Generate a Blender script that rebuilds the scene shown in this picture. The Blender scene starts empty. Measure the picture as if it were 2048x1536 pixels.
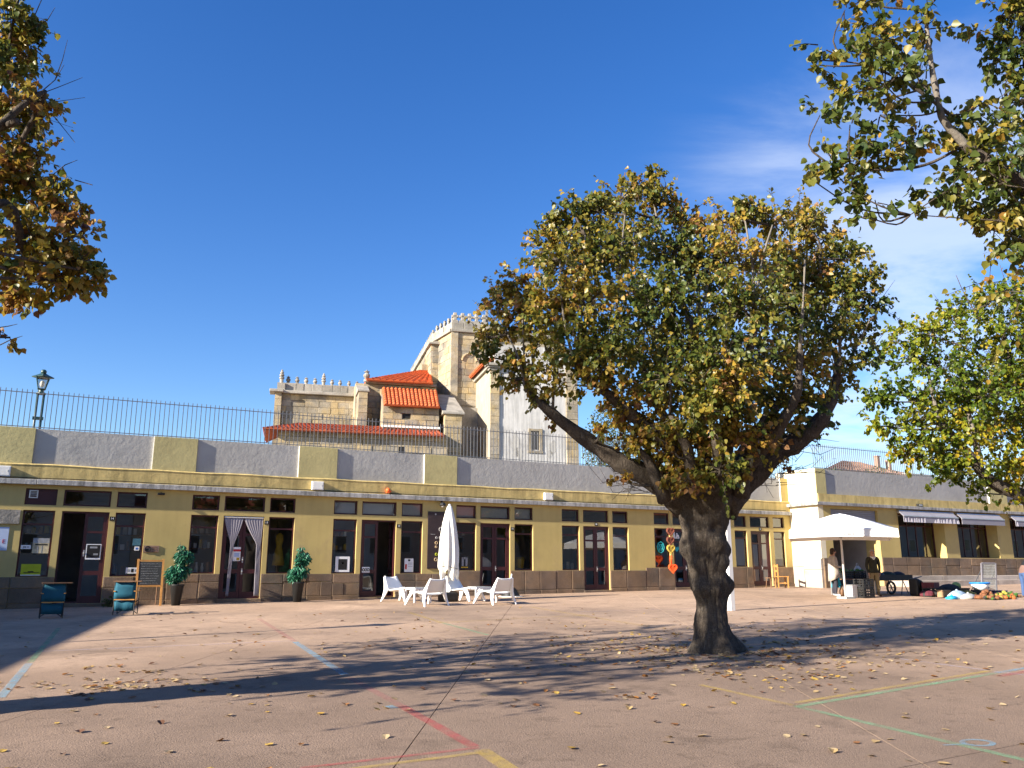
import bpy, math, random
import numpy as np
from mathutils import Vector, Matrix, noise as mnoise
R = math.radians
S = bpy.context.scene
C = S.collection
rnd = random.Random(7)

# ------------------------------------------------------------------ camera
YAW, PITCH, FPX = R(27.15), R(12.74), 1663.0
EYE = Vector((0, 0, 1.65))
cd = bpy.data.cameras.new('camera'); cam = bpy.data.objects.new('camera', cd); C.objects.link(cam)
cam.location = EYE; cam.rotation_euler = (R(90) + PITCH, 0, -YAW)
cd.sensor_width = 36; cd.lens = FPX / 2048 * 36; cd.clip_end = 2000; cd.clip_start = .05
S.camera = cam

# ------------------------------------------------------------------ sun, sky, exposure
SUN_AZ, SUN_EL = R(6.5), R(22.3)            # light travels towards (cos az, sin az)
sl = bpy.data.lights.new('sun', 'SUN'); sl.energy = 5.0; sl.angle = R(.53); sl.color = (1, .915, .79)
so = bpy.data.objects.new('sun', sl); C.objects.link(so)
ld = Vector((math.cos(SUN_AZ) * math.cos(SUN_EL), math.sin(SUN_AZ) * math.cos(SUN_EL), -math.sin(SUN_EL)))
so.rotation_euler = ld.to_track_quat('-Z', 'Y').to_euler(); so.location = (-20, -5, 30)

W = bpy.data.worlds.new('World'); S.world = W; W.use_nodes = True
nt = W.node_tree; nt.nodes.clear(); L = nt.links.new
def N(t, **k):
    n = nt.nodes.new(t)
    for a, b in k.items(): setattr(n, a, b)
    return n
out = N('ShaderNodeOutputWorld'); bg = N('ShaderNodeBackground'); L(bg.outputs[0], out.inputs[0])
bg.inputs[1].default_value = .078
sky = N('ShaderNodeTexSky', sky_type='NISHITA', sun_disc=False, sun_elevation=SUN_EL,
        sun_rotation=math.atan2(-math.cos(SUN_AZ), -math.sin(SUN_AZ)), air_density=1.0, dust_density=.25, ozone_density=2.2)
hs = N('ShaderNodeHueSaturation'); hs.inputs['Saturation'].default_value = 1.35; hs.inputs['Hue'].default_value = .516
L(sky.outputs[0], hs.inputs['Color'])
# thin cirrus: noise on the plane of a high cloud sheet, thicker towards the right (bearing ~58 deg)
tc = N('ShaderNodeTexCoord'); sx = N('ShaderNodeSeparateXYZ'); L(tc.outputs['Generated'], sx.inputs[0])
def MA(op, a, b=None, c=None):
    n = N('ShaderNodeMath', operation=op)
    for i, v in enumerate((a, b, c)):
        if v is None: continue
        if isinstance(v, (int, float)): n.inputs[i].default_value = v
        else: L(v, n.inputs[i])
    return n.outputs[0]
zz = MA('MAXIMUM', sx.outputs[2], .06)
cx = MA('DIVIDE', sx.outputs[0], zz); cy = MA('DIVIDE', sx.outputs[1], zz)
cb = N('ShaderNodeCombineXYZ'); L(cx, cb.inputs[0]); L(cy, cb.inputs[1])
mp = N('ShaderNodeMapping'); L(cb.outputs[0], mp.inputs[0]); mp.inputs['Rotation'].default_value = (0, 0, R(25)); mp.inputs['Scale'].default_value = (.8, 1.05, 1)
n1 = N('ShaderNodeTexNoise'); L(mp.outputs[0], n1.inputs['Vector']); n1.inputs['Scale'].default_value = 1.5; n1.inputs['Detail'].default_value = 7; n1.inputs['Roughness'].default_value = .58; n1.inputs['Distortion'].default_value = .7
n2 = N('ShaderNodeTexNoise'); L(cb.outputs[0], n2.inputs['Vector']); n2.inputs['Scale'].default_value = .55; n2.inputs['Detail'].default_value = 2
vd = N('ShaderNodeVectorMath', operation='DOT_PRODUCT'); L(tc.outputs['Generated'], vd.inputs[0]); vd.inputs[1].default_value = Vector((.80, .56, .28)).normalized()
def ramp(v, a, b):
    n = N('ShaderNodeMapRange', interpolation_type='SMOOTHSTEP'); L(v, n.inputs[0]); n.inputs[1].default_value = a; n.inputs[2].default_value = b
    return n.outputs[0]
bank = ramp(vd.outputs['Value'], .925, .995)
thin = ramp(MA('ADD', n1.outputs[0], MA('MULTIPLY', bank, .22)), .46, .88)
wisps = MA('MULTIPLY', ramp(n2.outputs[0], .60, .75), .25)
fac = MA('MULTIPLY', MA('MAXIMUM', MA('MULTIPLY', thin, bank), MA('MULTIPLY', thin, wisps)), .55)
mx = N('ShaderNodeMix', data_type='RGBA'); L(fac, mx.inputs[0]); L(hs.outputs[0], mx.inputs[6]); mx.inputs[7].default_value = (4.4, 4.8, 5.4, 1)
L(mx.outputs[2], bg.inputs[0])
S.view_settings.view_transform = 'Standard'; S.view_settings.look = 'None'; S.view_settings.exposure = 1.55; S.view_settings.gamma = 1
S.view_settings.use_curve_mapping = False
S.render.engine = 'CYCLES'; S.cycles.max_bounces = 6; S.cycles.transparent_max_bounces = 12

# ------------------------------------------------------------------ pixel -> place helpers (2048 x 1536 photograph)
_f = Vector((math.sin(YAW) * math.cos(PITCH), math.cos(YAW) * math.cos(PITCH), math.sin(PITCH)))
_r = Vector((math.cos(YAW), -math.sin(YAW), 0)); _u = _r.cross(_f)
FWD = Vector((math.sin(YAW), math.cos(YAW), 0))
def ray(px, py): return _f * FPX + _r * (px - 1024) - _u * (py - 768)
def G(x, y): return .013 * x + .0256 * y
def onY(px, py, Y=27.0):
    d = ray(px, py); return EYE + d * (Y / d.y)
def onG(px, py):
    d = ray(px, py); return EYE + d * (1.65 / (.013 * d.x + .0256 * d.y - d.z))
def onP(px, py, p0, n):
    d = ray(px, py); return EYE + d * ((p0 - EYE).dot(n) / d.dot(n))
def FX(px, py, Y=27.0):
    p = onY(px, py, Y); return p.x, p.z

# ------------------------------------------------------------------ mesh helpers
class MB:
    def __init__(s): s.v = []; s.f = []
    def add(s, vs, fs):
        k = len(s.v); s.v += [tuple(v) for v in vs]; s.f += [tuple(i + k for i in f) for f in fs]; return s
    def box(s, x0, x1, y0, y1, z0, z1, T=None):
        vs = [Vector(p) for p in ((x0, y0, z0), (x1, y0, z0), (x1, y1, z0), (x0, y1, z0), (x0, y0, z1), (x1, y0, z1), (x1, y1, z1), (x0, y1, z1))]
        if T is not None: vs = [T @ v for v in vs]
        return s.add(vs, [(0, 3, 2, 1), (4, 5, 6, 7), (0, 1, 5, 4), (1, 2, 6, 5), (2, 3, 7, 6), (3, 0, 4, 7)])
    def hexa(s, a, b):          # two quads (same winding, a in front)
        return s.add(list(a) + list(b), [(0, 1, 2, 3), (7, 6, 5, 4), (0, 4, 5, 1), (1, 5, 6, 2), (2, 6, 7, 3), (3, 7, 4, 0)])
    def prism(s, poly, d):      # polygon of 3D points swept by vector d
        n = len(poly); d = Vector(d); a = [Vector(p) for p in poly]
        return s.add(a + [p + d for p in a], [tuple(range(n)), tuple(range(2 * n - 1, n - 1, -1))] + [(i, i + n, (i + 1) % n + n, (i + 1) % n) for i in range(n)])
    def tube(s, pts, rad, n=8, cap=True, flat=None):
        pts = [Vector(p) for p in pts]
        if isinstance(rad, (int, float)): rad = [rad] * len(pts)
        t0 = (pts[1] - pts[0]).normalized()
        a = t0.orthogonal().normalized() if abs(t0.z) < .95 else Vector((1, 0, 0))
        k = len(s.v)
        for i, p in enumerate(pts):
            t = (pts[min(i + 1, len(pts) - 1)] - pts[max(i - 1, 0)]).normalized()
            a = (a - t * a.dot(t)).normalized(); b = t.cross(a)
            for j in range(n):
                w = 2 * math.pi * (j + .5) / n
                s.v.append(tuple(p + (a * math.cos(w) + b * math.sin(w) * (flat or 1)) * rad[i]))
        for i in range(len(pts) - 1):
            for j in range(n):
                q = k + i * n; s.f.append((q + j, q + (j + 1) % n, q + n + (j + 1) % n, q + n + j))
        if cap:
            s.f.append(tuple(k + j for j in range(n - 1, -1, -1))); e = k + (len(pts) - 1) * n; s.f.append(tuple(e + j for j in range(n)))
        return s
    def lathe(s, prof, c=(0, 0, 0), n=16, sx=1, sy=1):
        k = len(s.v)
        for r, z in prof:
            for j in range(n):
                w = 2 * math.pi * j / n; s.v.append((c[0] + r * sx * math.cos(w), c[1] + r * sy * math.sin(w), c[2] + z))
        for i in range(len(prof) - 1):
            for j in range(n):
                q = k + i * n; s.f.append((q + j, q + (j + 1) % n, q + n + (j + 1) % n, q + n + j))
        s.f.append(tuple(k + j for j in range(n - 1, -1, -1))); e = k + (len(prof) - 1) * n; s.f.append(tuple(e + j for j in range(n)))
        return s
    def ball(s, c, r, n=10, m=6, sx=1, sy=1, sz=1):
        return s.lathe([(r * max(.02, math.sin(math.pi * i / m)), -r * sz * math.cos(math.pi * i / m)) for i in range(m + 1)], c, n, sx, sy)
    def ring(s, c, rx, rz, t, n=18, m=6, axis='y'):
        pts = []
        k = len(s.v)
        for i in range(n):
            w = 2 * math.pi * i / n
            for j in range(m):
                q = 2 * math.pi * j / m; e = t * math.cos(q); d = t * math.sin(q)
                x, y, z = (rx + e) * math.cos(w), d, (rz + e) * math.sin(w)
                if axis == 'z': x, y, z = x, z, y
                s.v.append((c[0] + x, c[1] + y, c[2] + z))
        for i in range(n):
            for j in range(m):
                s.f.append((k + i * m + j, k + i * m + (j + 1) % m, k + (i + 1) % n * m + (j + 1) % m, k + (i + 1) % n * m + j))
        return s
WM = {}
def wm(o): return WM.get(o.name, Matrix.Identity(4)) if o else Matrix.Identity(4)
def link(o, parent=None):
    C.objects.link(o)
    if parent: o.parent = parent; o.matrix_parent_inverse = wm(parent).inverted()
    return o
def mesh(name, mb, mat, smooth=False):
    me = bpy.data.meshes.new(name); me.from_pydata(mb.v, [], mb.f)
    for m in (mat if isinstance(mat, (list, tuple)) else [mat]): me.materials.append(m)
    if smooth: me.polygons.foreach_set('use_smooth', [True] * len(me.polygons))
    me.update(); return me
def mk(name, mb, mat, parent=None, smooth=False, kind=None, label=None, bevel=0):
    o = bpy.data.objects.new(name, mesh(name, mb, mat, smooth) if isinstance(mb, MB) else mb); link(o, parent)
    if kind: o['kind'] = kind
    if label: o['label'] = label
    if bevel:
        b = o.modifiers.new('bevel', 'BEVEL'); b.width = bevel; b.segments = 2; b.limit_method = 'ANGLE'; b.angle_limit = R(40)
    return o
def tag(o, label, cat, group=None):
    o['label'] = label; o['category'] = cat
    if group: o['group'] = group
    return o
def thing(name, label, cat, loc=(0, 0, 0), rz=0, group=None):
    o = bpy.data.objects.new(name, None); C.objects.link(o); o.location = loc; o.rotation_euler = (0, 0, rz); o.empty_display_size = .2
    WM[o.name] = Matrix.Translation(Vector(loc)) @ Matrix.Rotation(rz, 4, 'Z')
    return tag(o, label, cat, group)
def dup(o, loc=None, rz=None, label=None, parent=None):
    c = o.copy(); C.objects.link(c)
    if parent: c.parent = parent
    if loc is not None: c.location = loc
    if rz is not None: c.rotation_euler = (0, 0, rz)
    if label: c['label'] = label
    for ch in o.children: dup(ch, parent=c)
    return c
def text(body, size, T, mat, parent, name='lettering', ext=.002, align='CENTER'):
    cu = bpy.data.curves.new('txt', 'FONT'); cu.body = body; cu.size = size; cu.extrude = ext; cu.align_x = align; cu.align_y = 'CENTER'
    ob = bpy.data.objects.new('txt', cu); C.objects.link(ob)
    dg = bpy.context.evaluated_depsgraph_get(); me = bpy.data.meshes.new_from_object(ob.evaluated_get(dg)); bpy.data.objects.remove(ob)
    me.transform(T); me.materials.clear(); me.materials.append(mat)
    return mk(name, me, mat, parent)
def upright(x, y, z, rz=0): return Matrix.Translation((x, y, z)) @ Matrix.Rotation(rz, 4, 'Z') @ Matrix.Rotation(R(90), 4, 'X')

# ------------------------------------------------------------------ materials
def M(name, col, rough=.8, var=.18, vs=2.0, bump=0, bs=30, spec=.3, rv=0, streak=0, dirt=None, ds=.6, dlo=.5, metal=0, hue=None, fine=0, bsc=None, worn=None, spots=0):
    m = bpy.data.materials.new(name); m.use_nodes = True; t = m.node_tree; P = t.nodes['Principled BSDF']; l = t.links.new
    def n(ty, **k):
        q = t.nodes.new(ty)
        for a, b in k.items(): setattr(q, a, b)
        return q
    P.inputs['Roughness'].default_value = rough; P.inputs['Specular IOR Level'].default_value = spec; P.inputs['Metallic'].default_value = metal
    geo = n('ShaderNodeNewGeometry')
    def noise(scale, det=5, ro=.6, sc=None, di=0):
        q = n('ShaderNodeTexNoise'); q.inputs['Scale'].default_value = scale; q.inputs['Detail'].default_value = det; q.inputs['Roughness'].default_value = ro; q.inputs['Distortion'].default_value = di
        if sc:
            mpg = n('ShaderNodeMapping'); mpg.inputs['Scale'].default_value = sc; l(geo.outputs['Position'], mpg.inputs[0]); l(mpg.outputs[0], q.inputs['Vector'])
        else: l(geo.outputs['Position'], q.inputs['Vector'])
        return q.outputs[0]
    def rng(v, a, b, c, d):
        q = n('ShaderNodeMapRange'); l(v, q.inputs[0])
        for i, x in enumerate((a, b, c, d)): q.inputs[i + 1].default_value = x
        return q.outputs[0]
    def mul(a, b):
        q = n('ShaderNodeMath', operation='MULTIPLY'); l(a, q.inputs[0]); l(b, q.inputs[1]); return q.outputs[0]
    v = rng(noise(vs), .3, .7, 1 - var, 1 + var)
    if fine: v = mul(v, rng(noise(bs * 1.7, 3), .3, .7, 1 - fine, 1 + fine))
    if spots: v = mul(v, rng(noise(1.1, 6, .72, None, .5), .54, .66, 1, 1 - spots)); v = mul(v, rng(noise(4.3, 4, .6), .60, .68, 1, 1 - spots * .7)); v = mul(v, rng(noise(.5, 5, .7), .38, .5, 1 + spots * .35, 1))
    if streak: v = mul(v, rng(noise(1, 5, .65, (6, 6, .5)), .42, .72, 1, 1 - streak))
    if rv:
        oi = n('ShaderNodeObjectInfo'); ad = n('ShaderNodeMath', operation='ADD'); l(oi.outputs['Random'], ad.inputs[0]); l(geo.outputs['Random Per Island'], ad.inputs[1])
        fr = n('ShaderNodeMath', operation='FRACT'); l(ad.outputs[0], fr.inputs[0]); v = mul(v, rng(fr.outputs[0], 0, 1, 1 - rv, 1 + rv))
    base = n('ShaderNodeRGB'); base.outputs[0].default_value = (*col, 1); c = base.outputs[0]
    def mixc(f, a, b):
        q = n('ShaderNodeMix', data_type='RGBA'); l(f, q.inputs[0]); l(a, q.inputs[6])
        if isinstance(b, tuple): q.inputs[7].default_value = (*b, 1)
        else: l(b, q.inputs[7])
        return q.outputs[2]
    if worn:
        px, py, r0, r1, wc = worn; dv = n('ShaderNodeVectorMath', operation='DISTANCE'); l(geo.outputs['Position'], dv.inputs[0]); dv.inputs[1].default_value = (px, py, .3)
        ad2 = n('ShaderNodeMath', operation='MULTIPLY_ADD'); l(noise(.35, 6, .7), ad2.inputs[0]); ad2.inputs[1].default_value = 9; l(dv.outputs['Value'], ad2.inputs[2])
        wornf = rng(ad2.outputs[0], r0, r1, .85, 0)
    if hue: c = mixc(rng(noise(vs * .6, 3), .4, .65, 0, 1), c, hue)
    if hue and rv: c = mixc(rng(fr.outputs[0], .55, .95, 0, .8), c, hue)
    if dirt: c = mixc(rng(noise(ds, 7, .68, None, .4), dlo, dlo + .22, 0, 1), c, dirt)
    if worn: c = mixc(wornf, c, wc)
    q = n('ShaderNodeVectorMath', operation='SCALE'); l(c, q.inputs[0]); l(v, q.inputs['Scale']); l(q.outputs[0], P.inputs['Base Color'])
    if bump:
        b = n('ShaderNodeBump'); b.inputs['Strength'].default_value = min(1, bump); b.inputs['Distance'].default_value = .02 * max(1, bump); l(noise(bs, 6, .65) if not bsc else noise(1, 7, .7, bsc, .6), b.inputs['Height']); l(b.outputs[0], P.inputs['Normal'])
    return m
YEL = M('yellow_paint', (.49, .378, .145), .85, .10, .7, .16, 9, .2, streak=.07, dirt=(.40, .30, .14), ds=.7, dlo=.53)
YELO = M('olive_yellow_paint', (.46, .395, .185), .85, .1, 1.2, .4, 7, .2, dirt=(.36, .30, .14), ds=1.1, dlo=.56)
YELB = M('band_yellow_paint', (.58, .44, .175), .85, .14, 1.5, .6, 5, .2, streak=.35, dirt=(.20, .175, .09), ds=1.1, dlo=.56)
CREAM = M('cream_paint', (.74, .66, .47), .8, .05, 1, .2, 9, .2)
GREYP = M('grey_render', (.375, .362, .335), .9, .1, 1.0, .7, 5.5, .2, dirt=(.27, .265, .26), ds=1.2, dlo=.57)
WHITEP = M('white_paint', (.78, .76, .70), .7, .05, 1, .2, 9)
CONC = M('canopy_concrete', (.40, .385, .36), .9, .2, 2, .5, 14, .2, streak=.7, dirt=(.08, .08, .07), ds=1.3, dlo=.54)
PLST = M('plinth_stone', (.165, .118, .085), .85, .25, 1.6, .6, 22, .25, rv=.2, hue=(.20, .13, .075), dirt=(.10, .088, .07), ds=1.0, dlo=.5, fine=.15)
PLSTB = M('pale_plinth_stone', (.42, .36, .30), .85, .15, 2.2, .5, 22, .25, rv=.14, dirt=(.3, .25, .2), ds=1.0, dlo=.52, fine=.12)
BURG = M('burgundy_paint', (.055, .012, .014), .45, .15, 3, .1, 20, .4)
DARKIN = M('shop_interior', (.34, .31, .28), .9, .2, 1)
BOARD = M('white_board', (.74, .71, .66), .7, .06, 2)
METAL = M('dark_iron', (.07, .075, .085), .5, .15, 5, .1, 40, .4)
FENCEM = M('grey_iron', (.15, .15, .155), .5, .15, 5, .1, 40, .4)
BLACKP = M('black_plastic', (.018, .018, .018), .5, .15, 5)
WPLAST = M('white_plastic', (.80, .80, .78), .35, .03, 3, spec=.5)
GREYPL = M('grey_plastic', (.36, .37, .36), .5, .05, 3)
CANV = M('cream_canvas', (.80, .77, .69), .9, .06, 2, .25, 6)
WCANV = M('white_canvas', (.82, .80, .77), .9, .04, 2, .15, 6)
STEEL = M('steel', (.55, .55, .54), .35, .05, 3, metal=.8)
WOOD = M('orange_wood', (.52, .25, .07), .5, .2, 6, .1, 30)
WOODD = M('brown_wood', (.20, .11, .06), .6, .2, 6, .1, 30)
SLATE = M('chalkboard', (.035, .037, .038), .8, .2, 5)
CHALK = M('chalk', (.45, .45, .45), .95)
BLUEC = M('blue_canvas', (.010, .085, .13), .8, .15, 4, .2, 40)
RED = M('red_print', (.5, .03, .03), .6)
ORANGE = M('orange_plastic', (.75, .13, .03), .4)
BLACK = M('black_print', (.015, .015, .015), .7)
WHITE = M('white_print', (.78, .78, .77), .6, .03)
PALEB = M('pale_blue_banner', (.42, .50, .66), .6, .05)
TEAL = M('turquoise', (.03, .42, .46), .6, .05)
GOLD = M('ochre', (.60, .38, .03), .7, .15, 8)
LIME = M('lime_print', (.42, .46, .02), .6, .1, 6)
SOIL = M('soil', (.05, .035, .025), .95, .3, 9)
TERRA = M('roof_tile', (.52, .125, .045), .8, .15, 1.2, .2, 30, .2, rv=.14, dirt=(.42, .13, .06), ds=.8, dlo=.55)
TERRAOLD = M('old_roof_tile', (.42, .10, .045), .85, .15, 1.2, .2, 30, .2, rv=.2, dirt=(.22, .09, .06), ds=1.4, dlo=.5)
ASH = M('ashlar_stone', (.35, .305, .235), .88, .18, 1.6, .8, 12, .2, rv=.22, hue=(.35, .265, .14), dirt=(.16, .15, .13), ds=.8, dlo=.46, fine=.16)
ASHG = M('grey_weathered_stone', (.30, .275, .235), .9, .2, 1.6, .7, 12, .2, rv=.15, dirt=(.14, .135, .12), ds=1.1, dlo=.5, fine=.15)
PLASTER = M('weathered_white_plaster', (.50, .49, .47), .88, .08, 1.5, .5, 9, .2, streak=.4, dirt=(.27, .26, .245), ds=.5, dlo=.53)
OCHREPL = M('ochre_rough_plaster', (.40, .34, .25), .9, .12, 1.5, .9, 10, .2, streak=.25, dirt=(.36, .29, .2), ds=.9, dlo=.52)
BARK = M('bark', (.09, .072, .056), .92, .3, 6, 3.2, 26, .12, dirt=(.17, .15, .12), ds=9, dlo=.55, fine=.3, bsc=(24, 24, 3.2))
BARKP = M('pale_bark', (.17, .15, .125), .9, .25, 3, .6, 30, .15, dirt=(.08, .065, .05), ds=2.2, dlo=.5)
SKIN = M('skin', (.46, .26, .18), .6, .05, 5)
HAIRD = M('dark_brown_hair', (.035, .018, .012), .6)
HAIRG = M('grey_hair', (.36, .34, .32), .7)
def glass(name='window_glass', tint=(.72, .75, .74)):
    m = bpy.data.materials.new(name); m.use_nodes = True; t = m.node_tree; t.nodes.clear(); l = t.links.new
    o = t.nodes.new('ShaderNodeOutputMaterial'); mxs = t.nodes.new('ShaderNodeMixShader'); tr = t.nodes.new('ShaderNodeBsdfTransparent'); gl = t.nodes.new('ShaderNodeBsdfGlossy'); fr = t.nodes.new('ShaderNodeFresnel')
    fr.inputs[0].default_value = 1.55; tr.inputs[0].default_value = (*tint, 1); gl.inputs['Roughness'].default_value = .0; gl.inputs[0].default_value = (.95, .97, 1, 1)
    mu = t.nodes.new('ShaderNodeMath'); mu.operation = 'MULTIPLY'; mu.inputs[1].default_value = 2.1; mu.use_clamp = True; l(fr.outputs[0], mu.inputs[0])
    l(mu.outputs[0], mxs.inputs[0]); l(tr.outputs[0], mxs.inputs[1]); l(gl.outputs[0], mxs.inputs[2]); l(mxs.outputs[0], o.inputs[0]); return m
GLASS = glass()
def leafmat(name, stops, rough=.5, transl=.35):
    m = bpy.data.materials.new(name); m.use_nodes = True; t = m.node_tree; P = t.nodes['Principled BSDF']; l = t.links.new; o = t.nodes['Material Output']
    at = t.nodes.new('ShaderNodeAttribute'); at.attribute_name = 'tint'
    cr = t.nodes.new('ShaderNodeValToRGB'); e = cr.color_ramp.elements
    while len(e) < len(stops): e.new(.5)
    for i, (p, c) in enumerate(stops): e[i].position = p; e[i].color = (*c, 1)
    l(at.outputs['Fac'], cr.inputs[0]); l(cr.outputs[0], P.inputs['Base Color']); P.inputs['Roughness'].default_value = rough; P.inputs['Specular IOR Level'].default_value = .35
    tl = t.nodes.new('ShaderNodeBsdfTranslucent'); l(cr.outputs[0], tl.inputs[0]); ms = t.nodes.new('ShaderNodeMixShader'); ms.inputs[0].default_value = transl
    l(P.outputs[0], ms.inputs[1]); l(tl.outputs[0], ms.inputs[2]); l(ms.outputs[0], o.inputs[0]); return m
LEAF = leafmat('lime_leaves', [(0, (.034, .060, .013)), (.3, (.085, .112, .020)), (.55, (.185, .165, .026)), (.75, (.34, .235, .032)), (.88, (.34, .17, .04)), (1, (.17, .08, .035))], .40, .42)
LEAFR = leafmat('yellow_green_lime_leaves', [(0, (.045, .085, .010)), (.3, (.13, .18, .014)), (.6, (.30, .28, .018)), (.8, (.46, .31, .022)), (1, (.38, .19, .035))], .4, .45)
LITTER = leafmat('fallen_leaves', [(0, (.40, .30, .17)), (.35, (.36, .24, .10)), (.5, (.42, .27, .04)), (.65, (.30, .13, .03)), (.82, (.15, .065, .03)), (1, (.08, .04, .025))], .7, .12)
FICUS = leafmat('ficus_leaves', [(0, (.012, .07, .04)), (.6, (.03, .15, .085)), (1, (.07, .24, .14))], .4, .2)
HEDGE = leafmat('shrub_leaves', [(0, (.02, .04, .012)), (.6, (.06, .08, .02)), (1, (.16, .14, .04))], .5, .2)
PAINT = {}
def paintmat(k, col, amt=.62):
    amt *= .85
    if k in PAINT: return PAINT[k]
    m = bpy.data.materials.new(k + '_court_paint'); m.use_nodes = True; t = m.node_tree; P = t.nodes['Principled BSDF']; l = t.links.new; o = t.nodes['Material Output']
    P.inputs['Base Color'].default_value = (*col, 1); P.inputs['Roughness'].default_value = .85; P.inputs['Specular IOR Level'].default_value = .2
    ge = t.nodes.new('ShaderNodeNewGeometry'); nz = t.nodes.new('ShaderNodeTexNoise'); nz.inputs['Scale'].default_value = 5; nz.inputs['Detail'].default_value = 8; nz.inputs['Roughness'].default_value = .75; l(ge.outputs['Position'], nz.inputs['Vector'])
    mr = t.nodes.new('ShaderNodeMapRange'); l(nz.outputs[0], mr.inputs[0]); mr.inputs[1].default_value = .36; mr.inputs[2].default_value = .62; mr.inputs[3].default_value = amt; mr.inputs[4].default_value = amt * .3
    tr = t.nodes.new('ShaderNodeBsdfTransparent'); ms = t.nodes.new('ShaderNodeMixShader'); l(mr.outputs[0], ms.inputs[0]); l(tr.outputs[0], ms.inputs[1]); l(P.outputs[0], ms.inputs[2]); l(ms.outputs[0], o.inputs[0])
    PAINT[k] = m; return m
# ================================================================== GROUND
def sheet(name, poly, zoff, mat, parent=None, thick=.05, kind=None):
    mb = MB(); mb.prism([(x, y, G(x, y) + zoff) for x, y in poly], (0, 0, -thick)); return mk(name, mb, mat, parent, kind=kind)
GRD = M('plaza_concrete', (.405, .28, .192), .93, .13, .55, .6, 55, .12, dirt=(.22, .16, .118), ds=.16, dlo=.47, fine=.3, hue=(.43, .302, .21), worn=(4.5, 7.0, 8.5, 15.5, (.195, .14, .104)), spots=.3)
JOINT = M('joint_dirt', (.03, .025, .02), .95, .2, 5)
ground = sheet('ground', [(-160, -160), (200, -160), (200, 27.2), (-160, 27.2)], -.014, JOINT, kind='structure')
def cut(poly, nx, ny, c, keep_ge):
    o = []
    for i in range(len(poly)):
        a, b = poly[i], poly[(i + 1) % len(poly)]; da, db = nx * a[0] + ny * a[1] - c, nx * b[0] + ny * b[1] - c
        if not keep_ge: da, db = -da, -db
        if da >= 0: o.append(a)
        if (da > 0 > db) or (da < 0 < db): t = da / (da - db); o.append((a[0] + (b[0] - a[0]) * t, a[1] + (b[1] - a[1]) * t))
    return o
polys = [[(-40, -14), (62, -14), (62, 27.05), (-40, 27.05)]]
cuts = [(-math.sin(R(60)), math.cos(R(60)), 1.24 + 4.08 * k) for k in range(-9, 11)] + [(-math.sin(R(2)), math.cos(R(2)), c) for c in (4.52, 26.0)]
for nx, ny, c in cuts:
    o = []
    for p in polys:
        for s in (True, False):
            q = cut(p, nx, ny, c + (.005 if s else -.005), s)
            if len(q) >= 3: o.append(q)
    polys = o
for p in polys:
    ar = abs(sum(p[i][0] * p[(i + 1) % len(p)][1] - p[(i + 1) % len(p)][0] * p[i][1] for i in range(len(p)))) / 2
    if ar > .3: sheet('paving_slab', p, 0, GRD, ground, .0135)
def pline(a, b, w, key, col, amt=.62, off=0, lift=.004):
    p, q = onG(*a), onG(*b); d = Vector((q.x - p.x, q.y - p.y)); d.normalize(); n = Vector((-d.y, d.x))
    pts = []
    for P, s in ((p, -1), (q, -1), (q, 1), (p, 1)):
        x, y = P.x + n.x * (off + s * w / 2), P.y + n.y * (off + s * w / 2); pts.append((x, y, G(x, y) + lift))
    mb = MB(); mb.add(pts, [(0, 1, 2, 3)]); mk('painted_line', mb, paintmat(key, col, amt), ground)
PK, RD, BL, GN, YW, LV = ('pink', (.50, .17, .17)), ('red', (.50, .10, .10)), ('blue', (.22, .45, .58)), ('green', (.24, .44, .25)), ('yellow', (.60, .42, .10)), ('lavender', (.50, .46, .54))
for a, b, w, c, am in [((518, 1238), (590, 1283), .10, PK, .35), ((590, 1284), (690, 1350), .11, BL, .6), ((700, 1356), (800, 1411), .10, PK, .3), ((802, 1412), (948, 1494), .11, RD, .6),
                       ((600, 1537), (958, 1496), .06, RD, .55), ((600, 1552), (966, 1505), .07, YW, .6), ((962, 1500), (1030, 1545), .14, YW, .6),
                       ((1400, 1370), (1586, 1411), .08, YW, .55), ((1592, 1413), (2060, 1523), .09, GN, .7), ((1592, 1406), (1985, 1341), .08, YW, .55), ((1592, 1414), (1990, 1347), .09, GN, .55),
                       ((1800, 1318), (2060, 1352), .08, LV, .45), ((1992, 1346), (2060, 1335), .09, BL, .4), ((1998, 1353), (2060, 1342), .10, RD, .4),
                       ((60, 1304), (588, 1282), .09, LV, .32), ((118, 1256), (60, 1325), .09, GN, .4), ((58, 1327), (0, 1396), .10, BL, .5),
                       ((818, 1225), (885, 1246), .09, YW, .45), ((885, 1246), (975, 1270), .09, GN, .35), ((872, 1246), (1180, 1230), .08, YW, .3), ((1150, 1224), (1390, 1217), .08, LV, .45),
                       ((1060, 1214), (1290, 1252), .09, YW, .3), ((1500, 1249), (1810, 1233), .08, LV, .4), ((776, 1412), (790, 1417), .09, BL, .6)]:
    pline(a, b, w, *c, am)
p9 = onG(1955, 1486); mb = MB(); k = 24
for i in range(k):
    for r in (.13, .085):
        w = 2 * math.pi * i / k; x, y = p9.x + r * math.cos(w) * 1.25, p9.y + r * math.sin(w); mb.v.append((x, y, G(x, y) + .004))
mb.f = [(2 * i, 2 * ((i + 1) % k), 2 * ((i + 1) % k) + 1, 2 * i + 1) for i in range(k)]
mb.add([(p9.x - .34, p9.y + .05, G(p9.x - .34, p9.y) + .0055), (p9.x - .14, p9.y - .01, G(p9.x, p9.y) + .004), (p9.x - .14, p9.y + .03, G(p9.x, p9.y) + .004), (p9.x - .34, p9.y + .09, G(p9.x - .34, p9.y) + .0055)], [(0, 1, 2, 3)])
mk('painted_mark', mb, paintmat('blue', BL[1]), ground)
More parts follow.
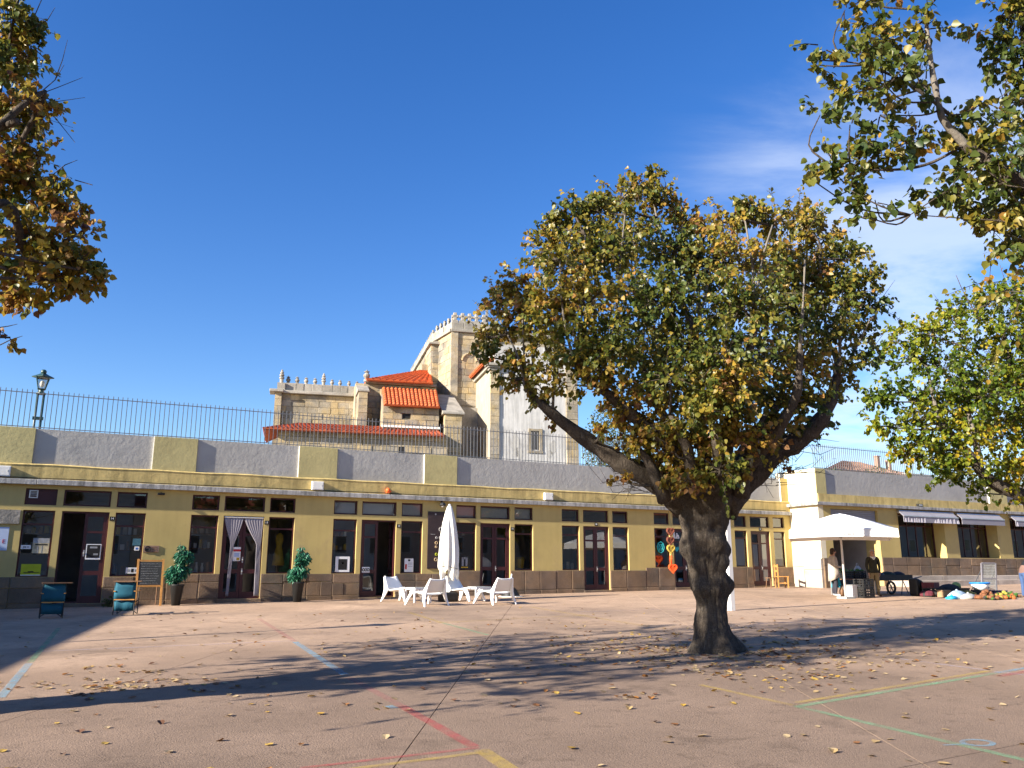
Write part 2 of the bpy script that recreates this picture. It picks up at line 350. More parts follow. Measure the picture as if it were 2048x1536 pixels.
# upper terrace behind the parapet
TZ = 4.95
mb = MB(); mb.box(-160, 27.3, 27.35, 220, TZ - .4, TZ); mb.box(27.8, 260, 25.75, 220, TZ - .4, TZ - .002)
mk('upper_terrace', mb, M('terrace_gravel', (.28, .24, .19), .95, .2, 1, .4, 30), kind='structure')

# ================================================================== WALL WITH OPENINGS
def holed_wall(x0, x1, z0, z1, y, th, holes):
    xs = sorted({x0, x1, *[h[0] for h in holes], *[h[1] for h in holes]}); zs = sorted({z0, z1, *[h[2] for h in holes], *[h[3] for h in holes]})
    xs = [v for v in xs if x0 <= v <= x1]; zs = [v for v in zs if z0 <= v <= z1]
    inh = lambda x, z: any(h[0] < x < h[1] and h[2] < z < h[3] for h in holes)
    nx, nz = len(xs) - 1, len(zs) - 1
    sol = [[not inh((xs[i] + xs[i + 1]) / 2, (zs[j] + zs[j + 1]) / 2) for j in range(nz)] for i in range(nx)]
    mb = MB(); y2 = y + th
    for i in range(nx):
        for j in range(nz):
            if not sol[i][j]: continue
            a, b, c, d = xs[i], xs[i + 1], zs[j], zs[j + 1]
            mb.add([(a, y, c), (b, y, c), (b, y, d), (a, y, d)], [(0, 1, 2, 3)]); mb.add([(a, y2, c), (b, y2, c), (b, y2, d), (a, y2, d)], [(3, 2, 1, 0)])
            if i == 0 or not sol[i - 1][j]: mb.add([(a, y, c), (a, y, d), (a, y2, d), (a, y2, c)], [(0, 1, 2, 3)])
            if i == nx - 1 or not sol[i + 1][j]: mb.add([(b, y, c), (b, y2, c), (b, y2, d), (b, y, d)], [(0, 1, 2, 3)])
            if j == 0 or not sol[i][j - 1]: mb.add([(a, y, c), (a, y2, c), (b, y2, c), (b, y, c)], [(0, 1, 2, 3)])
            if j == nz - 1 or not sol[i][j + 1]: mb.add([(a, y, d), (b, y, d), (b, y2, d), (a, y2, d)], [(0, 1, 2, 3)])
    return mb
# shared chamfered unit block (footprint -.5...5, thickness along y)
def unit_block(mat):
    e, b = .5, .035; mb = MB()
    q = lambda s, y: [(-s, y, -s), (s, y, -s), (s, y, s), (-s, y, s)]
    mb.add(q(e - b, -.5) + q(e, -.42) + q(e, .5), [(0, 1, 2, 3)] + [(4 * k + i, 4 * k + 4 + i, 4 * k + 4 + (i + 1) % 4, 4 * k + (i + 1) % 4) for k in (0, 1) for i in range(4)])
    return mesh('stone', mb, mat)
BLK = {}
def block(center, size, mat, parent, rz=0, name='stone'):
    if mat.name not in BLK: BLK[mat.name] = unit_block(mat)
    o = bpy.data.objects.new(name, BLK[mat.name]); link(o, parent)
    o.matrix_basis = Matrix.Translation(center) @ Matrix.Rotation(rz, 4, 'Z') @ Matrix.Diagonal((*size, 1)); return o

# ================================================================== MARKET BUILDING (long shop range)
YF = 27.0
mar = thing('market_building', 'long low yellow shop range with burgundy doors, grey parapet panels and stone plinth', 'building', (13, YF, 1.0))
BAYS = [((-1.45, -.66), (-.49, .73), (.89, 1.70), 1.52, .79), ((2.96, 3.75), (3.90, 5.12), (5.27, 6.07), 1.60, .86), ((7.32, 8.11), (8.27, 9.47), (9.65, 10.42), 1.60, .85),
        ((11.66, 12.43), (12.59, 13.77), (13.95, 14.71), 1.70, 1.01), ((15.93, 16.69), (16.86, 18.01), (18.18, 18.91), 1.715, .99), ((20.14, 20.90), (21.06, 22.24), (22.40, 23.10), 1.82, 1.06), ((24.25, 24.92), (25.12, 26.20), (26.41, 27.05), 1.86, 1.08)]
TH, TT, TB = 3.34, 3.945, 3.49
holes = []
for w1, d, w3, sill, db in BAYS:
    holes += [(w1[0], w1[1], sill, TH), (w3[0], w3[1], sill, TH), (d[0], d[1], db, TH)] + [(a, b, TB, TT) for a, b in (w1, d, w3)]
mk('wall', holed_wall(-14, 27.42, .2, 4.06, YF, .3, holes), YEL, mar)
# canopy in cast lengths, with dark cable along its top
xs = [-14, -7.6, -1.2, 3.02, 9.2, 15.3, 21.4, 27.395]
for a, b in zip(xs, xs[1:]):
    mb = MB(); dz = rnd.uniform(-.008, .008); mb.hexa([(a + .006, YF - .17, 4.045 + dz), (b - .006, YF - .17, 4.045 + dz), (b - .006, YF - .17, 4.185 + dz), (a + .006, YF - .17, 4.185 + dz)], [(a + .006, YF + .1, 4.061), (b - .006, YF + .1, 4.061), (b - .006, YF + .1, 4.23), (a + .006, YF + .1, 4.23)])
    mk('canopy_slab', mb, CONC, mar, bevel=.008)
pts = []; x = -2.6
while x < 27.3: pts.append((x, YF - .1 + rnd.uniform(-.015, .015), 4.225 + rnd.uniform(-.004, .016))); x += .55
mb = MB(); mb.tube(pts, .012, 5); mk('cable', mb, BLACKP, mar)
mb = MB(); nseg = 60
for i in range(nseg + 1):
    x = -14 + (27.415 + 14) * i / nseg; w = .012 * math.sin(i * 1.7) + rnd.uniform(-.006, .006)
    mb.v += [(x, YF - .055, 4.2), (x, YF - .06, 4.55 + w * .5), (x, YF - .075, 4.6 + w), (x, YF - .02, 4.635 + w), (x, YF + .3, 4.66)]
for i in range(nseg):
    for j in range(4): q = i * 5 + j; mb.f.append((q, q + 5, q + 6, q + 1))
mk('parapet_band', mb, YELB, mar)
mb = MB(); mb.box(-14, 27.41, YF + .065, YF + .32, 4.6, 5.645); mk('parapet_panel', mb, GREYP, mar)
for a, b in [(-14, -8.7), (-6.5, -5.2), (-2.6, -1.39), (1.74, 2.98), (6.10, 7.36), (10.44, 11.67), (21.3, 22.5), (27.0, 27.41)]:
    mb = MB(); mb.box(a, b, YF, YF + .33, 4.61, 5.65); mk('parapet_pilaster', mb, YELO if b < 27 else YEL, mar, bevel=.008)
    mb = MB(); mb.box(a - .012, a - .001, YF + .004, YF + .06, 4.64, 5.648); mk('painted_sunlit_edge', mb, WHITEP, mar)  # white strip paints sun glare onto the pilaster's left reveal
# plinth stones
segs = []; xs = [-14]
for w1, d, w3, sill, db in BAYS: segs.append((xs[-1], d[0] - .0, d)); xs.append(d[1])
segs.append((xs[-1], 27.40, None))
def sill_at(x):
    for k, b in enumerate(BAYS):
        lim = (b[2][1] + BAYS[k + 1][0][0]) / 2 if k + 1 < len(BAYS) else 99
        if x < lim + (.35 if k in (2, 4) else 0): return b[3]
for a, b, d in segs:
    # split runs where the sill level steps
    pts = [a]; x = a
    while x < b - .3:
        x += rnd.uniform(.55, .95)
        if b - x < .35: x = b
        pts.append(min(x, b))
    for x0, x1 in zip(pts, pts[1:]):
        xm = (x0 + x1) / 2; top = sill_at(xm) - .003; gz = G(xm, YF); strip = gz + .13
        block(Vector((xm, YF - .02 + rnd.uniform(-.006, .006), (strip + gz - .1) / 2)), (x1 - x0 - .012, .10, strip - gz + .1), PLST, mar)
        if xm < 10.7:
            c = top - rnd.choice((.24, .30, .30))
            block(Vector((xm, YF + .005 + rnd.uniform(-.008, .008), (top + c) / 2)), (x1 - x0 - .012, .09, top - c - .01), PLST, mar)
        else: c = top
        sp = [x0, x1] if c == top or rnd.random() < .5 else [x0, xm + rnd.uniform(-.1, .1), x1]
        for p, q in zip(sp, sp[1:]): block(Vector(((p + q) / 2, YF + .005 + rnd.uniform(-.01, .008), (strip + c) / 2)), (q - p - .012, .09, c - strip - .012), PLST, mar)
# interiors
for k, (w1, d, w3, sill, db) in enumerate(BAYS):
    a, b = w1[0] - .5, w3[1] + .5; y0, y1 = YF + .31, YF + 5; z0, z1 = db - .01, 4.0; mb = MB()
    v = [(a, y0, z0), (b, y0, z0), (b, y1, z0), (a, y1, z0), (a, y0, z1), (b, y0, z1), (b, y1, z1), (a, y1, z1)]
    mb.add(v, [(0, 1, 2, 3), (7, 6, 5, 4), (3, 2, 6, 7), (0, 3, 7, 4), (2, 1, 5, 6)]); mk('shop_interior', mb, DARKIN, mar)
    mb = MB(); mb.box(d[0] - .04, d[1] + .04, YF - .09, YF + .32, G(d[0], YF) - .05, db - .004); mk('door_step', mb, PLST, mar, bevel=.01)
def frame_mb(a, b, z0, z1, y0, y1, t, rails=()):
    mb = MB(); mb.box(a, a + t, y0, y1, z0, z1); mb.box(b - t, b, y0, y1, z0, z1); mb.box(a + t, b - t, y0 + .001, y1 - .001, z0, z0 + t); mb.box(a + t, b - t, y0 + .001, y1 - .001, z1 - t, z1)
    for z, h in rails: mb.box(a + t, b - t, y0 + .002, y1 - .002, z - h / 2, z + h / 2)
    return mb
def pane(a, b, z0, z1, y, parent):
    mb = MB(); mb.add([(a, y, z0), (b, y, z0), (b, y, z1), (a, y, z1)], [(0, 1, 2, 3)]); return mk('pane', mb, GLASS, parent)
def board(a, b, z0, z1, y, parent, mat=BOARD, name='blind'):
    mb = MB(); mb.box(a, b, y, y + .015, z0, z1); return mk(name, mb, mat, parent)
def window(a, b, z0, z1, split=None, blind=None, solid=False):
    r = [(split, .05)] if split else []
    w = mk('window', frame_mb(a, b, z0, z1, YF + .07, YF + .13, .045, r), BURG, mar)
    if solid: board(a + .04, b - .04, z0 + .04, z1 - .04, YF + .09, w, BURG, 'panel'); return w
    zz = [z0 + .045] + ([split - .025, split + .025] if split else []) + [z1 - .045]
    for i in range(0, len(zz), 2): pane(a + .045, b - .045, zz[i], zz[i + 1], YF + .10, w)
    if blind: board(a + .05, b - .05, blind[0], blind[1], YF + .15, w)
    return w
def leaf(dr, a, b, z0, z1, y, T=None, boards=False):
    h = z1 - z0; t = .085; r1, r2, r3 = z0 + .19, z0 + .33 * h, z0 + .79 * h
    mb = MB(); tt = .05
    mb.box(a, a + t, y, y + tt, z0, z1, T); mb.box(b - t, b, y, y + tt, z0, z1, T)
    for p, q in ((z0, r1), (r2 - .06, r2 + .06), (r3 - .03, r3 + .03), (z1 - t, z1)): mb.box(a + t, b - t, y + .002, y + tt - .002, p, q, T)
    mk('leaf', mb, BURG, dr)
    for p, q in ((r1, r2 - .06), (r2 + .06, r3 - .03), (r3 + .03, z1 - t)):
        vs = [Vector(v) for v in ((a + t, y + .025, p), (b - t, y + .025, p), (b - t, y + .025, q), (a + t, y + .025, q))]
        mb = MB(); mb.add([T @ v if T else v for v in vs], [(0, 1, 2, 3)]); mk('pane', mb, GLASS, dr)
        if boards and q < z1 - .3: board(a + t, b - t, p, q, y + .04, dr)
    return r2
def knob(dr, x, z, y):
    mb = MB(); mb.box(x - .018, x + .018, y - .012, y, z - .09, z + .09); mb.ball((x, y - .045, z), .024, 8, 5); mk('handle', mb, STEEL, dr)
for k, (w1, d, w3, sill, db) in enumerate(BAYS):
    sp = sill + (TH - sill) * .79
    bl = (TB + .05, TT - .05) if k in (2, 3) else None
    for i, (a, b) in enumerate((w1, d, w3)):
        window(a, b, TB, TT, None, bl, solid=(k == 0 and i == 0))
    window(*w1, sill, TH, sp, (sill + .05, sp - .03) if k == 6 else None)
    window(*w3, sill, TH, sp)
    dr = mk('door', frame_mb(d[0], d[1], db - .002, TH, YF + .06, YF + .14, .05), BURG, mar)
    a, b, m = d[0] + .05, d[1] - .05, (d[0] + d[1]) / 2; z0, z1 = db + .01, TH - .05
    if k == 0:
        zr = leaf(dr, m - .01, b, z0, z1, YF + .08); T = Matrix.Translation((a, YF + .16, 0)) @ Matrix.Rotation(R(98), 4, 'Z') @ Matrix.Translation((-a, -YF - .16, 0)); leaf(dr, a, m, z0, z1, YF + .16, T)
        knob(dr, m + .05, zr + .55, YF + .08)
    elif k == 2:
        zr = leaf(dr, a, m - .01, z0, z1, YF + .08); T = Matrix.Translation((b, YF + .16, 0)) @ Matrix.Rotation(R(-94), 4, 'Z') @ Matrix.Translation((-b, -YF - .16, 0)); leaf(dr, m, b, z0, z1, YF + .16, T)
    else:
        zr = leaf(dr, a, m - .004, z0, z1, YF + .08, None, k == 6); leaf(dr, m + .004, b, z0, z1, YF + .08, None, k == 6); knob(dr, m + .045, zr, YF + .08); knob(dr, m + .045, zr + .35 if k == 1 else zr, YF + .08) if k == 1 else None
    num = ['14', '13', '12', '11', '10', '9', '8'][k]
    xn, zn = ((d[1] + w3[0]) / 2, 3.16 - .0 * k) if k < 4 else (m, 3.415)
    mb = MB(); mb.box(xn - .068, xn + .068, YF - .014, YF + .001, zn - .058, zn + .058); pl = mk('number_plate', mb, BLACK, mar)
    text(num, .085, upright(xn, YF - .016, zn), WHITE, pl, 'numeral')
mb = MB(); mb.box(-1.36, -1.14, YF + .06, YF + .088, 3.68, 3.9); v = mk('vent', frame_mb(-1.36, -1.14, 3.68, 3.9, YF + .05, YF + .09, .03, [(3.76, .012), (3.8, .012), (3.84, .012)]), STEEL, mar)

# railing on the parapet
def railing(label, x0, x1, y, zb, zt, step):
    t = thing('railing', label, 'railing', ((x0 + x1) / 2, y, zb))
    for z in (zb + .06, zt - .11):
        mb = MB(); mb.box(x0, x1, y - .009, y + .009, z - .011, z + .011); mk('rail', mb, FENCEM, t)
    mb = MB(); r = .0095; mb.add([(-r, -r, 0), (r, -r, 0), (r, r, 0), (-r, r, 0), (-r, -r, zt - zb - .03), (r, -r, zt - zb - .03), (r, r, zt - zb - .03), (-r, r, zt - zb - .03), (0, 0, zt - zb)],
        [(0, 3, 2, 1), (0, 1, 5, 4), (1, 2, 6, 5), (2, 3, 7, 6), (3, 0, 4, 7), (4, 5, 8), (5, 6, 8), (6, 7, 8), (7, 4, 8)])
    me = mesh('bar', mb, FENCEM); x = x0 + .02
    while x < x1:
        o = bpy.data.objects.new('bar', me); link(o, t); o.location = (x, y, zb + rnd.uniform(-.004, .004)); o.rotation_euler = (0, rnd.uniform(-.006, .006), 0); x += step
    x = x0 + .05
    return t
railing('long iron bar railing along the grey parapet in front of the church', -4.0, 27.4, YF + .17, 5.64, 6.80, .132)

# ================================================================== CORNER BUILDING (projecting wing on the right)
YB, XB = 25.4, 27.42
cor = thing('corner_building', 'projecting yellow wing with white end wall, grey awnings and stone steps', 'building', (XB, YB, 1.05))
OPN = [(28.15, 31.0, 1.0, 4.27), (32.28, 35.35, 2.27, 4.25), (36.28, 39.2, 2.29, 4.25), (40.25, 43.3, 2.31, 4.25), (44.3, 47.2, 2.33, 4.25)]
mk('wall', holed_wall(XB + .3, 62, .3, 4.40, YB, .75, OPN), YEL, cor)
mb = MB(); mb.box(XB, XB + .299, YB - .001, 27.6, 2.2, 4.40); mk('end_wall', mb, CREAM, cor)
mb = MB(); mb.box(XB - .2, 62, YB - .2, YB + .3, 4.39, 4.52); mb.box(XB - .2, XB + .3, YB + .3, 27.6, 4.392, 4.518); mk('canopy_slab', mb, CONC, cor, bevel=.01)
mb = MB(); mb.box(XB + .02, 62, YB - .05, YB + .3, 4.52, 4.87); mk('parapet_band', mb, YELB, cor)
mb = MB(); mb.box(XB + .3, 62, YB + .07, YB + .32, 4.87, 5.93); mk('parapet_panel', mb, GREYP, cor)
mb = MB(); mb.box(XB, XB + .25, YB + .02, 27.7, 4.52, 5.94); mk('end_parapet', mb, CREAM, cor)
for a, b in [(XB + .01, 28.02), (38.95, 40.3), (50, 51.3)]:
    mb = MB(); mb.box(a, b, YB - .001, YB + .33, 4.875, 5.945); mk('parapet_pilaster', mb, YELO, cor, bevel=.008)
    if a > 30: mb = MB(); mb.box(a - .03, a - .002, YB + .0, YB + .07, 4.875, 5.94); mk('painted_sunlit_edge', mb, WHITEP, cor)  # same painted sun glare on the wing's pilaster edges
# plinth of the wing
def courses(a, b, y, top, mat, rz=0, along='x'):
    x = a
    while x < b - .05:
        w = min(rnd.uniform(.6, 1.1), b - x)
        if b - x - w < .3: w = b - x
        xm = x + w / 2; gz = G(xm, y) if along == 'x' else G(XB, xm); c = top - .33 if rnd.random() < .8 else top - .45
        for p, q in ((c, top), (gz - .1, c)):
            cen = Vector((xm, y + rnd.uniform(-.006, .006), (p + q) / 2)) if along == 'x' else Vector((y + rnd.uniform(-.006, .006), xm, (p + q) / 2))
            block(cen, (w - .012, .12, q - p - .01), mat, cor, rz)
        x += w
courses(XB + .08, 28.15, YB + .02, 2.22, PLST); courses(31.0, 62, YB + .02, 2.27, PLST)
courses(YB + .03, 27.0, XB + .02, 2.2, PLSTB, R(-90), 'y')
mb = MB(); mb.box(XB + .05, XB + .3, YB + .06, 27.6, .5, 2.21); mk('end_wall_base', mb, PLSTB, cor)
# roller shutter doorway
mb = MB(); z = 3.62
while z < 4.26: mb.box(28.2, 30.95, YB + .10 + (.012 if int(z * 100) % 2 else 0), YB + .14, z, z + .072); z += .08
mk('roller_shutter', mb, M('shutter_grey', (.25, .25, .26), .6, .08, 3), cor)
mb = MB(); a, b, y0, y1, z0, z1 = 28.1, 31.05, YB + .74, YB + 5, 1.06, 4.3
mb.add([(a, y0, z0), (b, y0, z0), (b, y1, z0), (a, y1, z0), (a, y0, z1), (b, y0, z1), (b, y1, z1), (a, y1, z1)], [(0, 1, 2, 3), (7, 6, 5, 4), (3, 2, 6, 7), (0, 3, 7, 4), (2, 1, 5, 6)])
mb.box(28.15, 31.0, YB - .02, YB + .76, .9, 1.065)
mk('shop_interior', mb, DARKIN, cor)
for a, b, z0, z1 in OPN[1:]:
    y = YB + .55; w = mk('window', frame_mb(a, b, z0 + .002, z1 - .002, y, y + .06, .06, [(z0 + .72 * (z1 - z0), .05)]), BURG, cor)
    for i in range(1, 5):
        x = a + (b - a) * i / 5; mb = MB(); mb.box(x - .018, x + .018, y + .005, y + .05, z0 + .06, z1 - .06); mk('mullion', mb, BURG, w)
    for i in range(5):
        p, q = a + (b - a) * i / 5, a + (b - a) * (i + 1) / 5; pane(p + .02, q - .02, z0 + .06, z0 + .72 * (z1 - z0), y + .03, w)
    pane(a + .06, b - .06, z0 + .72 * (z1 - z0) + .03, z1 - .06, y + .03, w)
    mb = MB(); y2 = YB + 4; v = [(a, y + .2, z0), (b, y + .2, z0), (b, y2, z0), (a, y2, z0), (a, y + .2, z1), (b, y + .2, z1), (b, y2, z1), (a, y2, z1)]
    mb.add(v, [(0, 1, 2, 3), (7, 6, 5, 4), (3, 2, 6, 7), (0, 3, 7, 4), (2, 1, 5, 6)]); mk('shop_interior', mb, DARKIN, cor)
# steps
for z, y0, y1 in ((1.30, YB - 1.35, YB - .7), (1.49, YB - .7, YB - .03)):
    x = 31.25
    while x < 60:
        w = rnd.uniform(2.2, 3.0); mb = MB(); mb.box(x + .006, x + w - .006, y0, y1 - .004, .4, z + .0015 * (x - 31)); mk('step_stone', mb, PLSTB, cor, bevel=.012); x += w
railing('iron bar railing along the grey parapet of the right wing', XB + .15, 50, YB + .2, 5.94, 7.05, .125)
# awnings rolled out a little
AW = M('grey_awning_cloth', (.26, .25, .28), .85, .08, 3, .15, 12)
FR = M('white_awning_fringe', (.74, .70, .72), .8, .05, 3)
for n, (x0, x1, fr) in enumerate([(32.2, 35.9, 1), (36.15, 39.3, 0), (40.15, 43.8, 2)]):
    t = thing('awning', ['grey awning with white scalloped fringe on the window nearest the doorway', 'plain grey awning without fringe on the middle window of the right wing', 'grey awning with a few white fringe scraps at the right picture edge'][n], 'awning', ((x0 + x1) / 2, YB - .2, 4.2))
    y = YB - .35
    mb = MB(); mb.tube([(x0, YB - .1, 4.27), (x1, YB - .1, 4.27)], .07, 10); mk('roller', mb, STEEL, t)
    mb = MB(); mb.hexa([(x0, y, 4.06), (x1, y, 4.06), (x1, y, 4.09), (x0, y, 4.09)], [(x0, YB - .06, 4.33), (x1, YB - .06, 4.33), (x1, YB - .06, 4.35), (x0, YB - .06, 4.35)]); mk('canvas', mb, AW, t)
    mb = MB(); mb.box(x0, x1, y - .02, y + .0, 3.80, 4.08); mk('valance', mb, AW, t)
    mb = MB(); mb.box(x0, x1, y - .04, y - .0205, 4.05, 4.09); mk('front_bar', mb, STEEL, t)
    if fr:
        x = x0 + .06; i = 0
        while x < x1 - .1:
            w = rnd.uniform(.07, .2); h = rnd.uniform(.14, .24)
            if (fr == 1 and not (.40 < (x - x0) / (x1 - x0) < .5)) or (fr == 2 and i in (0, 4)):
                mb = MB(); zb = 3.80; mb.prism([(x, y - .026, zb), (x + w, y - .026, zb), (x + w * .7, y - .026, zb + h), (x + w * .35, y - .026, zb + h * .9)], (0, .004, 0)); mk('fringe_scrap', mb, FR, t)
            x += w + rnd.uniform(.03, .12); i += 1
# wing outside the left edge of the picture: its shadow falls on the first shop
nb = thing('neighbouring_building', 'yellow neighbouring wing beyond the left picture edge', 'building', (-12.5, 18, .2))
e0, e1 = Vector((-9.3, 27.1)), Vector((-13.3, 12.0)); H = 5.34
mb = MB(); o = Vector((-9, 0)); q = [e0, e0 + o, e1 + o, e1]
mb.prism([(p.x, p.y, -.3) for p in q], (0, 0, H + .3)); mk('wall', mb, YEL, nb)
mb = MB(); d = Vector((.02, -.01)); q = [e0 + d, e0 + o, e1 + o, e1 + d]; mb.prism([(p.x, p.y, H) for p in q], (0, 0, .16)); mk('roof_slab', mb, CONC, nb)

# houses across the plaza, behind the camera: what the shop glass mirrors
GL2 = M('house_window_dark', (.03, .035, .04), .2, .1, 3, spec=.6)
x = -16
for i, (w, h, col, lab) in enumerate([(11, 8.2, (.62, .58, .50), 'cream two storey house across the plaza behind the camera'), (9, 9.6, (.48, .50, .50), 'grey tall house across the plaza behind the camera'), (13, 7.6, (.60, .48, .36), 'ochre house across the plaza behind the camera'), (10, 9.2, (.66, .65, .62), 'white house across the plaza behind the camera'), (14, 8.0, (.50, .36, .28), 'pink house across the plaza behind the camera'), (12, 9.4, (.60, .56, .46), 'beige house across the plaza behind the camera'), (15, 8.4, (.58, .58, .56), 'pale long house across the plaza behind the camera'), (18, 9.0, (.52, .46, .38), 'tan row house across the plaza far to the right'), (20, 8.0, (.44, .44, .42), 'dull grey row house across the plaza far to the right'), (22, 9.5, (.56, .42, .34), 'salmon row house across the plaza far to the right')]):
    t = thing('house', lab, 'house', (x + w / 2, -24, G(x, -24))); z0 = G(x, -24) - .5; mm = M('house_wall_%d' % i, col, .85, .08, 1, .2, 8)
    mb = MB(); mb.box(x, x + w - .05, -32, -24, z0, z0 + h); mk('wall', mb, mm, t); mb = MB(); mb.prism([(x - .1, -32.3, z0 + h), (x - .1, -23.6, z0 + h), (x - .1, -28, z0 + h + 1.8)], (w + .1, 0, 0)); mk('roof', mb, TERRAOLD, t)
    k = int(w // 2.6)
    for j in range(k):
        for zz, hh in ((1.2, 1.6), (4.2, 1.7)):
            xx = x + w * (j + .5) / k; mb = MB(); mb.box(xx - .6, xx + .6, -24.02, -23.97, z0 + zz, z0 + zz + hh); o = mk('window', mb, WHITEP, t); mb = MB(); mb.box(xx - .5, xx + .5, -23.969, -23.95, z0 + zz + .1, z0 + zz + hh - .1); mk('pane', mb, GL2, o)
    x += w
# ================================================================== CHURCH behind the terrace
CA = R(-12.5); CU = Vector((math.cos(CA), math.sin(CA), 0)); CW = Vector((-math.sin(CA), math.cos(CA), 0))
_d = ray(700, 880); _h = math.hypot(_d.x, _d.y); CO = EYE + _d * (46 / _h); CO.z = 0
def cf(u, w, z): return CO + CU * u + CW * w + Vector((0, 0, z))
def cuv(px, py, w):
    p = onP(px, py, CO + CW * w, CW); return (p - CO).dot(CU), p.z
def cu_(px, py, w): return cuv(px, py, w)[0]
def cz_(px, py, w): return cuv(px, py, w)[1]
def wz_on_u(px, py, u):          # on a side wall (plane u = const)
    p = onP(px, py, CO + CU * u, CU); return (p - CO).dot(CW), p.z
CT = Matrix.Translation(CO) @ Matrix.Rotation(CA, 4, 'Z')
ch = thing('church', 'old pale stone church with battlements, red tiled roofs and white plaster chapel', 'church', cf(6, 3, TZ))
def cbox(u0, u1, w0, w1, z0, z1, mat, name, bevel=0):
    mb = MB(); mb.box(u0, u1, w0, w1, z0, z1, CT); return mk(name, mb, mat, ch, bevel=bevel)
STN = []      # (area, centre, size, rz, mat)
def ash(u0, u1, z0, z1, w, mat, l=.62, c=.33, holes=(), side=False):
    """courses of stones on a front wall at depth w (or, side=True, on a wall facing -u at u=w, running in depth u0..u1)"""
    nz = max(1, round((z1 - z0) / c)); c = (z1 - z0) / nz
    for j in range(nz):
        x = u0 - (rnd.random() * l * .6 if j % 2 else 0); first = True
        while x < u1 - .03:
            wd = l * rnd.uniform(.65, 1.35); a, b = max(x, u0), min(x + wd, u1)
            if u1 - b < .15: b = u1
            x = b if b == u1 else x + wd
            zc, uc = z0 + (j + .5) * c, (a + b) / 2
            if b - a < .06 or any(h[0] < uc < h[1] and h[2] < zc < h[3] for h in holes): continue
            pr = rnd.uniform(0, .03)
            cen = cf(w - pr + .03, uc, zc) if side else cf(uc, w - pr + .03, zc)
            STN.append(((b - a) * c, cen, (b - a - .014, .12, c - .014), CA - (math.pi / 2 if side else 0), mat))
def tile_roof(el, er, rr, rl, parent, mat, pitch=.23, row=.38, name='roof_tiles'):
    """quad eave-left, eave-right, ridge-right, ridge-left -> barrel tiles in stepped rows"""
    el, er, rr, rl = map(Vector, (el, er, rr, rl)); n = max(3, round(((er - el).length + (rr - rl).length) / 2 / pitch)) if (rr - rl).length > .5 else max(3, round((er - el).length / pitch))
    m = max(2, round(max((rl - el).length, (rr - er).length) / row)); nn = (er - el).cross(rl - el).normalized()
    if nn.z < 0: nn = -nn
    P = lambda s, t: (el + (er - el) * s) * (1 - t) + (rl + (rr - rl) * s) * t
    mb = MB(); prof = [(-.5, -.012), (-.34, .035), (-.14, .075), (.14, .075), (.34, .035), (.5, -.012)]
    for i in range(n):
        for j in range(m):
            t0, t1 = (j - .12) / m, (j + 1) / m; dz = rnd.uniform(-.006, .01); vs = []
            for t, lift, sc in ((max(t0, -.02), .035 + dz, 1.0), (t1, .0, .9)):
                for q, h in prof: vs.append(P((i + .5 + q * sc) / n, t) + nn * (h + lift))
            for q, h in prof: vs.append(P((i + .5 + q) / n, max(t0, -.02)) + nn * -.01)
            mb.add(vs, [(k, k + 1, k + 7, k + 6) for k in range(5)] + [(12 + k, 13 + k, k + 1, k) for k in range(5)])
    mb.prism([el - nn * .03, er - nn * .03, rr - nn * .03, rl - nn * .03], -nn * .05)
    return mk(name, mb, mat, parent, kind='stuff')
def finial(u, w, z, h, tall=False, mat=ASHG):
    mb = MB(); s = h / 1.0
    if tall: pr = [(.12, 0), (.12, .3), (.17, .34), (.17, .42), (.09, .46), (.16, .55), (.16, .62), (.08, .67), (.13, .75), (.12, .80), (.06, .86), (.08, .92), (.01, 1.0)]
    else: pr = [(.2, 0), (.2, .18), (.12, .24), (.22, .42), (.24, .55), (.14, .7), (.08, .76), (.2, .80), (.2, .84), (.05, .88), (.06, .95), (.01, 1.0)]
    mb.lathe([(r * s * (1.9 if tall else 1.15) * (.55 if tall else 1), zz * s) for r, zz in pr], cf(u, w, z), 9); return mk('finial', mb, mat, ch, smooth=False)
# --- long low sacristy with tiled lean-to roof
w0 = 0.0
uL, uR = cu_(556, 880, w0), cu_(896, 890, w0); zE = cz_(750, 862, w0 - .45)
cbox(uL, uR, w0 + .06, w0 + 4, TZ - .3, zE - .02, ASH, 'wall'); ash(uL, uR, TZ + .3, zE - .05, w0, ASH, .75, .34)
zT = cz_(800, 848, w0 + 1.9)
eL, eR = cuv(527, 857, w0 - .45), cuv(889, 872, w0 - .45)
zE2 = (eL[1] + eR[1]) / 2
tile_roof(cf(eL[0], w0 - .45, zE2), cf(eR[0], w0 - .45, zE2), cf(eR[0] - .1, w0 + 2.0, zE2 + .75), cf(uL + 1.2, w0 + 2.0, zE2 + .75), ch, TERRAOLD)
tile_roof(cf(eL[0], w0 + 4.2, zE2), cf(eL[0], w0 - .45, zE2), cf(uL + 1.2, w0 + 2.0, zE2 + .75), cf(uL + 1.3, w0 + 2.2, zE2 + .75), ch, TERRAOLD)
for a, b, y0 in ((616, 665, 886), (797, 845, 893)):
    u0, z1 = cuv(a, y0, w0); u1, _ = cuv(b, y0, w0); cbox(u0, u1, w0 - .035, w0 + .1, TZ, z1, BLACK, 'window')
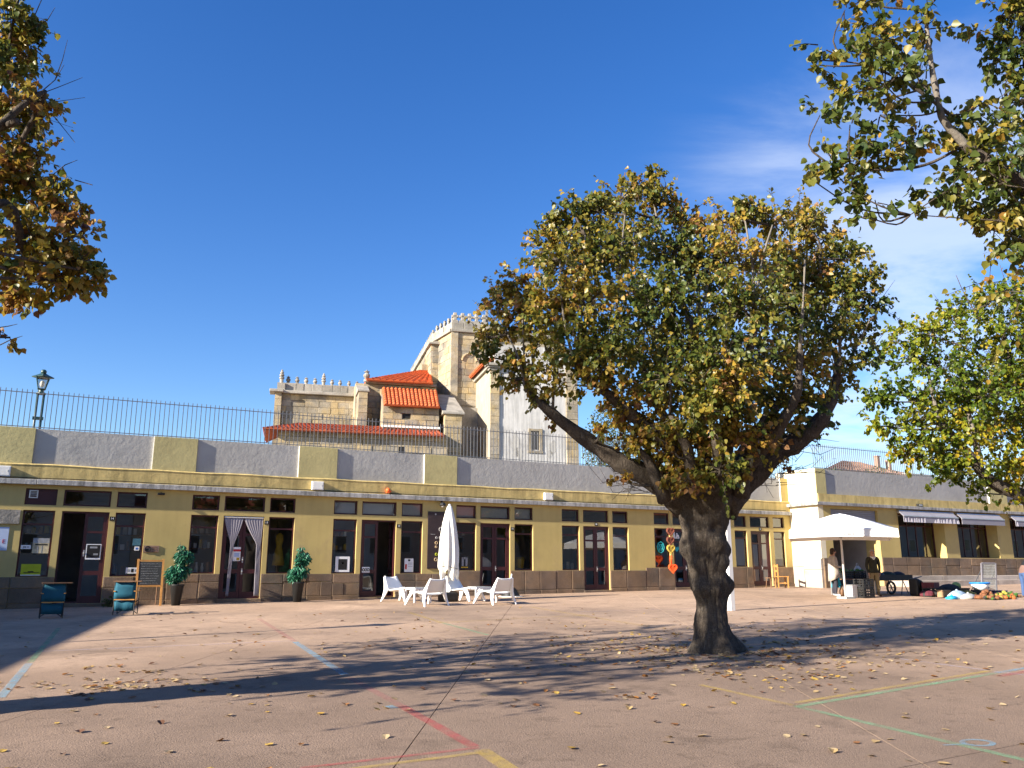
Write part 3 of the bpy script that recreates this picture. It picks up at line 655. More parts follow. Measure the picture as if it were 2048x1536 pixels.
# --- battlemented west block
w1 = 5.0
u0, u1 = cu_(563, 800, w1), cu_(722, 800, w1); zc = cz_(640, 789, w1 - .2); zp = cz_(640, 769, w1)
cbox(u0, u1 + 3, w1 + .06, w1 + 7, TZ, zp - .05, ASH, 'wall'); ash(u0, u1, TZ + 2, zc - .04, w1, ASH, .62, .36)
cbox(u0 - .35, u1, w1 - .28, w1 + .06, zc - .02, zc + .16, ASHG, 'cornice', .03)
ash(u0 + .05, u1, zc + .16, zp, w1 + .02, ASHG, .6, .42)
ub = cu_(549, 800, w1 - .5); cbox(ub, u0, w1 - .22, w1 + .9, TZ, zc + .1, ASH, 'buttress'); ash(ub, u0, TZ + 1.5, zc, w1 - .24, ASH, .7, .4)
cbox(ub - .32, u0 + .1, w1 - .5, w1 + .6, zc, zc + .17, ASHG, 'cornice_block', .03)
zt = cz_(557, 766, w1); cbox(ub + .1, ub + .55, w1 - .2, w1 + .3, zc + .17, zt, ASHG, 'pinnacle_base')
finial(ub + .33, w1 + .05, zt, cz_(557, 738, w1) - zt, True)
for px in (576, 594, 612, 630, 647, 664, 680, 698, 714):
    u, z = cuv(px, 770, w1 + .2); tall = px == 647; top = cz_(px, 745 if tall else 750 + (px - 576) * .08, w1 + .2); finial(u, w1 + .25, zp - .03, top - zp, tall)
# --- pier with weathered cap and small finial
w2 = 2.2
a, b = cu_(717, 800, w2), cu_(735, 800, w2); zk = cz_(722, 783, w2)
cbox(a, b, w2 + .06, w2 + 2, TZ + 1, zk, ASH, 'buttress'); ash(a, b, TZ + 1.2, zk, w2, ASH, .9, .42)
mb = MB(); mb.prism([cf(a - .08, w2 - .1, zk), cf(a - .08, w2 - .1, zk + .08), cf(a - .08, w2 + 1.6, zk + .75), cf(a - .08, w2 + 1.6, zk)], CU * (b - a + .16)); mk('buttress_cap', mb, ASHG, ch)
# --- wall behind with hipped roof
w3 = 3.6
a2, b2 = cu_(736, 800, w3), cu_(872, 800, w3); zr = cz_(790, 767, w3 - .4)
cbox(a - .1, b2, w3 + .06, w3 + 5, TZ + 1, zr, ASH, 'wall'); ash(a2 - .3, b2, TZ + 2, zr - .05, w3, ASH, .7, .36)
cbox(a2 - .2, b2, w3 - .2, w3 + .05, zr - .02, zr + .12, ASHG, 'cornice', .02)
el = cf(cu_(734, 766, w3 - .5), w3 - .5, zr + .12); er = cf(cu_(866, 770, w3 - .5), w3 - .5, zr + .12)
ap = onP(862, 743, CO + CW * (w3 + 5), CW)
tile_roof(el, er, ap, ap - CU * .6, ch, TERRA)
bl = el + CW * 5.5; tile_roof(bl, el, ap - CU * .6, ap - CU * .6 + CW * .5, ch, TERRA)
finial(cu_(733, 770, w3 - .3), w3 - .2, zr + .05, .75)
# --- projecting box with tiled lean-to roof
w4 = 1.0
a, b = cu_(766, 830, w4), cu_(878, 830, w4); ze = cz_(820, 812, w4 - .35); zb = cz_(820, 852, w4)
holes = [(cu_(806, 830, w4), cu_(820, 830, w4), cz_(812, 836, w4), cz_(812, 826, w4))]
cbox(a, b, w4 + .07, w4 + 2.6, TZ + .5, ze - .03, ASH, 'wall'); ash(a, b, zb, ze - .03, w4, ASH, .6, .34, holes)
cbox(holes[0][0], holes[0][1], w4 + .02, w4 + .068, holes[0][2], holes[0][3], BLACK, 'window')
cbox(a - .06, b + .06, w4 - .05, w4 + .05, zb - .12, zb - .0, WHITEP, 'white_base')
top = onP(764, 777, CO + CW * (w4 + 2.4), CW); tr = onP(874, 780, CO + CW * (w4 + 2.4), CW); zt = (top.z + tr.z) / 2
ee = cuv(768, 812, w4 - .35)[0], cuv(880, 815, w4 - .35)[0]
tile_roof(cf(ee[0], w4 - .35, ze), cf(ee[1], w4 - .35, ze), cf((tr - CO).dot(CU), w4 + 2.4, zt), cf((top - CO).dot(CU), w4 + 2.4, zt), ch, TERRA, .24, .42)
mb = MB(); mb.prism([cf(a + .01, w4 + .08, ze - .1), cf(a + .01, w4 + 2.4, ze - .1), cf(a + .01, w4 + 2.4, zt - .08)], CU * (b - a - .02)); mk('gable_wall', mb, ASH, ch)
# --- tall nave with an oblique face at its left corner
w5 = 4.2
un = cu_(904, 700, w5); ur = cu_(1120, 700, w5); zn = cz_(915, 664, w5); ztop = cz_(918, 645, w5)
def at_z(px, py, z): d = ray(px, py); return EYE + d * ((z - 1.65) / d.z)
Q1 = cf(un, w5, 0); Q2 = at_z(864, 669, ztop); Q3 = at_z(817, 751, ztop); Q2.z = Q3.z = 0
def wall_between(a, b, skip=0):
    d = (b - a); ln = d.length; d.normalize(); n_ = Vector((d.y, -d.x, 0)); rz = math.atan2(d.y, d.x); T = Matrix.Translation(a) @ Matrix.Rotation(rz, 4, 'Z')
    # local x runs a->b, local -y faces out
    if n_.dot(EYE - a) < 0: return wall_between(b, a, skip)
    def bx(x0, x1, y0, y1, z0, z1, mat, name): mb = MB(); mb.box(x0, x1, y0, y1, z0, z1, T); return mk(name, mb, mat, ch)
    bx(0, ln, .06, .9, TZ, ztop - .05, ASH, 'wall'); bx(-.1, ln + .1, -.2, .06, zn - .03, zn + .16, ASHG, 'cornice')
    for z0, z1, mat, l, c in ((TZ + 3.2, zn - .05, ASH, .85, .42), (zn + .16, ztop, ASHG, .9, .38)):
        nz = max(1, round((z1 - z0) / c)); c = (z1 - z0) / nz
        for j in range(nz):
            x = -(rnd.random() * l * .6 if j % 2 else 0)
            while x < ln - .03:
                wd = l * rnd.uniform(.65, 1.35); p, q = max(x, 0), min(x + wd, ln); x += wd
                if q - p < .08: continue
                STN.append(((q - p) * c * .6, T @ Vector(((p + q) / 2, .03 - rnd.uniform(0, .03), z0 + (j + .5) * c)), (q - p - .014, .12, c - .014), rz, mat))
    x = .4
    while x < ln - .2:
        mb = MB(); T2 = T @ Matrix.Translation((x, .2, ztop - .03)); mb.box(-.15, .15, -.1, .1, 0, .18, T2); mb.box(-.08, .08, -.08, .08, .18, .56, T2); mb.box(-.15, .15, -.08, .08, .33, .44, T2); mk('merlon', mb, ASHG, ch, bevel=.03); x += .62
    return T
wall_between(Q1, Q2); wall_between(Q2, Q3)
for px, py in ((840, 742), (853, 735)):
    q = at_z(px, py, ztop - 2.6); k = Q2 + (Q3 - Q2) * .35 if px == 840 else Q2 + (Q3 - Q2) * .12
    mb = MB(); mb.box(-.55, .55, -.35, .5, TZ, zn - 1.2, Matrix.Translation(k) @ Matrix.Rotation(math.atan2((Q3 - Q2).y, (Q3 - Q2).x), 4, 'Z')); mk('buttress', mb, ASH, ch, bevel=.03)
wb = w5 + 9
cbox(un + .9, ur, w5 + .06, wb, TZ, ztop - .3, ASH, 'wall')
ash(un + .0, cu_(1000, 700, w5), TZ + 2.5, zn - .05, w5, ASH, .75, .40)
cbox(un - .1, ur, w5 - .22, w5 + .05, zn - .03, zn + .16, ASHG, 'cornice', .03)
ash(un, cu_(1000, 700, w5), zn + .16, ztop, w5 + .03, ASHG, .7, .36)
for i, px in enumerate((910, 925, 939, 953, 968)):
    u, _ = cuv(px, 645, w5 + .2); mb = MB(); c = cf(u, w5 + .2, ztop - .03); T = Matrix.Translation(c) @ Matrix.Rotation(CA, 4, 'Z')
    mb.box(-.22, .22, -.12, .12, 0, .22, T); mb.box(-.11, .11, -.1, .1, .22, .72, T); mb.box(-.22, .22, -.1, .1, .40, .56, T); mk('merlon', mb, ASHG, ch, bevel=.03)
cbox(un - .08, un + .36, w5 - .14, w5 + .05, TZ + 3, zn - .04, ASH, 'pilaster')
# blind arch on the nave
ua, ub_ = cu_(924, 730, w5), cu_(953, 730, w5); um, rr = (ua + ub_) / 2, (ub_ - ua) / 2; z1 = cz_(938, 722, w5)
mb = MB(); mb.tube([cf(um - rr * math.cos(t), w5 - .06, z1 + rr * math.sin(t)) for t in [math.pi * i / 12 for i in range(13)]], .075, 6); mk('blind_arch', mb, ASH, ch)
# side buttress of the nave
wq = w5 + 2.0
a, b = cu_(864, 720, wq), cu_(886, 720, wq); zk = cz_(875, 690, wq)
cbox(a, b + .2, wq + .06, wq + 1.3, TZ + 2, zk, ASH, 'buttress'); ash(a, b + .2, TZ + 3, zk, wq, ASH, .8, .42)
ash(wq, wq + 1.3, TZ + 3, zk, a - .02, ASH, .8, .42, side=True)
mb = MB(); mb.prism([cf(a - .25, wq - .22, zk), cf(b + .3, wq - .22, zk), cf(b + .3, wq - .22, zk + .3), cf(a - .25, wq - .22, zk + .12)], CW * 1.6); mk('buttress_cap', mb, ASHG, ch, bevel=.03)
# --- low buttress with steep stone cap
w6 = .6
a, b = cu_(889, 880, w6), cu_(923, 880, w6); zk = cz_(905, 829, w6)
cbox(a, b, w6 + .06, w5, TZ - .2, zk, ASH, 'buttress'); ash(a, b, TZ, zk, w6, ASH, .7, .36)
zz1 = cz_(920, 800, w6 + 2.6)
mb = MB(); mb.prism([cf(a - .15, w6 - .15, zk), cf(a - .15, w6 - .15, zk + .12), cf(a - .15, w5, zz1 + .5), cf(a - .15, w5, zk)], CU * (b - a + .3)); mk('buttress_cap', mb, ASHG, ch, bevel=.02)
cbox(b, cu_(958, 860, w5 - .6), w5 - .6, w5 + .1, TZ - .2, cz_(935, 815, w5 - .6), ASHG, 'low_wall')
# --- white plastered chapel
w7 = .2
a, b = cu_(980, 850, w7), cu_(1156, 850, w7); ztp = cz_(1000, 728, w7)
c8 = cbox(a + .3, b - .3, w7, w7 + 6, TZ - .3, ztp + 1.2, PLASTER, 'chapel_wall')
cbox(a, a + .31, w7 + .001, w5 + 1, TZ - .3, ztp, OCHREPL, 'chapel_side_wall')
up = cu_(998, 850, w7)
ash(a, up, TZ - .3, ztp - .02, w7 - .04, ASH, 1.2, .45); ash(b - .75, b, TZ - .3, ztp - .02, w7 - .04, ASH, 1.2, .45)
for k, (e, zz, h) in enumerate(((.10, -.42, .12), (.18, -.28, .1), (.28, -.17, .17))): cbox(a - e, up + .05, w7 - .04 - e, w7 + .3 + k * .01, ztp + zz, ztp + zz + h, ASHG, 'cornice', .02)
cbox(a - .16, a + .1, w7 + .32, w5 + 1, ztp - .28, ztp - .0, ASHG, 'cornice', .02)
tile_roof(cf(a - .4, w5 + 1, ztp + .02), cf(a - .4, w7 + .1, ztp + .02), cf(a + .9, w7 + .4, ztp + .75), cf(a + .9, w5 + 1, ztp + .75), ch, TERRA)
wx0, wz1 = cuv(1062, 862, w7); wx1, wz0 = cuv(1078, 899, w7)
cbox(wx0, wx1, w7 - .012, w7 + .02, wz0, wz1, BLACK, 'window')
for s in range(1, 4):
    x = wx0 + (wx1 - wx0) * s / 4; p = cf(x, w7 - .03, wz0); mb = MB(); mb.tube([p, p + Vector((0, 0, wz1 - wz0))], .016, 5); mk('window_bar', mb, METAL, ch)
for q in ((wx0 - .16, wx0, wz0 - .1, wz1 + .14), (wx1, wx1 + .2, wz0 - .1, wz1 + .14), (wx0, wx1, wz1, wz1 + .13), (wx0 - .2, wx1 + .24, wz0 - .22, wz0 - .09)): cbox(q[0] + .002, q[1] - .002, w7 - .06, w7 + .05, q[2], q[3], ASH, 'window_surround', .01)
# cement patches where the plaster fell
for px, py, sx_, sy in ((1031, 890, 9, 26), (1038, 905, 8, 14), (1106, 896, 9, 16), (1100, 908, 6, 8)):
    u, z = cuv(px, py, w7); k = 14; mb = MB(); sc = 46 / FPX
    mb.prism([cf(u + sx_ * sc * math.cos(t) * q, w7 - .006, z + sy * sc * math.sin(t) * q) for t, q in [(2 * math.pi * i / k, rnd.uniform(.7, 1.15)) for i in range(k)]], CW * .02); mk('bare_patch', mb, GREYP, ch)
# small stone cross above the nave
u, z = cuv(976, 618, w5); mb = MB(); p = cf(u, w5 + .3, ztop - .3); zt = cz_(976, 600, w5)
T = Matrix.Translation(p) @ Matrix.Rotation(CA, 4, 'Z'); mb.box(-.07, .07, -.07, .07, 0, zt - p.z, T); mb.box(-.25, .25, -.06, .06, zt - p.z - .38, zt - p.z - .24, T); mk('cross', mb, ASHG, ch)
STN.sort(key=lambda s: -s[0])
for ar, cen, size, rz, mat in STN[:300]: block(cen, size, mat, ch, rz)
for mat in {s[4] for s in STN[300:]}:
    mb = MB()
    for ar, cen, size, rz, m_ in STN[300:]:
        if m_ is mat: mb.box(-size[0] / 2, size[0] / 2, -size[1] / 2, size[1] / 2, -size[2] / 2, size[2] / 2, Matrix.Translation(cen) @ Matrix.Rotation(rz, 4, 'Z'))
    mk('stone_courses', mb, mat, ch, kind='stuff')

# ================================================================== things on the terrace
def street_lamp(label, loc, h, rz=0):
    t = thing('street_lamp', label, 'street lamp', loc, rz, None); X, Y, Z = loc
    g = lambda x, y, z: (X + x, Y + y, Z + z)
    GRNM = bpy.data.materials.get('lamp_green') or M('lamp_green', (.02, .055, .05), .4, .1, 5, spec=.5)
    k = .75; hp = h - .95 * k
    mb = MB(); mb.tube([g(-.085, 0, 0), g(-.085, 0, hp)], .038, 8); mk('post', mb, GRNM, t, True)
    mb = MB(); mb.tube([g(.085, 0, 0), g(.085, 0, hp)], .038, 8); mk('post', mb, GRNM, t, True)
    for z in (.5, hp * .62): mb = MB(); mb.box(X - .15, X + .15, Y - .06, Y + .06, Z + z, Z + z + .09); mk('clamp', mb, GRNM, t)
    mb = MB(); mb.lathe([(.14, hp - .02), (.14, hp + .03), (.08, hp + .06), (.08, hp + .11), (.13, hp + .15)], loc, 10); mk('collar', mb, GRNM, t)
    GL = bpy.data.materials.get('lantern_glass') or glass('lantern_glass', (.8, .8, .78))
    z0, z1 = hp + .15, hp + .52; mb = MB(); mg = MB()
    for i in range(4):
        a, b = [R(45 + 90 * i), R(135 + 90 * i)]
        q = [g((.13) * math.cos(a), (.13) * math.sin(a), z0), g((.13) * math.cos(b), (.13) * math.sin(b), z0), g((.245) * math.cos(b), (.245) * math.sin(b), z1), g((.245) * math.cos(a), (.245) * math.sin(a), z1)]
        mg.add(q, [(0, 1, 2, 3)]); mb.tube([q[0], q[3]], .018, 5); mb.tube([q[0], q[1]], .016, 5); mb.tube([q[3], q[2]], .02, 5)
    mk('lantern_frame', mb, GRNM, t); mk('pane', mg, GL, t)
    mb = MB(); mb.ball(g(0, 0, z0 + .17), .07, 8, 6, sz=1.6); mk('bulb', mb, WHITE, t, True)
    mb = MB(); mb.lathe([(.31, z1), (.32, z1 + .025), (.15, z1 + .10), (.08, z1 + .14)], loc, 4); mk('lantern_roof', mb, GRNM, t)
    mb = MB(); mb.lathe([(.07, z1 + .13), (.085, z1 + .17), (.085, z1 + .22), (.05, z1 + .26), (.01, z1 + .27)], loc, 10); mk('vent_cap', mb, GRNM, t, True)
    return t
p = onY(89, 744, 29.6); street_lamp('green lantern street lamp on twin posts behind the railing at left', (p.x - .02, 29.6, TZ), p.z - TZ)
street_lamp('green lantern street lamp on the plaza beyond the left edge', (-4.35, 16.75, G(-4.35, 16.75)), 4.6)

# distant house beyond the right wing
hy = 70
ho = thing('house', 'low distant house with red tile roofs beyond the right wing railing', 'house', (*onY(1740, 930, hy).xy, TZ))
def hp(px, py, dy=0): return onY(px, py, hy + dy)
def hbox(px0, px1, py0, dy0, dy1, mat, name, z0=TZ):
    a, b = hp(px0, py0, dy0), hp(px1, py0, dy0); mb = MB(); mb.box(a.x, b.x, hy + dy0, hy + dy1, z0, a.z); return mk(name, mb, mat, ho)
hbox(1655, 1812, 938, 0, 7, PLASTER, 'wall'); hbox(1812, 1865, 946, -.5, 5, GREYP, 'annex_wall')
e = hp(1650, 938, -.4); f = hp(1765, 938, -.4); r0, r1 = hp(1684, 918, 3.6), hp(1765, 926, 3.6)
PALET = M('pale_old_tile', (.34, .20, .14), .9, .2, 1.2, .2, 30, .2, rv=.2, dirt=(.25, .19, .14), ds=1.2, dlo=.5)
zr = r0.z - .25; tile_roof(e, (f.x, f.y, e.z), (f.x + 1, r1.y, zr), (r0.x, r0.y, zr), ho, PALET, .35, .6)
e2 = hp(1765, 938, -.4); f2 = hp(1860, 944, -.4); tile_roof((f.x + .05, f.y, e.z), (f2.x, f2.y, e.z - .15), (f2.x - .5, f2.y + 4, zr - .9), (f.x + 1, r1.y, zr - .05), ho, PALET, .35, .6)
for px, py in ((1757, 913), (1780, 922)):
    a = hp(px - 2.5, py, 2); b = hp(px + 2.5, py, 2); mb = MB(); mb.box(a.x, b.x, hy + 2, hy + 2.5, e.z, a.z); mb.box(a.x - .08, b.x + .08, hy + 1.95, hy + 2.55, a.z, a.z + .12); mk('chimney', mb, PALET, ho)
for px in (1668, 1823): a = hp(px, 915, 2); mb = MB(); mb.tube([(a.x, a.y, e.z), (a.x, a.y, a.z)], .03, 5); mb.tube([(a.x - .4, a.y, a.z - .2), (a.x + .4, a.y, a.z - .1)], .02, 5); mk('aerial', mb, METAL, ho)

# ---- leaf clouds (numpy)
rg = np.random.default_rng(11)
LT = np.array([(0, 0, 0), (.40, .14, .07), (.44, .52, .10), (0, 1.05, -.08), (-.44, .52, .10), (-.40, .14, .07)])
def leaf_mesh(name, P, D, Nn, Sz, tint, mat, tmpl=LT):
    n = len(P); D = D / np.linalg.norm(D, axis=1, keepdims=True); sd = np.cross(D, Nn); sd /= np.linalg.norm(sd, axis=1, keepdims=True) + 1e-9; Nn = np.cross(sd, D)
    V = P[:, None, :] + Sz[:, None, None] * (tmpl[None, :, 0:1] * sd[:, None, :] + tmpl[None, :, 1:2] * D[:, None, :] + tmpl[None, :, 2:3] * Nn[:, None, :])
    me = bpy.data.meshes.new(name); me.vertices.add(n * 6); me.vertices.foreach_set('co', V.reshape(-1).astype(np.float32))
    idx = (np.arange(n)[:, None] * 6 + np.array([0, 1, 2, 3, 0, 3, 4, 5])[None, :]).reshape(-1).astype(np.int32)
    me.loops.add(n * 8); me.loops.foreach_set('vertex_index', idx); me.polygons.add(n * 2)
    me.polygons.foreach_set('loop_start', (np.arange(n * 2) * 4).astype(np.int32)); me.polygons.foreach_set('loop_total', np.full(n * 2, 4, np.int32))
    at = me.attributes.new('tint', 'FLOAT', 'POINT'); at.data.foreach_set('value', np.repeat(np.clip(tint, 0, 1), 6).astype(np.float32))
    me.materials.append(mat); me.update(calc_edges=True); me.validate(); return me
def unit(n):
    v = rg.normal(size=(n, 3)); return v / np.linalg.norm(v, axis=1, keepdims=True)
def shrub(label, c, r, n, name='shrub', mat=HEDGE, cat='shrub', size=.09):
    t = thing(name, label, cat, c); v = unit(n) * (rg.random((n, 1)) ** .4); P = np.array(c) + v * np.array(r) + np.array((0, 0, r[2] * .8)); P += rg.normal(size=P.shape) * .05
    me = leaf_mesh('foliage', P, v + unit(n) * .8, unit(n) + np.array((0, 0, .5)), size * rg.uniform(.6, 1.2, n), rg.random(n), mat); mk('foliage', me, mat, t, kind='stuff')
    mb = MB()
    for i in range(7):
        a = rnd.uniform(0, 6.28); mb.tube([c, (c[0] + r[0] * .4 * math.cos(a), c[1] + r[1] * .4 * math.sin(a), c[2] + r[2] * .8), (c[0] + r[0] * .8 * math.cos(a), c[1] + r[1] * .8 * math.sin(a), c[2] + r[2] * 1.3)], [.03, .02, .008], 5)
    mk('stem', mb, BARK, t)
for lab, px0, px1, py, Y in (('rounded green shrub behind the right railing in front of the house', 1715, 1800, 929, 31), ('broad low shrub behind the right railing near the right tree', 1848, 1960, 943, 31), ('small low shrub at the corner behind the white end wall', 1655, 1680, 935, 29)):
    a, b = onY(px0, py, Y), onY(px1, py, Y); shrub(lab, ((a.x + b.x) / 2, Y, TZ), ((b.x - a.x) / 2, 1.0, (a.z - TZ) / 1.8), 1500)
a, b = onY(1158, 800, 36), onY(1250, 800, 36); shrub('tall dark shrub behind the railing beside the white chapel', ((a.x + b.x) / 2 + .3, 36, TZ), ((b.x - a.x) / 2, 1.2, (a.z - TZ) / 1.8), 5000)  # dark leaf mass put in to fill the dark stretch beside the chapel
# ================================================================== POSTERS, SIGNS, BOXES ON THE FACADE
def flat(name, px0, py0, px1, py1, mat, label, cat, y=YF + .06, th=.006, frame=None, root=None):
    x0, z1 = FX(px0, py0, y); x1, z0 = FX(px1, py1, y)
    x0b, _ = FX(px0, py1, y); 
    mb = MB(); mb.box(x0, x1, y - th, y, z0, z1); o = mk(name, mb, mat); 
    if label: tag(o, label, cat)
    o['_r'] = (x0, x1, z0, z1, y - th); return o
def art(o, cells, name='print'):
    x0, x1, z0, z1, y = o['_r']; by = {}
    for (u0, v0, u1, v1, m) in cells: by.setdefault(m.name, (m, MB()))[1].box(x0 + (x1 - x0) * u0, x0 + (x1 - x0) * u1, y - .0025, y, z1 - (z1 - z0) * v1, z1 - (z1 - z0) * v0)
    for m, mb in by.values(): mk(name, mb, m, o)
GREYS = M('grey_print', (.28, .29, .30), .7, .3, 12); SEPIA = M('sepia_print', (.46, .40, .26), .7, .25, 9); BROWNP = M('brown_sign_print', (.045, .03, .03), .6, .15, 4); TANP = M('tan_print', (.5, .36, .2), .7)
o = flat('granite_plaque', -30, 1018, 38, 1048, ASHG, 'grey granite plaque on the yellow wall left of the first shop window', 'plaque', YF - .001, .05)
o = flat('banner', -40, 1053, 13, 1101, PALEB, 'pale blue banner below the granite plaque at the left edge', 'banner', YF - .002, .012)
x0, x1, z0, z1, y = o['_r']; text('E', .15, upright(x1 - .10, y - .002, z0 + .24), RED, o)
o = flat('window_note', 42, 1090, 61, 1098, WHITE, 'small white landscape note stuck on the first shop window', 'note'); art(o, [(.2, .3, .55, .75, GREYS), (.6, .35, .85, .65, GREYS)])
o = flat('painting', 67, 1076, 96, 1109, SEPIA, 'pale painting of a boat shape in the first shop window', 'painting'); art(o, [(.0, .0, 1, .3, GREYS), (.15, .36, .9, .44, BLACK), (.3, .5, .36, .95, GREYS), (.55, .48, .6, .9, GREYS), (0, .93, 1, 1, BLACK)])
o = flat('poster', 43, 1128, 80, 1151, LIME, 'yellow green poster with a dark fish shape low in the first shop window', 'poster'); art(o, [(.15, .72, .5, .8, BLACK), (.35, .62, .65, .7, BLACK), (.5, .7, .95, .76, BLACK), (0, .93, 1, 1, WHITE)])
o = flat('poster', 173, 1088, 200, 1119, WHITE, 'black poster with white border on the open shop door', 'poster'); art(o, [(.06, .05, .94, .9, BLACK)]); x0, x1, z0, z1, y = o['_r']
mb = MB(); mb.box(x0 + .1, x1 - .1, y - .004, y - .0026, z1 - .12, z1 - .07); mb.box(x0 + .2, x1 - .07, y - .004, y - .0026, z0 + .12, z0 + .17); mk('print', mb, GREYS, o)
o = flat('sticker', 269, 1093, 278, 1101, WHITE, 'small white and blue sticker at the right of the third window', 'sticker'); art(o, [(.25, .25, .75, .75, M('blue_print', (.06, .14, .4)))])
o = flat('picture', 266, 1077, 281, 1091, M('teal_print', (.05, .13, .17), .6, .3, 9), 'dim teal picture above the blue sticker', 'picture')
o = flat('price_card', 252, 1135, 277, 1147, WHITE, 'white card low in the window behind the chalkboard', 'card'); art(o, [(.1, .3, .3, .7, GREYS), (.4, .2, .6, .8, BLACK), (.7, .3, .9, .7, GREYS)])
o = flat('wood_plaque', 287, 1091, 317, 1105, M('plaque_wood', (.27, .17, .12), .6, .2, 8), 'small brown wooden plaque with a cup emblem beside the third window', 'plaque', YF - .001, .02)
x0, x1, z0, z1, y = o['_r']; mb = MB(); mb.ring((x0 + .12, y - .004, (z0 + z1) / 2), .075, .075, .014); mb.box(x0 + .07, x0 + .17, y - .008, y, (z0 + z1) / 2 - .05, (z0 + z1) / 2 + .01); mk('emblem', mb, BLACK, o)
mb = MB()
for i in range(3): mb.box(x0 + .23, x1 - .05, y - .004, y, z1 - .07 - .06 * i, z1 - .045 - .06 * i)
mk('print', mb, WOODD, o)
o = flat('notice', 467, 1094, 480, 1122, WHITE, 'white notice with a red band on the curtained door', 'notice'); art(o, [(0, .16, 1, .32, RED), (.15, .42, .85, .7, PALEB), (.5, .75, .9, .95, GOLD)])
o = flat('framed_picture', 671, 1113, 698, 1144, WHITE, 'white framed dark picture in the window beside the open door', 'picture', YF + .06, .03); art(o, [(.2, .16, .82, .86, BLACK), (.46, .36, .58, .5, TANP)])
o = flat('poster', 809, 1117, 826, 1144, WHITE, 'white poster with a dark emblem right of the open door', 'poster'); art(o, [(.4, .06, .65, .2, BLACK), (.08, .42, .28, .8, RED), (.4, .32, .9, .36, GREYS), (.4, .45, .9, .48, GREYS), (.4, .58, .9, .61, GREYS)])
o = flat('sticker', 724, 1134, 739, 1145, WHITE, 'white sticker with three black circles on the open glass door', 'sticker'); x0, x1, z0, z1, y = o['_r']
for i in range(3): mb = MB(); mb.ring((x0 + (x1 - x0) * (.2 + .3 * i), y - .003, (z0 + z1) / 2), .035, .04, .012); mk('print', mb, BLACK, o)
o = flat('framed_print', 919, 1112, 938, 1137, BLACK, 'dark framed print with a white figure left of the white parasol door', 'picture', YF + .06, .02); art(o, [(.22, .1, .42, .8, GREYS), (.6, .1, .8, .8, GREYS), (.3, .08, .7, .25, GREYS), (.15, .86, .85, .95, GOLD)])
# white fan shaped board behind the shop door glass
x0, z0 = FX(963, 1140); x1, z1 = FX(989, 1113); mb = MB(); r = x1 - x0
mb.prism([(x0, YF + .16, z0)] + [(x0 + r * math.cos(t), YF + .16, z0 + (z1 - z0) * math.sin(t) ** .8) for t in [math.pi / 2 * i / 10 for i in range(11)]], (0, .02, 0))
tag(mk('fan_board', mb, BOARD), 'white quarter round board behind the glass door right of the parasol', 'board')
# yellow basket
x0, z0 = FX(1040, 1138); x1, z1 = FX(1056, 1114); t = thing('basket', 'yellow slatted basket in the window right of the parasol door', 'basket', ((x0 + x1) / 2, YF + .3, z0))
mb = MB(); mb.lathe([(.13, 0), (.17, .32), (.15, .32), (.12, .03)], ((x0 + x1) / 2, YF + .32, z0 + .03), 12); mk('body', mb, GOLD, t)
for i in range(4): x = x0 + .04 + (x1 - x0 - .08) * i / 3; mb = MB(); mb.box(x - .02, x + .02, YF + .3, YF + .33, z0 + .3, z1); mk('stake', mb, GOLD, t)
mb = MB(); mb.box(x0 - .3, x1 + .2, YF + .2, YF + .6, z0 - .1, z0 + .028); tag(mk('shelf', mb, DARKIN), 'dark display shelf under the yellow basket', 'shelf')
# turquoise emblem, heart and white figures
x, z = FX(1323, 1094.5); mb = MB(); mb.ring((x, YF + .05, z), .17, .215, .02, 8); mb.ring((x, YF + .05, z), .10, .13, .018, 6)
for a in range(4): w = R(45 + 90 * a); mb.tube([(x, YF + .05, z), (x + .16 * math.cos(w), YF + .05, z + .2 * math.sin(w))], .014, 5)
tag(mk('emblem_sticker', mb, TEAL), 'turquoise knotted emblem on the window left of the tree trunk', 'sticker')
def heart(cx, cz, s, n=22): return [(cx + s * .062 * 16 * math.sin(t) ** 3 / 1.0, cz + s * .062 * (13 * math.cos(t) - 5 * math.cos(2 * t) - 2 * math.cos(3 * t) - math.cos(4 * t))) for t in [2 * math.pi * i / n for i in range(n)]]
x, z = FX(1355, 1098); mb = MB(); mb.prism([(a, YF + .06, b) for a, b in heart(x, z, .125)], (0, -.006, 0)); tag(mk('heart_sticker', mb, TEAL), 'turquoise heart on the dark door left of the tree trunk', 'sticker')
x, z = FX(1354, 1077); mb = MB(); y = YF + .052; mb.box(x - .16, x + .16, y, y + .006, z, z + .035)
for dx, h in ((-.09, .34), (.05, .22), (.11, .14)): mb.prism([(x + dx - .06, y, z + .03), (x + dx + .06, y, z + .03), (x + dx + .025, y, z + h * .75), (x + dx - .025, y, z + h * .75)], (0, .006, 0)); mb.ball((x + dx, y + .003, z + h * .85), .035, 8, 5, sy=.1)
tag(mk('figure_sticker', mb, WHITE), 'white little figures on a base line above the turquoise heart', 'sticker')
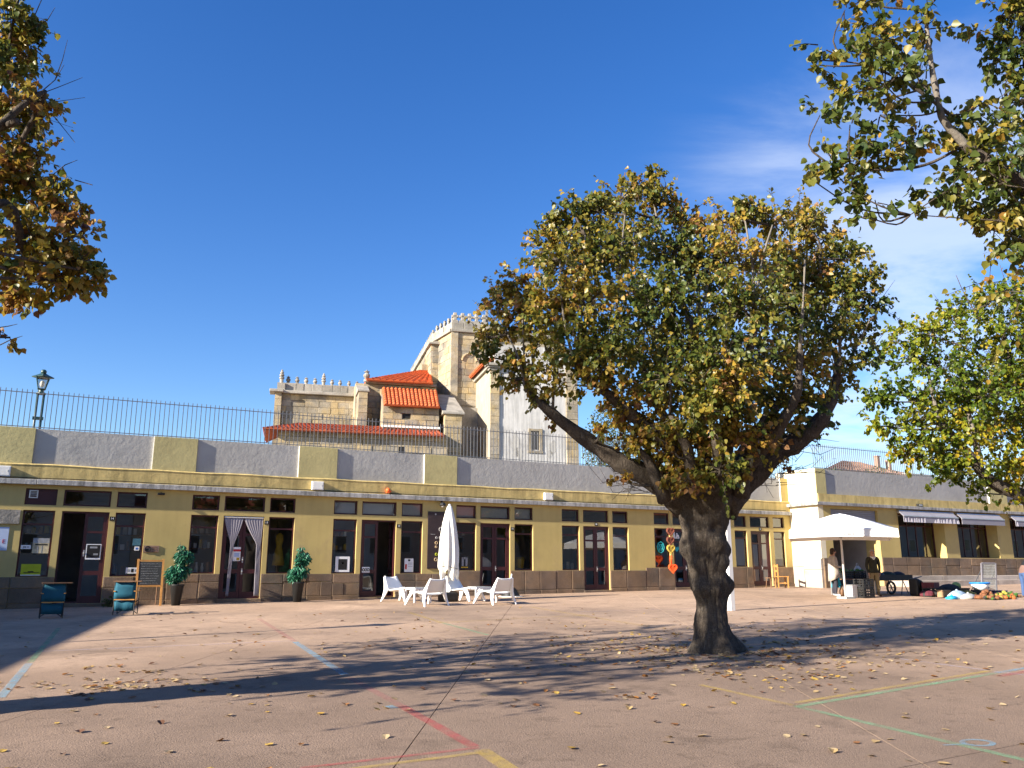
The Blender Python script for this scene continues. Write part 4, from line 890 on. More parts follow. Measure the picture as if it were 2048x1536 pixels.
# sign board beside the parasol
o = flat('sign_board', 856, 1023, 903, 1137.5, BROWNP, 'tall dark brown shop sign board behind the closed white parasol', 'sign', YF - .002, .03)
x0, x1, z0, z1, y = o['_r']; w = x1 - x0; T_ = lambda s, fx, fz, sz, m, al='LEFT': text(s, sz, upright(x0 + w * fx, y - .003, z1 - (z1 - z0) * fz), m, o, align=al)
SILV = M('silver_print', (.42, .40, .38)); T_('mutante', .115, .40, .05, SILV); mb = MB(); mb.ball((x0 + w * .3, y - .004, z1 - (z1 - z0) * .045), .03, 6, 4, sy=.1); mk('print', mb, SILV, o)
for fx, fz, rr_, m in ((.52, .31, .062, SILV), (.35, .46, .03, SILV), (.52, .46, .05, SILV), (.35, .55, .045, TANP), (.34, .62, .03, TANP), (.36, .75, .04, LIME), (.34, .84, .05, TANP)):
    mb = MB(); mb.ring((x0 + w * fx, y - .004, z1 - (z1 - z0) * fz), rr_, rr_, .013, 12); mk('icon', mb, m, o)
# boxes, lamp, beacon, camera on the facade
for (px0, px1, py0, py1, lab) in ((-14, 19, 930, 956, 'pale grey utility box on the canopy at the left edge'), (625, 647, 962, 984, 'white utility box on the canopy above the second shop'), (1090, 1107, 985, 1004, 'white utility box on the canopy left of the tree')):
    x0, z1 = FX(px0, py0, YF - .18); x1, z0 = FX(px1, py1, YF - .18); z0 = 4.235 if z0 < 4.26 else z0
    t = thing('utility_box', lab, 'box', ((x0 + x1) / 2, YF - .15, z0)); mb = MB(); mb.box(x0, x1, YF - .17, YF - .062, z0, z1); mk('cabinet', mb, WHITEP, t, bevel=.008)
    mb = MB(); mb.box(x0 + .025, x1 - .025, YF - .178, YF - .1705, z0 + .03, z1 - .03); mk('lid', mb, WHITEP, t); mb = MB(); mb.box(x1 - .07, x1 - .05, YF - .19, YF - .1785, (z0 + z1) / 2 - .02, (z0 + z1) / 2 + .03); mk('latch', mb, GREYPL, t)
x, z = FX(776, 989, YF - .12); t = thing('beacon', 'small orange beacon on the canopy above the open door', 'beacon', (x, YF - .12, 4.22)); mb = MB(); mb.ball((x, YF - .12, 4.33), .085, 10, 7); mk('dome', mb, ORANGE, t, True); mb = MB(); mb.box(x - .06, x + .06, YF - .16, YF - .07, 4.235, 4.29); mb.tube([(x, YF - .12, 4.29), (x + .12, YF - .1, 4.30)], .02, 6); mk('bracket', mb, ORANGE, t)
x, z = FX(882, 1010); t = thing('wall_lamp', 'small black dome lamp above the brown sign board', 'lamp', (x, YF, z)); mb = MB(); mb.lathe([(.10, -.02), (.11, .0), (.09, .06), (.03, .1)], (x, YF - .16, z - .02), 10); mk('lamp_shade', mb, BLACKP, t); mb = MB(); mb.tube([(x, YF - .16, z + .07), (x, YF - .1, z + .12), (x, YF, z + .1)], .018, 6); mk('arm', mb, BLACKP, t); mb = MB(); mb.ball((x, YF - .16, z - .04), .05, 8, 5); mk('bulb', mb, WHITE, t)
x, z = FX(322, 989); t = thing('security_camera', 'small dark camera under the canopy between the first two shops', 'camera', (x, YF, z)); mb = MB(); mb.tube([(x - .1, YF - .14, z), (x + .09, YF - .1, z + .01)], .035, 8); mk('body', mb, BLACKP, t); mb = MB(); mb.tube([(x, YF - .12, z + .03), (x, YF, z + .06)], .015, 5); mk('bracket', mb, BLACKP, t)
x, z = FX(1836, 1011, YB - .05); t = thing('security_camera', 'small dark box lamp on the band of the right wing', 'lamp', (x, YB, z)); mb = MB(); mb.box(x - .13, x + .13, YB - .2, YB - .06, z - .05, z + .06); mk('body', mb, BLACKP, t); mb = MB(); mb.box(x - .1, x + .1, YB - .205, YB - .2005, z - .03, z + .04); mk('lens', mb, GREYPL, t)
# curtains of the second shop
CURT = M('grey_curtain', (.27, .25, .275), .9, .06, 4, .1, 30)
rod = MB(); rod.tube([(3.93, YF + .03, 3.30), (5.1, YF + .03, 3.30)], .022, 8); tag(mk('curtain_rod', rod, WHITEP), 'white rod over the second shop door', 'rod')
def curtain(top, tie, bot, label):
    mb = MB(); nu, nv = 36, 26
    for j in range(nv + 1):
        v = j / nv; z = 3.29 - (3.29 - .93) * v; vt = .33
        if v < vt: s = (v / vt) ** 1.25; a = top[0] + (tie[0] - top[0]) * s; b = top[1] + (tie[1] - top[1]) * s
        else: s = (v - vt) / (1 - vt); a = tie[0] + (bot[0] - tie[0]) * s; b = tie[1] + (bot[1] - tie[1]) * s
        amp = .005 + .004 * v
        for i in range(nu + 1): u = i / nu; mb.v.append((a + (b - a) * u, YF + .035 + amp * math.sin(u * 2 * math.pi * 7 + v * 1.5 + .8 * math.sin(v * 9 + u * 4)), z))
    for j in range(nv):
        for i in range(nu): q = j * (nu + 1) + i; mb.f.append((q, q + 1, q + nu + 2, q + nu + 1))
    o = mk('curtain', mb, CURT, None, True); sm = o.modifiers.new('thick', 'SOLIDIFY'); sm.thickness = .004; tag(o, label, 'curtain')
curtain((3.93, 4.50), (4.16, 4.27), (4.12, 4.20), 'grey gathered curtain on the left of the second shop door')
curtain((4.52, 5.10), (4.93, 5.07), (4.96, 5.10), 'grey gathered curtain on the right of the second shop door')
# ================================================================== PLAZA FURNITURE
def grid(mb, f, nu, nv):
    k = len(mb.v)
    for j in range(nv + 1):
        for i in range(nu + 1): mb.v.append(tuple(f(i / nu, j / nv)))
    for j in range(nv):
        for i in range(nu): q = k + j * (nu + 1) + i; mb.f.append((q, q + 1, q + nu + 2, q + nu + 1))
def lounge():
    t = thing('lounge_chair', 'x', 'chair')
    mb = MB()
    def bk(u, v):
        s = u * 2 - 1; z = .36 + .36 * v; wdt = .305 - .068 * v; ear = .018 * (abs(s) ** 4) * v; dip = .02 * (1 - s * s) * v
        return (s * wdt, -.30 - .20 * v + .035 * (s * s) * 1.2 - .03, z + ear - dip)
    grid(mb, bk, 10, 8); o = mk('backrest', mb, WPLAST, t, True); m = o.modifiers.new('thick', 'SOLIDIFY'); m.thickness = .028; m.offset = 0
    mb = MB()
    def st(u, v):
        s = u * 2 - 1; y = -.32 + .68 * v; z = .30 + .075 * v ** 1.5 + .03 * s ** 4
        if v > .9: z -= .05 * (v - .9) / .1
        return (s * (.295 - .01 * v), y, z)
    grid(mb, st, 10, 10); o = mk('seat', mb, WPLAST, t, True); m = o.modifiers.new('thick', 'SOLIDIFY'); m.thickness = .028; m.offset = 0
    for s in (-1, 1):
        for nm, path in (('rear', [(.235, -.50, .71, .05), (.275, -.42, .52, .10), (.305, -.35, .34, .17), (.345, -.40, .16, .10), (.372, -.48, 0, .055)]),
                         ('front', [(.285, -.24, .33, .06), (.29, .03, .345, .07), (.30, .23, .32, .13), (.33, .33, .17, .085), (.368, .41, 0, .05)])):
            mb = MB(); k = 0
            for x, y, z, w in path: mb.v += [(s * (x - .024), y - w * .5, z), (s * (x + .02), y - w * .5, z), (s * (x + .02), y + w * .5, z + .012), (s * (x - .024), y + w * .5, z + .012)]
            n = len(path)
            for i in range(n - 1):
                for j in range(4): q = 4 * i; mb.f.append((q + j, q + (j + 1) % 4, q + 4 + (j + 1) % 4, q + 4 + j))
            mb.f += [(3, 2, 1, 0), tuple(4 * n - 4 + j for j in range(4))]
            o = mk('leg', mb, WPLAST, t); b = o.modifiers.new('bevel', 'BEVEL'); b.width = .012; b.segments = 2
    return t
CH = lounge(); GRP = None
spots = [((806, 1203), R(-152), 'white plastic lounge chair farthest left, in front of the open door'), ((852, 1211), R(14), 'white plastic lounge chair seen from behind, left of the parasol base'),
         ((931, 1203), R(-150), 'white plastic lounge chair just right of the parasol, facing right'), ((988, 1208), R(10), 'white plastic lounge chair seen from behind, farthest right of the set')]
for i, (px, rz, lab) in enumerate(spots):
    p = onG(*px); o = CH if i == 0 else dup(CH); o.location = (p.x, p.y, G(p.x, p.y)); o.rotation_euler = (R(1.5), R(-.7), rz); o.scale = (1.12, 1.1, 1.06); o['label'] = lab; o['group'] = 'white lounge chairs round the parasol'
def low_table():
    t = thing('side_table', 'x', 'table'); s = .27
    mb = MB(); mb.box(-s, s, -s, s, .43, .45); mk('tabletop', mb, GREYPL, t, bevel=.006); mb = MB()
    for a in (-1, 1): mb.box(-s - .002, s + .002, a * s - .022, a * s + .022, .385, .429); mb.box(a * s - .021, a * s + .021, -s + .022, s - .022, .386, .428)
    mk('apron', mb, WPLAST, t)
    for a in (-1, 1):
        for b in (-1, 1): mb = MB(); mb.box(a * s - .024, a * s + .024, b * s - .024, b * s + .024, 0, .384); mk('leg', mb, WPLAST, t, bevel=.004)
    return t
TB_ = low_table()
for i, (px, rz, lab) in enumerate([((836, 1205), R(8), 'low white side table between the two left lounge chairs'), ((958, 1203), R(6), 'low white side table with grey top between the two right lounge chairs')]):
    p = onG(*px); o = TB_ if i == 0 else dup(TB_); o.location = (p.x, p.y, G(p.x, p.y)); o.rotation_euler = (0, 0, rz); o['label'] = lab; o['group'] = 'low side tables by the parasol'
# closed parasol
p = onG(896, 1203); X, Y = p.x, p.y; Z = G(X, Y); t = thing('closed_parasol', 'tall folded white parasol on a black base in front of the sign board', 'parasol', (X, Y, Z))
mb = MB(); mb.tube([(X, Y, Z + .2), (X, Y, Z + 2.9)], .022, 8); mk('pole', mb, WPLAST, t, True)
mb = MB(); n = 64; prof = [(.03, 2.93), (.07, 2.9), (.13, 2.7), (.19, 2.4), (.225, 2.0), (.25, 1.6), (.27, 1.2), (.275, .95), (.25, .78)]
fo = [rnd.uniform(.7, 1.3) for _ in range(9)]
for k, (r, z) in enumerate(prof):
    for j in range(n):
        w = 2 * math.pi * j / n; m = min(1, max(0, (2.75 - z) / .9)); f = 1 + m * (.20 * math.cos(9 * w + .5 * math.sin(z * 3)) * fo[int(9 * j / n)] + .07 * math.cos(17 * w + z * 2)); zz = z + (.17 * math.cos(4.5 * w) if k == len(prof) - 1 else 0) + (.09 * math.cos(4.5 * w) if k == len(prof) - 2 else 0)
        mb.v.append((X + r * f * math.cos(w), Y + r * f * math.sin(w), Z + zz))
for i in range(len(prof) - 1):
    for j in range(n): q = i * n; mb.f.append((q + j, q + (j + 1) % n, q + n + (j + 1) % n, q + n + j))
o = mk('canopy', mb, CANV, t, True); sm = o.modifiers.new('thick', 'SOLIDIFY'); sm.thickness = .006
mb = MB(); mb.ball((X, Y, Z + 2.94), .05, 8, 5); mk('cap', mb, WPLAST, t, True)
mb = MB(); mb.tube([(X + .31 * math.cos(w), Y + .31 * math.sin(w), Z + 1.02 + .04 * math.sin(2 * w)) for w in [2 * math.pi * i / 20 for i in range(21)]], .008, 4, False); mk('strap', mb, BLACKP, t)
mb = MB(); mb.tube([(X, Y, Z + .26), (X, Y, Z + .42)], .035, 10); mk('socket', mb, WPLAST, t)
mb = MB(); mb.box(X - .26, X + .26, Y - .26, Y + .26, Z - .01, Z + .29); mk('base', mb, BLACKP, t, bevel=.07)
p = onG(1021, 1193); X, Y = p.x, p.y; Z = G(X, Y); t = thing('parasol_base', 'black spare parasol base with a short white pole by the glass door', 'parasol base', (X, Y, Z))
mb = MB(); mb.lathe([(.32, -.01), (.32, .04), (.27, .12), (.2, .25), (.12, .3)], (X, Y, Z), 14); mk('base', mb, BLACKP, t, True); mb = MB(); mb.tube([(X - .02, Y, Z + .28), (X + .05, Y, Z + .75)], .022, 8); mk('pole', mb, WPLAST, t, True); mb = MB(); mb.lathe([(.42, -.01), (.42, .012), (.40, .016)], (X, Y, Z), 16); mk('ground_plate', mb, WHITEP, t)
# potted plants
for (px, lab, sc) in (((351, 1211), 'dark potted ficus with blue green leaves right of the chalkboard', 1.0), ((594, 1204), 'dark potted ficus with a two tier crown right of the curtained door', .95)):
    p = onG(*px); X, Y = p.x, p.y; Z = G(X, Y); t = thing('potted_plant', lab, 'plant', (X, Y, Z))
    mb = MB(); mb.lathe([(.115, 0), (.185, .55), (.195, .56), (.195, .59), (.17, .59), (.165, .54)], (X, Y, Z), 18); mk('pot', mb, BLACKP, t, True)
    mb = MB(); mb.lathe([(.16, .52), (.02, .545)], (X, Y, Z), 12); mk('soil', mb, SOIL, t)
    mb = MB()
    for a in range(3): mb.tube([(X + .04 * math.cos(a * 2.1 + q * 3), Y + .04 * math.sin(a * 2.1 + q * 3), Z + .53 + q * .62) for q in [i / 6 for i in range(7)]], .013, 6)
    P = []; D = []
    for (cx, cz, r, h, nn) in ((-.04, .92, .27, .24, 520), (.12, 1.38, .23, .22, 430), (.02, 1.15, .13, .2, 90), (.04, 1.64, .09, .12, 40), (-.14, .78, .16, .16, 120), (.2, 1.0, .12, .14, 60)):
        for i in range(nn):
            v = Vector(rg.normal(size=3)).normalized() * (rg.random() ** .35); P.append((X + cx * sc + v.x * r * sc, Y + v.y * r * sc, Z + (cz + v.z * h) * sc)); D.append((v.x * .8, v.y * .8, -.9 + .5 * rg.random()))
        for i in range(8): a = rnd.uniform(0, 6.28); mb.tube([(X, Y, Z + (cz - .25) * sc), (X + (cx + r * .7 * math.cos(a)) * sc, Y + r * .7 * math.sin(a) * sc, Z + (cz + rnd.uniform(-.1, .2)) * sc)], [.008, .003], 4)
    mk('stem', mb, BARKP, t); P, D = np.array(P), np.array(D); n = len(P)
    me = leaf_mesh('foliage', P, D + unit(n) * .35, unit(n), .11 * rg.uniform(.7, 1.2, n), rg.random(n), FICUS, LT * np.array((.45, 1, 1))); mk('foliage', me, FICUS, t, kind='stuff')
# chalkboard easel
p, q = onG(276, 1212), onG(315, 1213); X0, X1, Y = 1.60, 2.27, 26.45; Z = G(X0, Y); t = thing('chalkboard_easel', 'standing chalkboard menu in an orange wood frame by the first shop', 'chalkboard', (2, Y, Z))
for x in (X0, X1): mb = MB(); mb.hexa([(x - .028, Y - .0, Z), (x + .028, Y, Z), (x + .028, Y + .26, Z + 1.32), (x - .028, Y + .26, Z + 1.32)], [(x - .028, Y + .035, Z), (x + .028, Y + .035, Z), (x + .028, Y + .295, Z + 1.32), (x - .028, Y + .295, Z + 1.32)]); mk('leg', mb, WOOD, t)
for z in (.56, 1.27): y = Y + .26 * z / 1.32; mb = MB(); mb.box(X0 + .028, X1 - .028, y, y + .03, Z + z - .025, Z + z + .025); mk('rail', mb, WOOD, t)
bq = lambda z, o: Y + .26 * z / 1.32 + o
mb = MB(); mb.hexa([(X0 + .03, bq(.59, .008), Z + .59), (X1 - .03, bq(.59, .008), Z + .59), (X1 - .03, bq(1.24, .008), Z + 1.24), (X0 + .03, bq(1.24, .008), Z + 1.24)], [(X0 + .03, bq(.59, .02), Z + .59), (X1 - .03, bq(.59, .02), Z + .59), (X1 - .03, bq(1.24, .02), Z + 1.24), (X0 + .03, bq(1.24, .02), Z + 1.24)]); bo = mk('board', mb, SLATE, t)
mb = MB(); z = 1.18; row = 0
while z > .62:
    x = X0 + (.09 if row else .06); xe = X1 - (.05 if row == 0 else rnd.uniform(.06, .2))
    while x < xe:
        w = rnd.uniform(.008, .03); mb.tube([(x, bq(z, .004), Z + z), (x + w * .5, bq(z, .004), Z + z + rnd.uniform(-.008, .014)), (x + w, bq(z, .004), Z + z + rnd.uniform(-.004, .004))], .0028, 3); x += w + rnd.choice((.003, .003, .018))
    z -= .068; row += 1
mk('chalk_writing', mb, CHALK, bo, kind='stuff')
for x in (X0 + .1, X1 - .1): mb = MB(); mb.tube([(x, Y + .26, Z + 1.22), (x, Y + .42, Z)], .014, 5); mk('rear_leg', mb, WOODD, t)
# blue director chairs
def director():
    t = thing('folding_chair', 'x', 'chair'); w = .28
    for s in (-1, 1):
        mb = MB(); mb.tube([(s * w, -.24, .42), (s * w, -.26, 1.02)], .016, 6); mk('back_post', mb, BLACKP, t)
        mb = MB(); mb.box(s * w - .03, s * w + .03, -.3, .26, .70, .725); mk('armrest', mb, WOOD, t)
        for a in (-1, 1): mb = MB(); mb.tube([(s * w, a * .22, .70 if a > 0 else .45), (s * w, a * .24, 0)], .015, 6); mk('leg', mb, BLACKP, t)
        mb = MB(); mb.tube([(-w * s, .2, .02), (w * s, .2, .42)], .013, 6); mk('brace', mb, BLACKP, t)
    mb = MB(); grid(mb, lambda u, v: ((u * 2 - 1) * (w + .015), -.265 - .03 * (1 - (u * 2 - 1) ** 2), .48 + .5 * v), 6, 3); o = mk('back_canvas', mb, BLUEC, t, True); o.modifiers.new('thick', 'SOLIDIFY').thickness = .008
    mb = MB(); grid(mb, lambda u, v: ((u * 2 - 1) * w, -.22 + .44 * v, .43 - .03 * (1 - (u * 2 - 1) ** 2)), 6, 3); o = mk('seat_canvas', mb, BLUEC, t, True); o.modifiers.new('thick', 'SOLIDIFY').thickness = .008
    mb = MB(); grid(mb, lambda u, v: ((u * 2 - 1) * w * .98, -.235 - .01 * math.sin(u * 12), .12 + .30 * v), 8, 2); o = mk('skirt_canvas', mb, BLUEC, t, True); o.modifiers.new('thick', 'SOLIDIFY').thickness = .006
    mb = MB(); mb.box(-w, w, -.285, -.262, .445, .475); mk('rail', mb, WOOD, t)
    mb = MB(); mb.box(-w - .04, w + .16, -.36, -.16, 1.0, 1.025); mk('headrail', mb, WOODD, t)
    return t
DC = director()
for i, (px, rz, lab) in enumerate([((101, 1236), R(3), 'blue canvas folding chair in the shade before the first shop door'), ((250, 1229), R(-14), 'blue canvas folding chair half in the sun beside the chalkboard')]):
    p = onG(*px); o = DC if i == 0 else dup(DC); o.location = (p.x, p.y, G(p.x, p.y)); o.rotation_euler = (0, 0, rz); o.scale = (.84, 1, .80); o['label'] = lab; o['group'] = 'blue folding chairs by the first shop'
x, y = .95, 26.6; shrub('small low plant at the foot of the plinth beside the first door', (x, y, G(x, y)), (.16, .12, .12), 160, 'plant', HEDGE, 'plant', .06)
p = onG(340, 1229); t = thing('dark_strip', 'dark narrow metal drain strip let into the paving by the chalkboard', 'drain cover', (p.x, p.y, G(p.x, p.y)))  # two flat dark strips laid just above the paving
for a, b in (((313, 1230), (342, 1231)), ((345, 1228.5), (401, 1228))):
    q, r = onG(*a), onG(*b); mb = MB(); mb.box(q.x, r.x, q.y - .05, q.y + .05, G(q.x, q.y) + .002, G(q.x, q.y) + .012); mk('strip', mb, BLACKP, t)
# heart garland in front of the dark door
x0, _ = FX(1343, 1060, YF - .3); GY = YF - .28; t = thing('heart_garland', 'hanging string of brown, olive and orange hearts left of the tree trunk', 'garland', (x0, GY, 3.2))
mb = MB(); mb.tube([(x0 - .02, GY + .12, 4.05), (x0, GY, 3.6), (x0 + .05, GY, FX(1346, 1140, GY)[1])], .006, 4); mk('string', mb, BLACKP, t)
HB, HO, HR = M('brown_felt', (.16, .05, .03), .9, .3, 14), M('olive_felt', (.42, .29, .05), .9, .4, 14), M('orange_felt', (.85, .10, .02), .8, .2, 14)
for px, py, s, m, fl in ((1341, 1063, .15, HB, 0), (1341, 1081, .15, HB, 0), (1342, 1098, .16, HO, 0), (1342, 1118, .15, HR, 1), (1346, 1136, .165, HR, 0)):
    cx_, cz = FX(px, py, GY); mb = MB(); hv = heart(0, 0, s, 18); T = Matrix.Translation((cx_, GY, cz)) @ Matrix.Rotation(R(58 if fl else rnd.uniform(-10, 10)), 4, 'Z')
    mb.tube([T @ Vector((a, 0, b)) for a, b in hv] + [T @ Vector((hv[0][0], 0, hv[0][1]))], .045, 6, False); mb.prism([T @ Vector((a * .8, -.025, b * .8)) for a, b in hv], (0, .05, 0)); mk('heart', mb, m, t)
# wooden chair and stool by the last shop
p = onG(1531, 1174); X, Y = p.x, YF - .75; Z = G(X, Y); t = thing('wooden_chair', 'orange wooden chair standing by the last shop door', 'chair', (X, Y, Z), R(-28))
T = WM[t.name]
for a, b, h in ((-.2, -.2, .95), (-.2, .2, .95), (.2, -.2, .44), (.2, .2, .44)): mb = MB(); mb.box(a - .022, a + .022, b - .022, b + .022, 0, h, T); mk('leg', mb, WOOD, t)
mb = MB(); mb.box(-.23, .24, -.23, .23, .44, .47, T); mk('seat', mb, WOOD, t, bevel=.008)
for z in (.88, .68): mb = MB(); mb.box(-.21, -.19, -.178, .178, z - .04, z + .04, T); mk('back_slat', mb, WOOD, t)
for b in (-.2, .2): mb = MB(); mb.box(-.178, .178, b - .012, b + .012, .18, .21, T); mk('stretcher', mb, WOOD, t)
p = onG(1502, 1174); X, Y = p.x, YF - .7; Z = G(X, Y); t = thing('stool', 'small low wooden stool left of the orange chair', 'stool', (X, Y, Z))
for a in (-1, 1):
    for b in (-1, 1): mb = MB(); mb.tube([(X + a * .12, Y + b * .1, Z + .4), (X + a * .16, Y + b * .13, Z)], .015, 6); mk('leg', mb, WOODD, t)
mb = MB(); mb.box(X - .17, X + .17, Y - .14, Y + .14, Z + .4, Z + .425); mk('seat', mb, WOODD, t)
# white post behind the trunk
p = onG(1463, 1221); X, Y = p.x, p.y; Z = G(X, Y); t = thing('post', 'tall white square post behind the tree trunk', 'post', (X, Y, Z))
mb = MB(); mb.box(X - .075, X + .075, Y - .075, Y + .075, Z - .05, Z + 4.9); mk('shaft', mb, WPLAST, t, bevel=.01); mb = MB(); mb.box(X - .11, X + .11, Y - .11, Y + .11, Z + 4.9, Z + 4.96); mk('cap', mb, WPLAST, t)
# ================================================================== MARKET CORNER
p = onG(1692, 1197); X, Y = p.x, p.y; Z = G(X, Y); t = thing('market_parasol', 'open square white market parasol sheltering the two traders', 'parasol', (X, Y, Z))
mb = MB(); mb.tube([(X, Y, Z - .02), (X, Y, Z + 2.74)], .035, 10); mk('pole', mb, M('aluminium_pole', (.62, .60, .58), .5, .05), t, True)
hz, az, hs_ = Z + 2.16, Z + 2.76, 1.60; rz = R(-46); T = Matrix.Translation((X, Y, 0)) @ Matrix.Rotation(rz, 4, 'Z')
cor4 = [(-hs_, -hs_), (hs_, -hs_), (hs_, hs_), (-hs_, hs_)]; mb = MB()
for i in range(4):
    a, b = Vector(cor4[i]), Vector(cor4[(i + 1) % 4]); nu, nv = 10, 8; k = len(mb.v)
    for j in range(nv + 1):
        v = j / nv
        for q in range(nu + 1):
            e = a + (b - a) * q / nu; s = 1 - v; sag = -.10 * math.sin(math.pi * q / nu) * math.sin(math.pi * min(1, s * 1.0)) * .8
            mb.v.append(tuple(T @ Vector((e.x * s, e.y * s, hz + (az - hz) * (1 - s ** 1.15) + sag))))
    for j in range(nv):
        for q in range(nu): w = k + j * (nu + 1) + q; mb.f.append((w, w + 1, w + nu + 2, w + nu + 1))
o = mk('canopy', mb, WCANV, t, True); o.modifiers.new('thick', 'SOLIDIFY').thickness = .006
mb = MB()
for i in range(4):
    a, b = Vector(cor4[i]), Vector(cor4[(i + 1) % 4]); k = len(mb.v); nu = 12
    for q in range(nu + 1):
        e = a + (b - a) * q / nu; dr_ = .0 + .045 * math.sin(math.pi * q / nu)
        mb.v += [tuple(T @ Vector((e.x, e.y, hz))), tuple(T @ Vector((e.x * 1.01, e.y * 1.01, hz - .27 + dr_)))]
    for q in range(nu): w = k + 2 * q; mb.f.append((w, w + 1, w + 3, w + 2))
o = mk('valance', mb, WCANV, t); o.modifiers.new('thick', 'SOLIDIFY').thickness = .006
mb = MB()
for a in range(8):
    w = a * math.pi / 4; s = 1 if a % 2 == 0 else 1.41; e = T @ Vector((hs_ * s * .97 * math.cos(w), hs_ * s * .97 * math.sin(w), hz - .01)); mb.tube([(X, Y, az - .09), e], .012, 5); mb.tube([(X, Y, Z + 1.95), (Vector((X, Y, az - .1)) * .5 + e * .5)], .01, 5)
mk('rib', mb, STEEL, t)
mb = MB()
for i, w in enumerate((.05, .07, .04, .06)): mb.box(.02 + .085 * i, .02 + .085 * i + w, -hs_ * 1.012 - .012, -hs_ * 1.012 - .006, hz - .19, hz - .12 + .02 * (i % 2), T)
mk('print', mb, GREYS, t)
mb = MB()
for i in range(3): a = T @ Vector((-.30 + i * .09, -hs_ * 1.014, hz - .20)); b = T @ Vector((-.2 + i * .09, -hs_ * 1.014, hz - .05)); mb.tube([a, b], .006, 4)
mk('print', mb, RED, t)
mb = MB(); mb.box(X - .2, X + .2, Y - .2, Y + .2, Z - .01, Z + .06); mk('base', mb, GREYPL, t)
PRODUCE = M('green_produce', (.05, .12, .02), .6, .5, 14)
def crate(label, c, size, mat=BLACKP, rz=0, fill=None):
    t = thing('crate', label, 'crate', c, rz, 'plastic crates of the market stall'); T = WM[t.name]; sx_, sy, sz = size
    mb = MB(); mb.box(-sx_ / 2, sx_ / 2, -sy / 2, sy / 2, 0, .02, T); mk('bottom', mb, mat, t)
    for s in (-1, 1):
        mb = MB()
        for k in range(4): z = .03 + (sz - .06) * k / 3; mb.box(-sx_ / 2, sx_ / 2, s * sy / 2 - .012, s * sy / 2 + .012, z, z + .035, T)
        for k in range(6): x = -sx_ / 2 + .02 + (sx_ - .04) * k / 5; mb.box(x - .014, x + .014, s * sy / 2 - .01, s * sy / 2 + .01, .02, sz, T)
        mk('long_side', mb, mat, t); mb = MB()
        for k in range(4): z = .03 + (sz - .06) * k / 3; mb.box(s * sx_ / 2 - .012, s * sx_ / 2 + .012, -sy / 2 + .013, sy / 2 - .013, z, z + .035, T)
        for k in range(4): y = -sy / 2 + .03 + (sy - .06) * k / 3; mb.box(s * sx_ / 2 - .01, s * sx_ / 2 + .01, y - .014, y + .014, .02, sz, T)
        mk('short_side', mb, mat, t)
    if fill:
        mb = MB()
        for i in range(16): mb.ball(T @ Vector((rnd.uniform(-.4, .4) * sx_, rnd.uniform(-.38, .38) * sy, sz - .02 + rnd.uniform(-.02, .06))), rnd.uniform(.05, .09), 7, 5, sz=.7)
        tag(mk('produce', mb, fill, kind='stuff'), 'heap of leafy produce filling the ' + label, 'produce')
    return t
def at_px(px, py, dy=0): p = onG(px, py); return (p.x, p.y + dy, G(p.x, p.y + dy))
tb = at_px(1722, 1190, .25); t = thing('market_table', 'dark low market table holding black crates beside the parasol pole', 'table', tb)
mb = MB(); mb.box(tb[0] - .85, tb[0] + .75, tb[1] - .35, tb[1] + .35, tb[2] + .52, tb[2] + .55); mk('tabletop', mb, WOODD, t)
for a in (-.8, .7):
    for b in (-.3, .3): mb = MB(); mb.box(tb[0] + a - .025, tb[0] + a + .025, tb[1] + b - .025, tb[1] + b + .025, tb[2], tb[2] + .52); mk('leg', mb, STEEL, t)
crate('black crate on the market table nearest the parasol pole', (tb[0] - .5, tb[1], tb[2] + .552), (.55, .4, .26), BLACKP, .05, PRODUCE)
crate('black crate on the market table just left of the man', (tb[0] + .12, tb[1], tb[2] + .552), (.55, .4, .26), BLACKP, -.04, PRODUCE)
c0 = at_px(1722, 1195, -.15)
crate('black crate at the bottom of the stack left of the man', c0, (.5, .4, .3)); crate('black crate on top of the stack left of the man', (c0[0], c0[1], c0[2] + .302), (.5, .4, .3), BLACKP, .04)
wb_ = at_px(1703, 1195, -.1); t = thing('white_box', 'white cardboard box standing at the foot of the parasol pole', 'box', wb_); mb = MB(); mb.box(wb_[0] - .19, wb_[0] + .19, wb_[1] - .15, wb_[1] + .15, wb_[2], wb_[2] + .36); mk('carton', mb, WHITE, t, bevel=.006)
for s in (-1, 1): mb = MB(); mb.box(wb_[0] - .19, wb_[0] + .19, wb_[1] + s * .15 - .012, wb_[1] + s * .15 + .012, wb_[2] + .361, wb_[2] + .42, None); mk('flap', mb, WHITE, t)
b0 = at_px(1684, 1193); t = thing('bottle', 'dark bottle on the ground left of the parasol pole', 'bottle', b0); mb = MB(); mb.lathe([(.07, 0), (.075, .2), (.035, .28), (.03, .33)], b0, 12); mk('body', mb, WOODD, t, True); mb = MB(); mb.lathe([(.033, .33), (.033, .36)], b0, 8); mk('cap', mb, BLACKP, t)
b1 = (tb[0] + .35, tb[1] + .1, tb[2] + .552); t = thing('plastic_bag', 'pale grey plastic bag standing on the market table behind the crates', 'bag', b1); mb = MB(); mb.lathe([(.14, 0), (.2, .1), (.19, .25), (.12, .38), (.06, .44)], b1, 9, 1, .7); mk('bag_body', mb, GREYPL, t, True); mb = MB(); mb.ring((b1[0], b1[1], b1[2] + .47), .05, .06, .012, 10); mk('handle', mb, GREYPL, t)
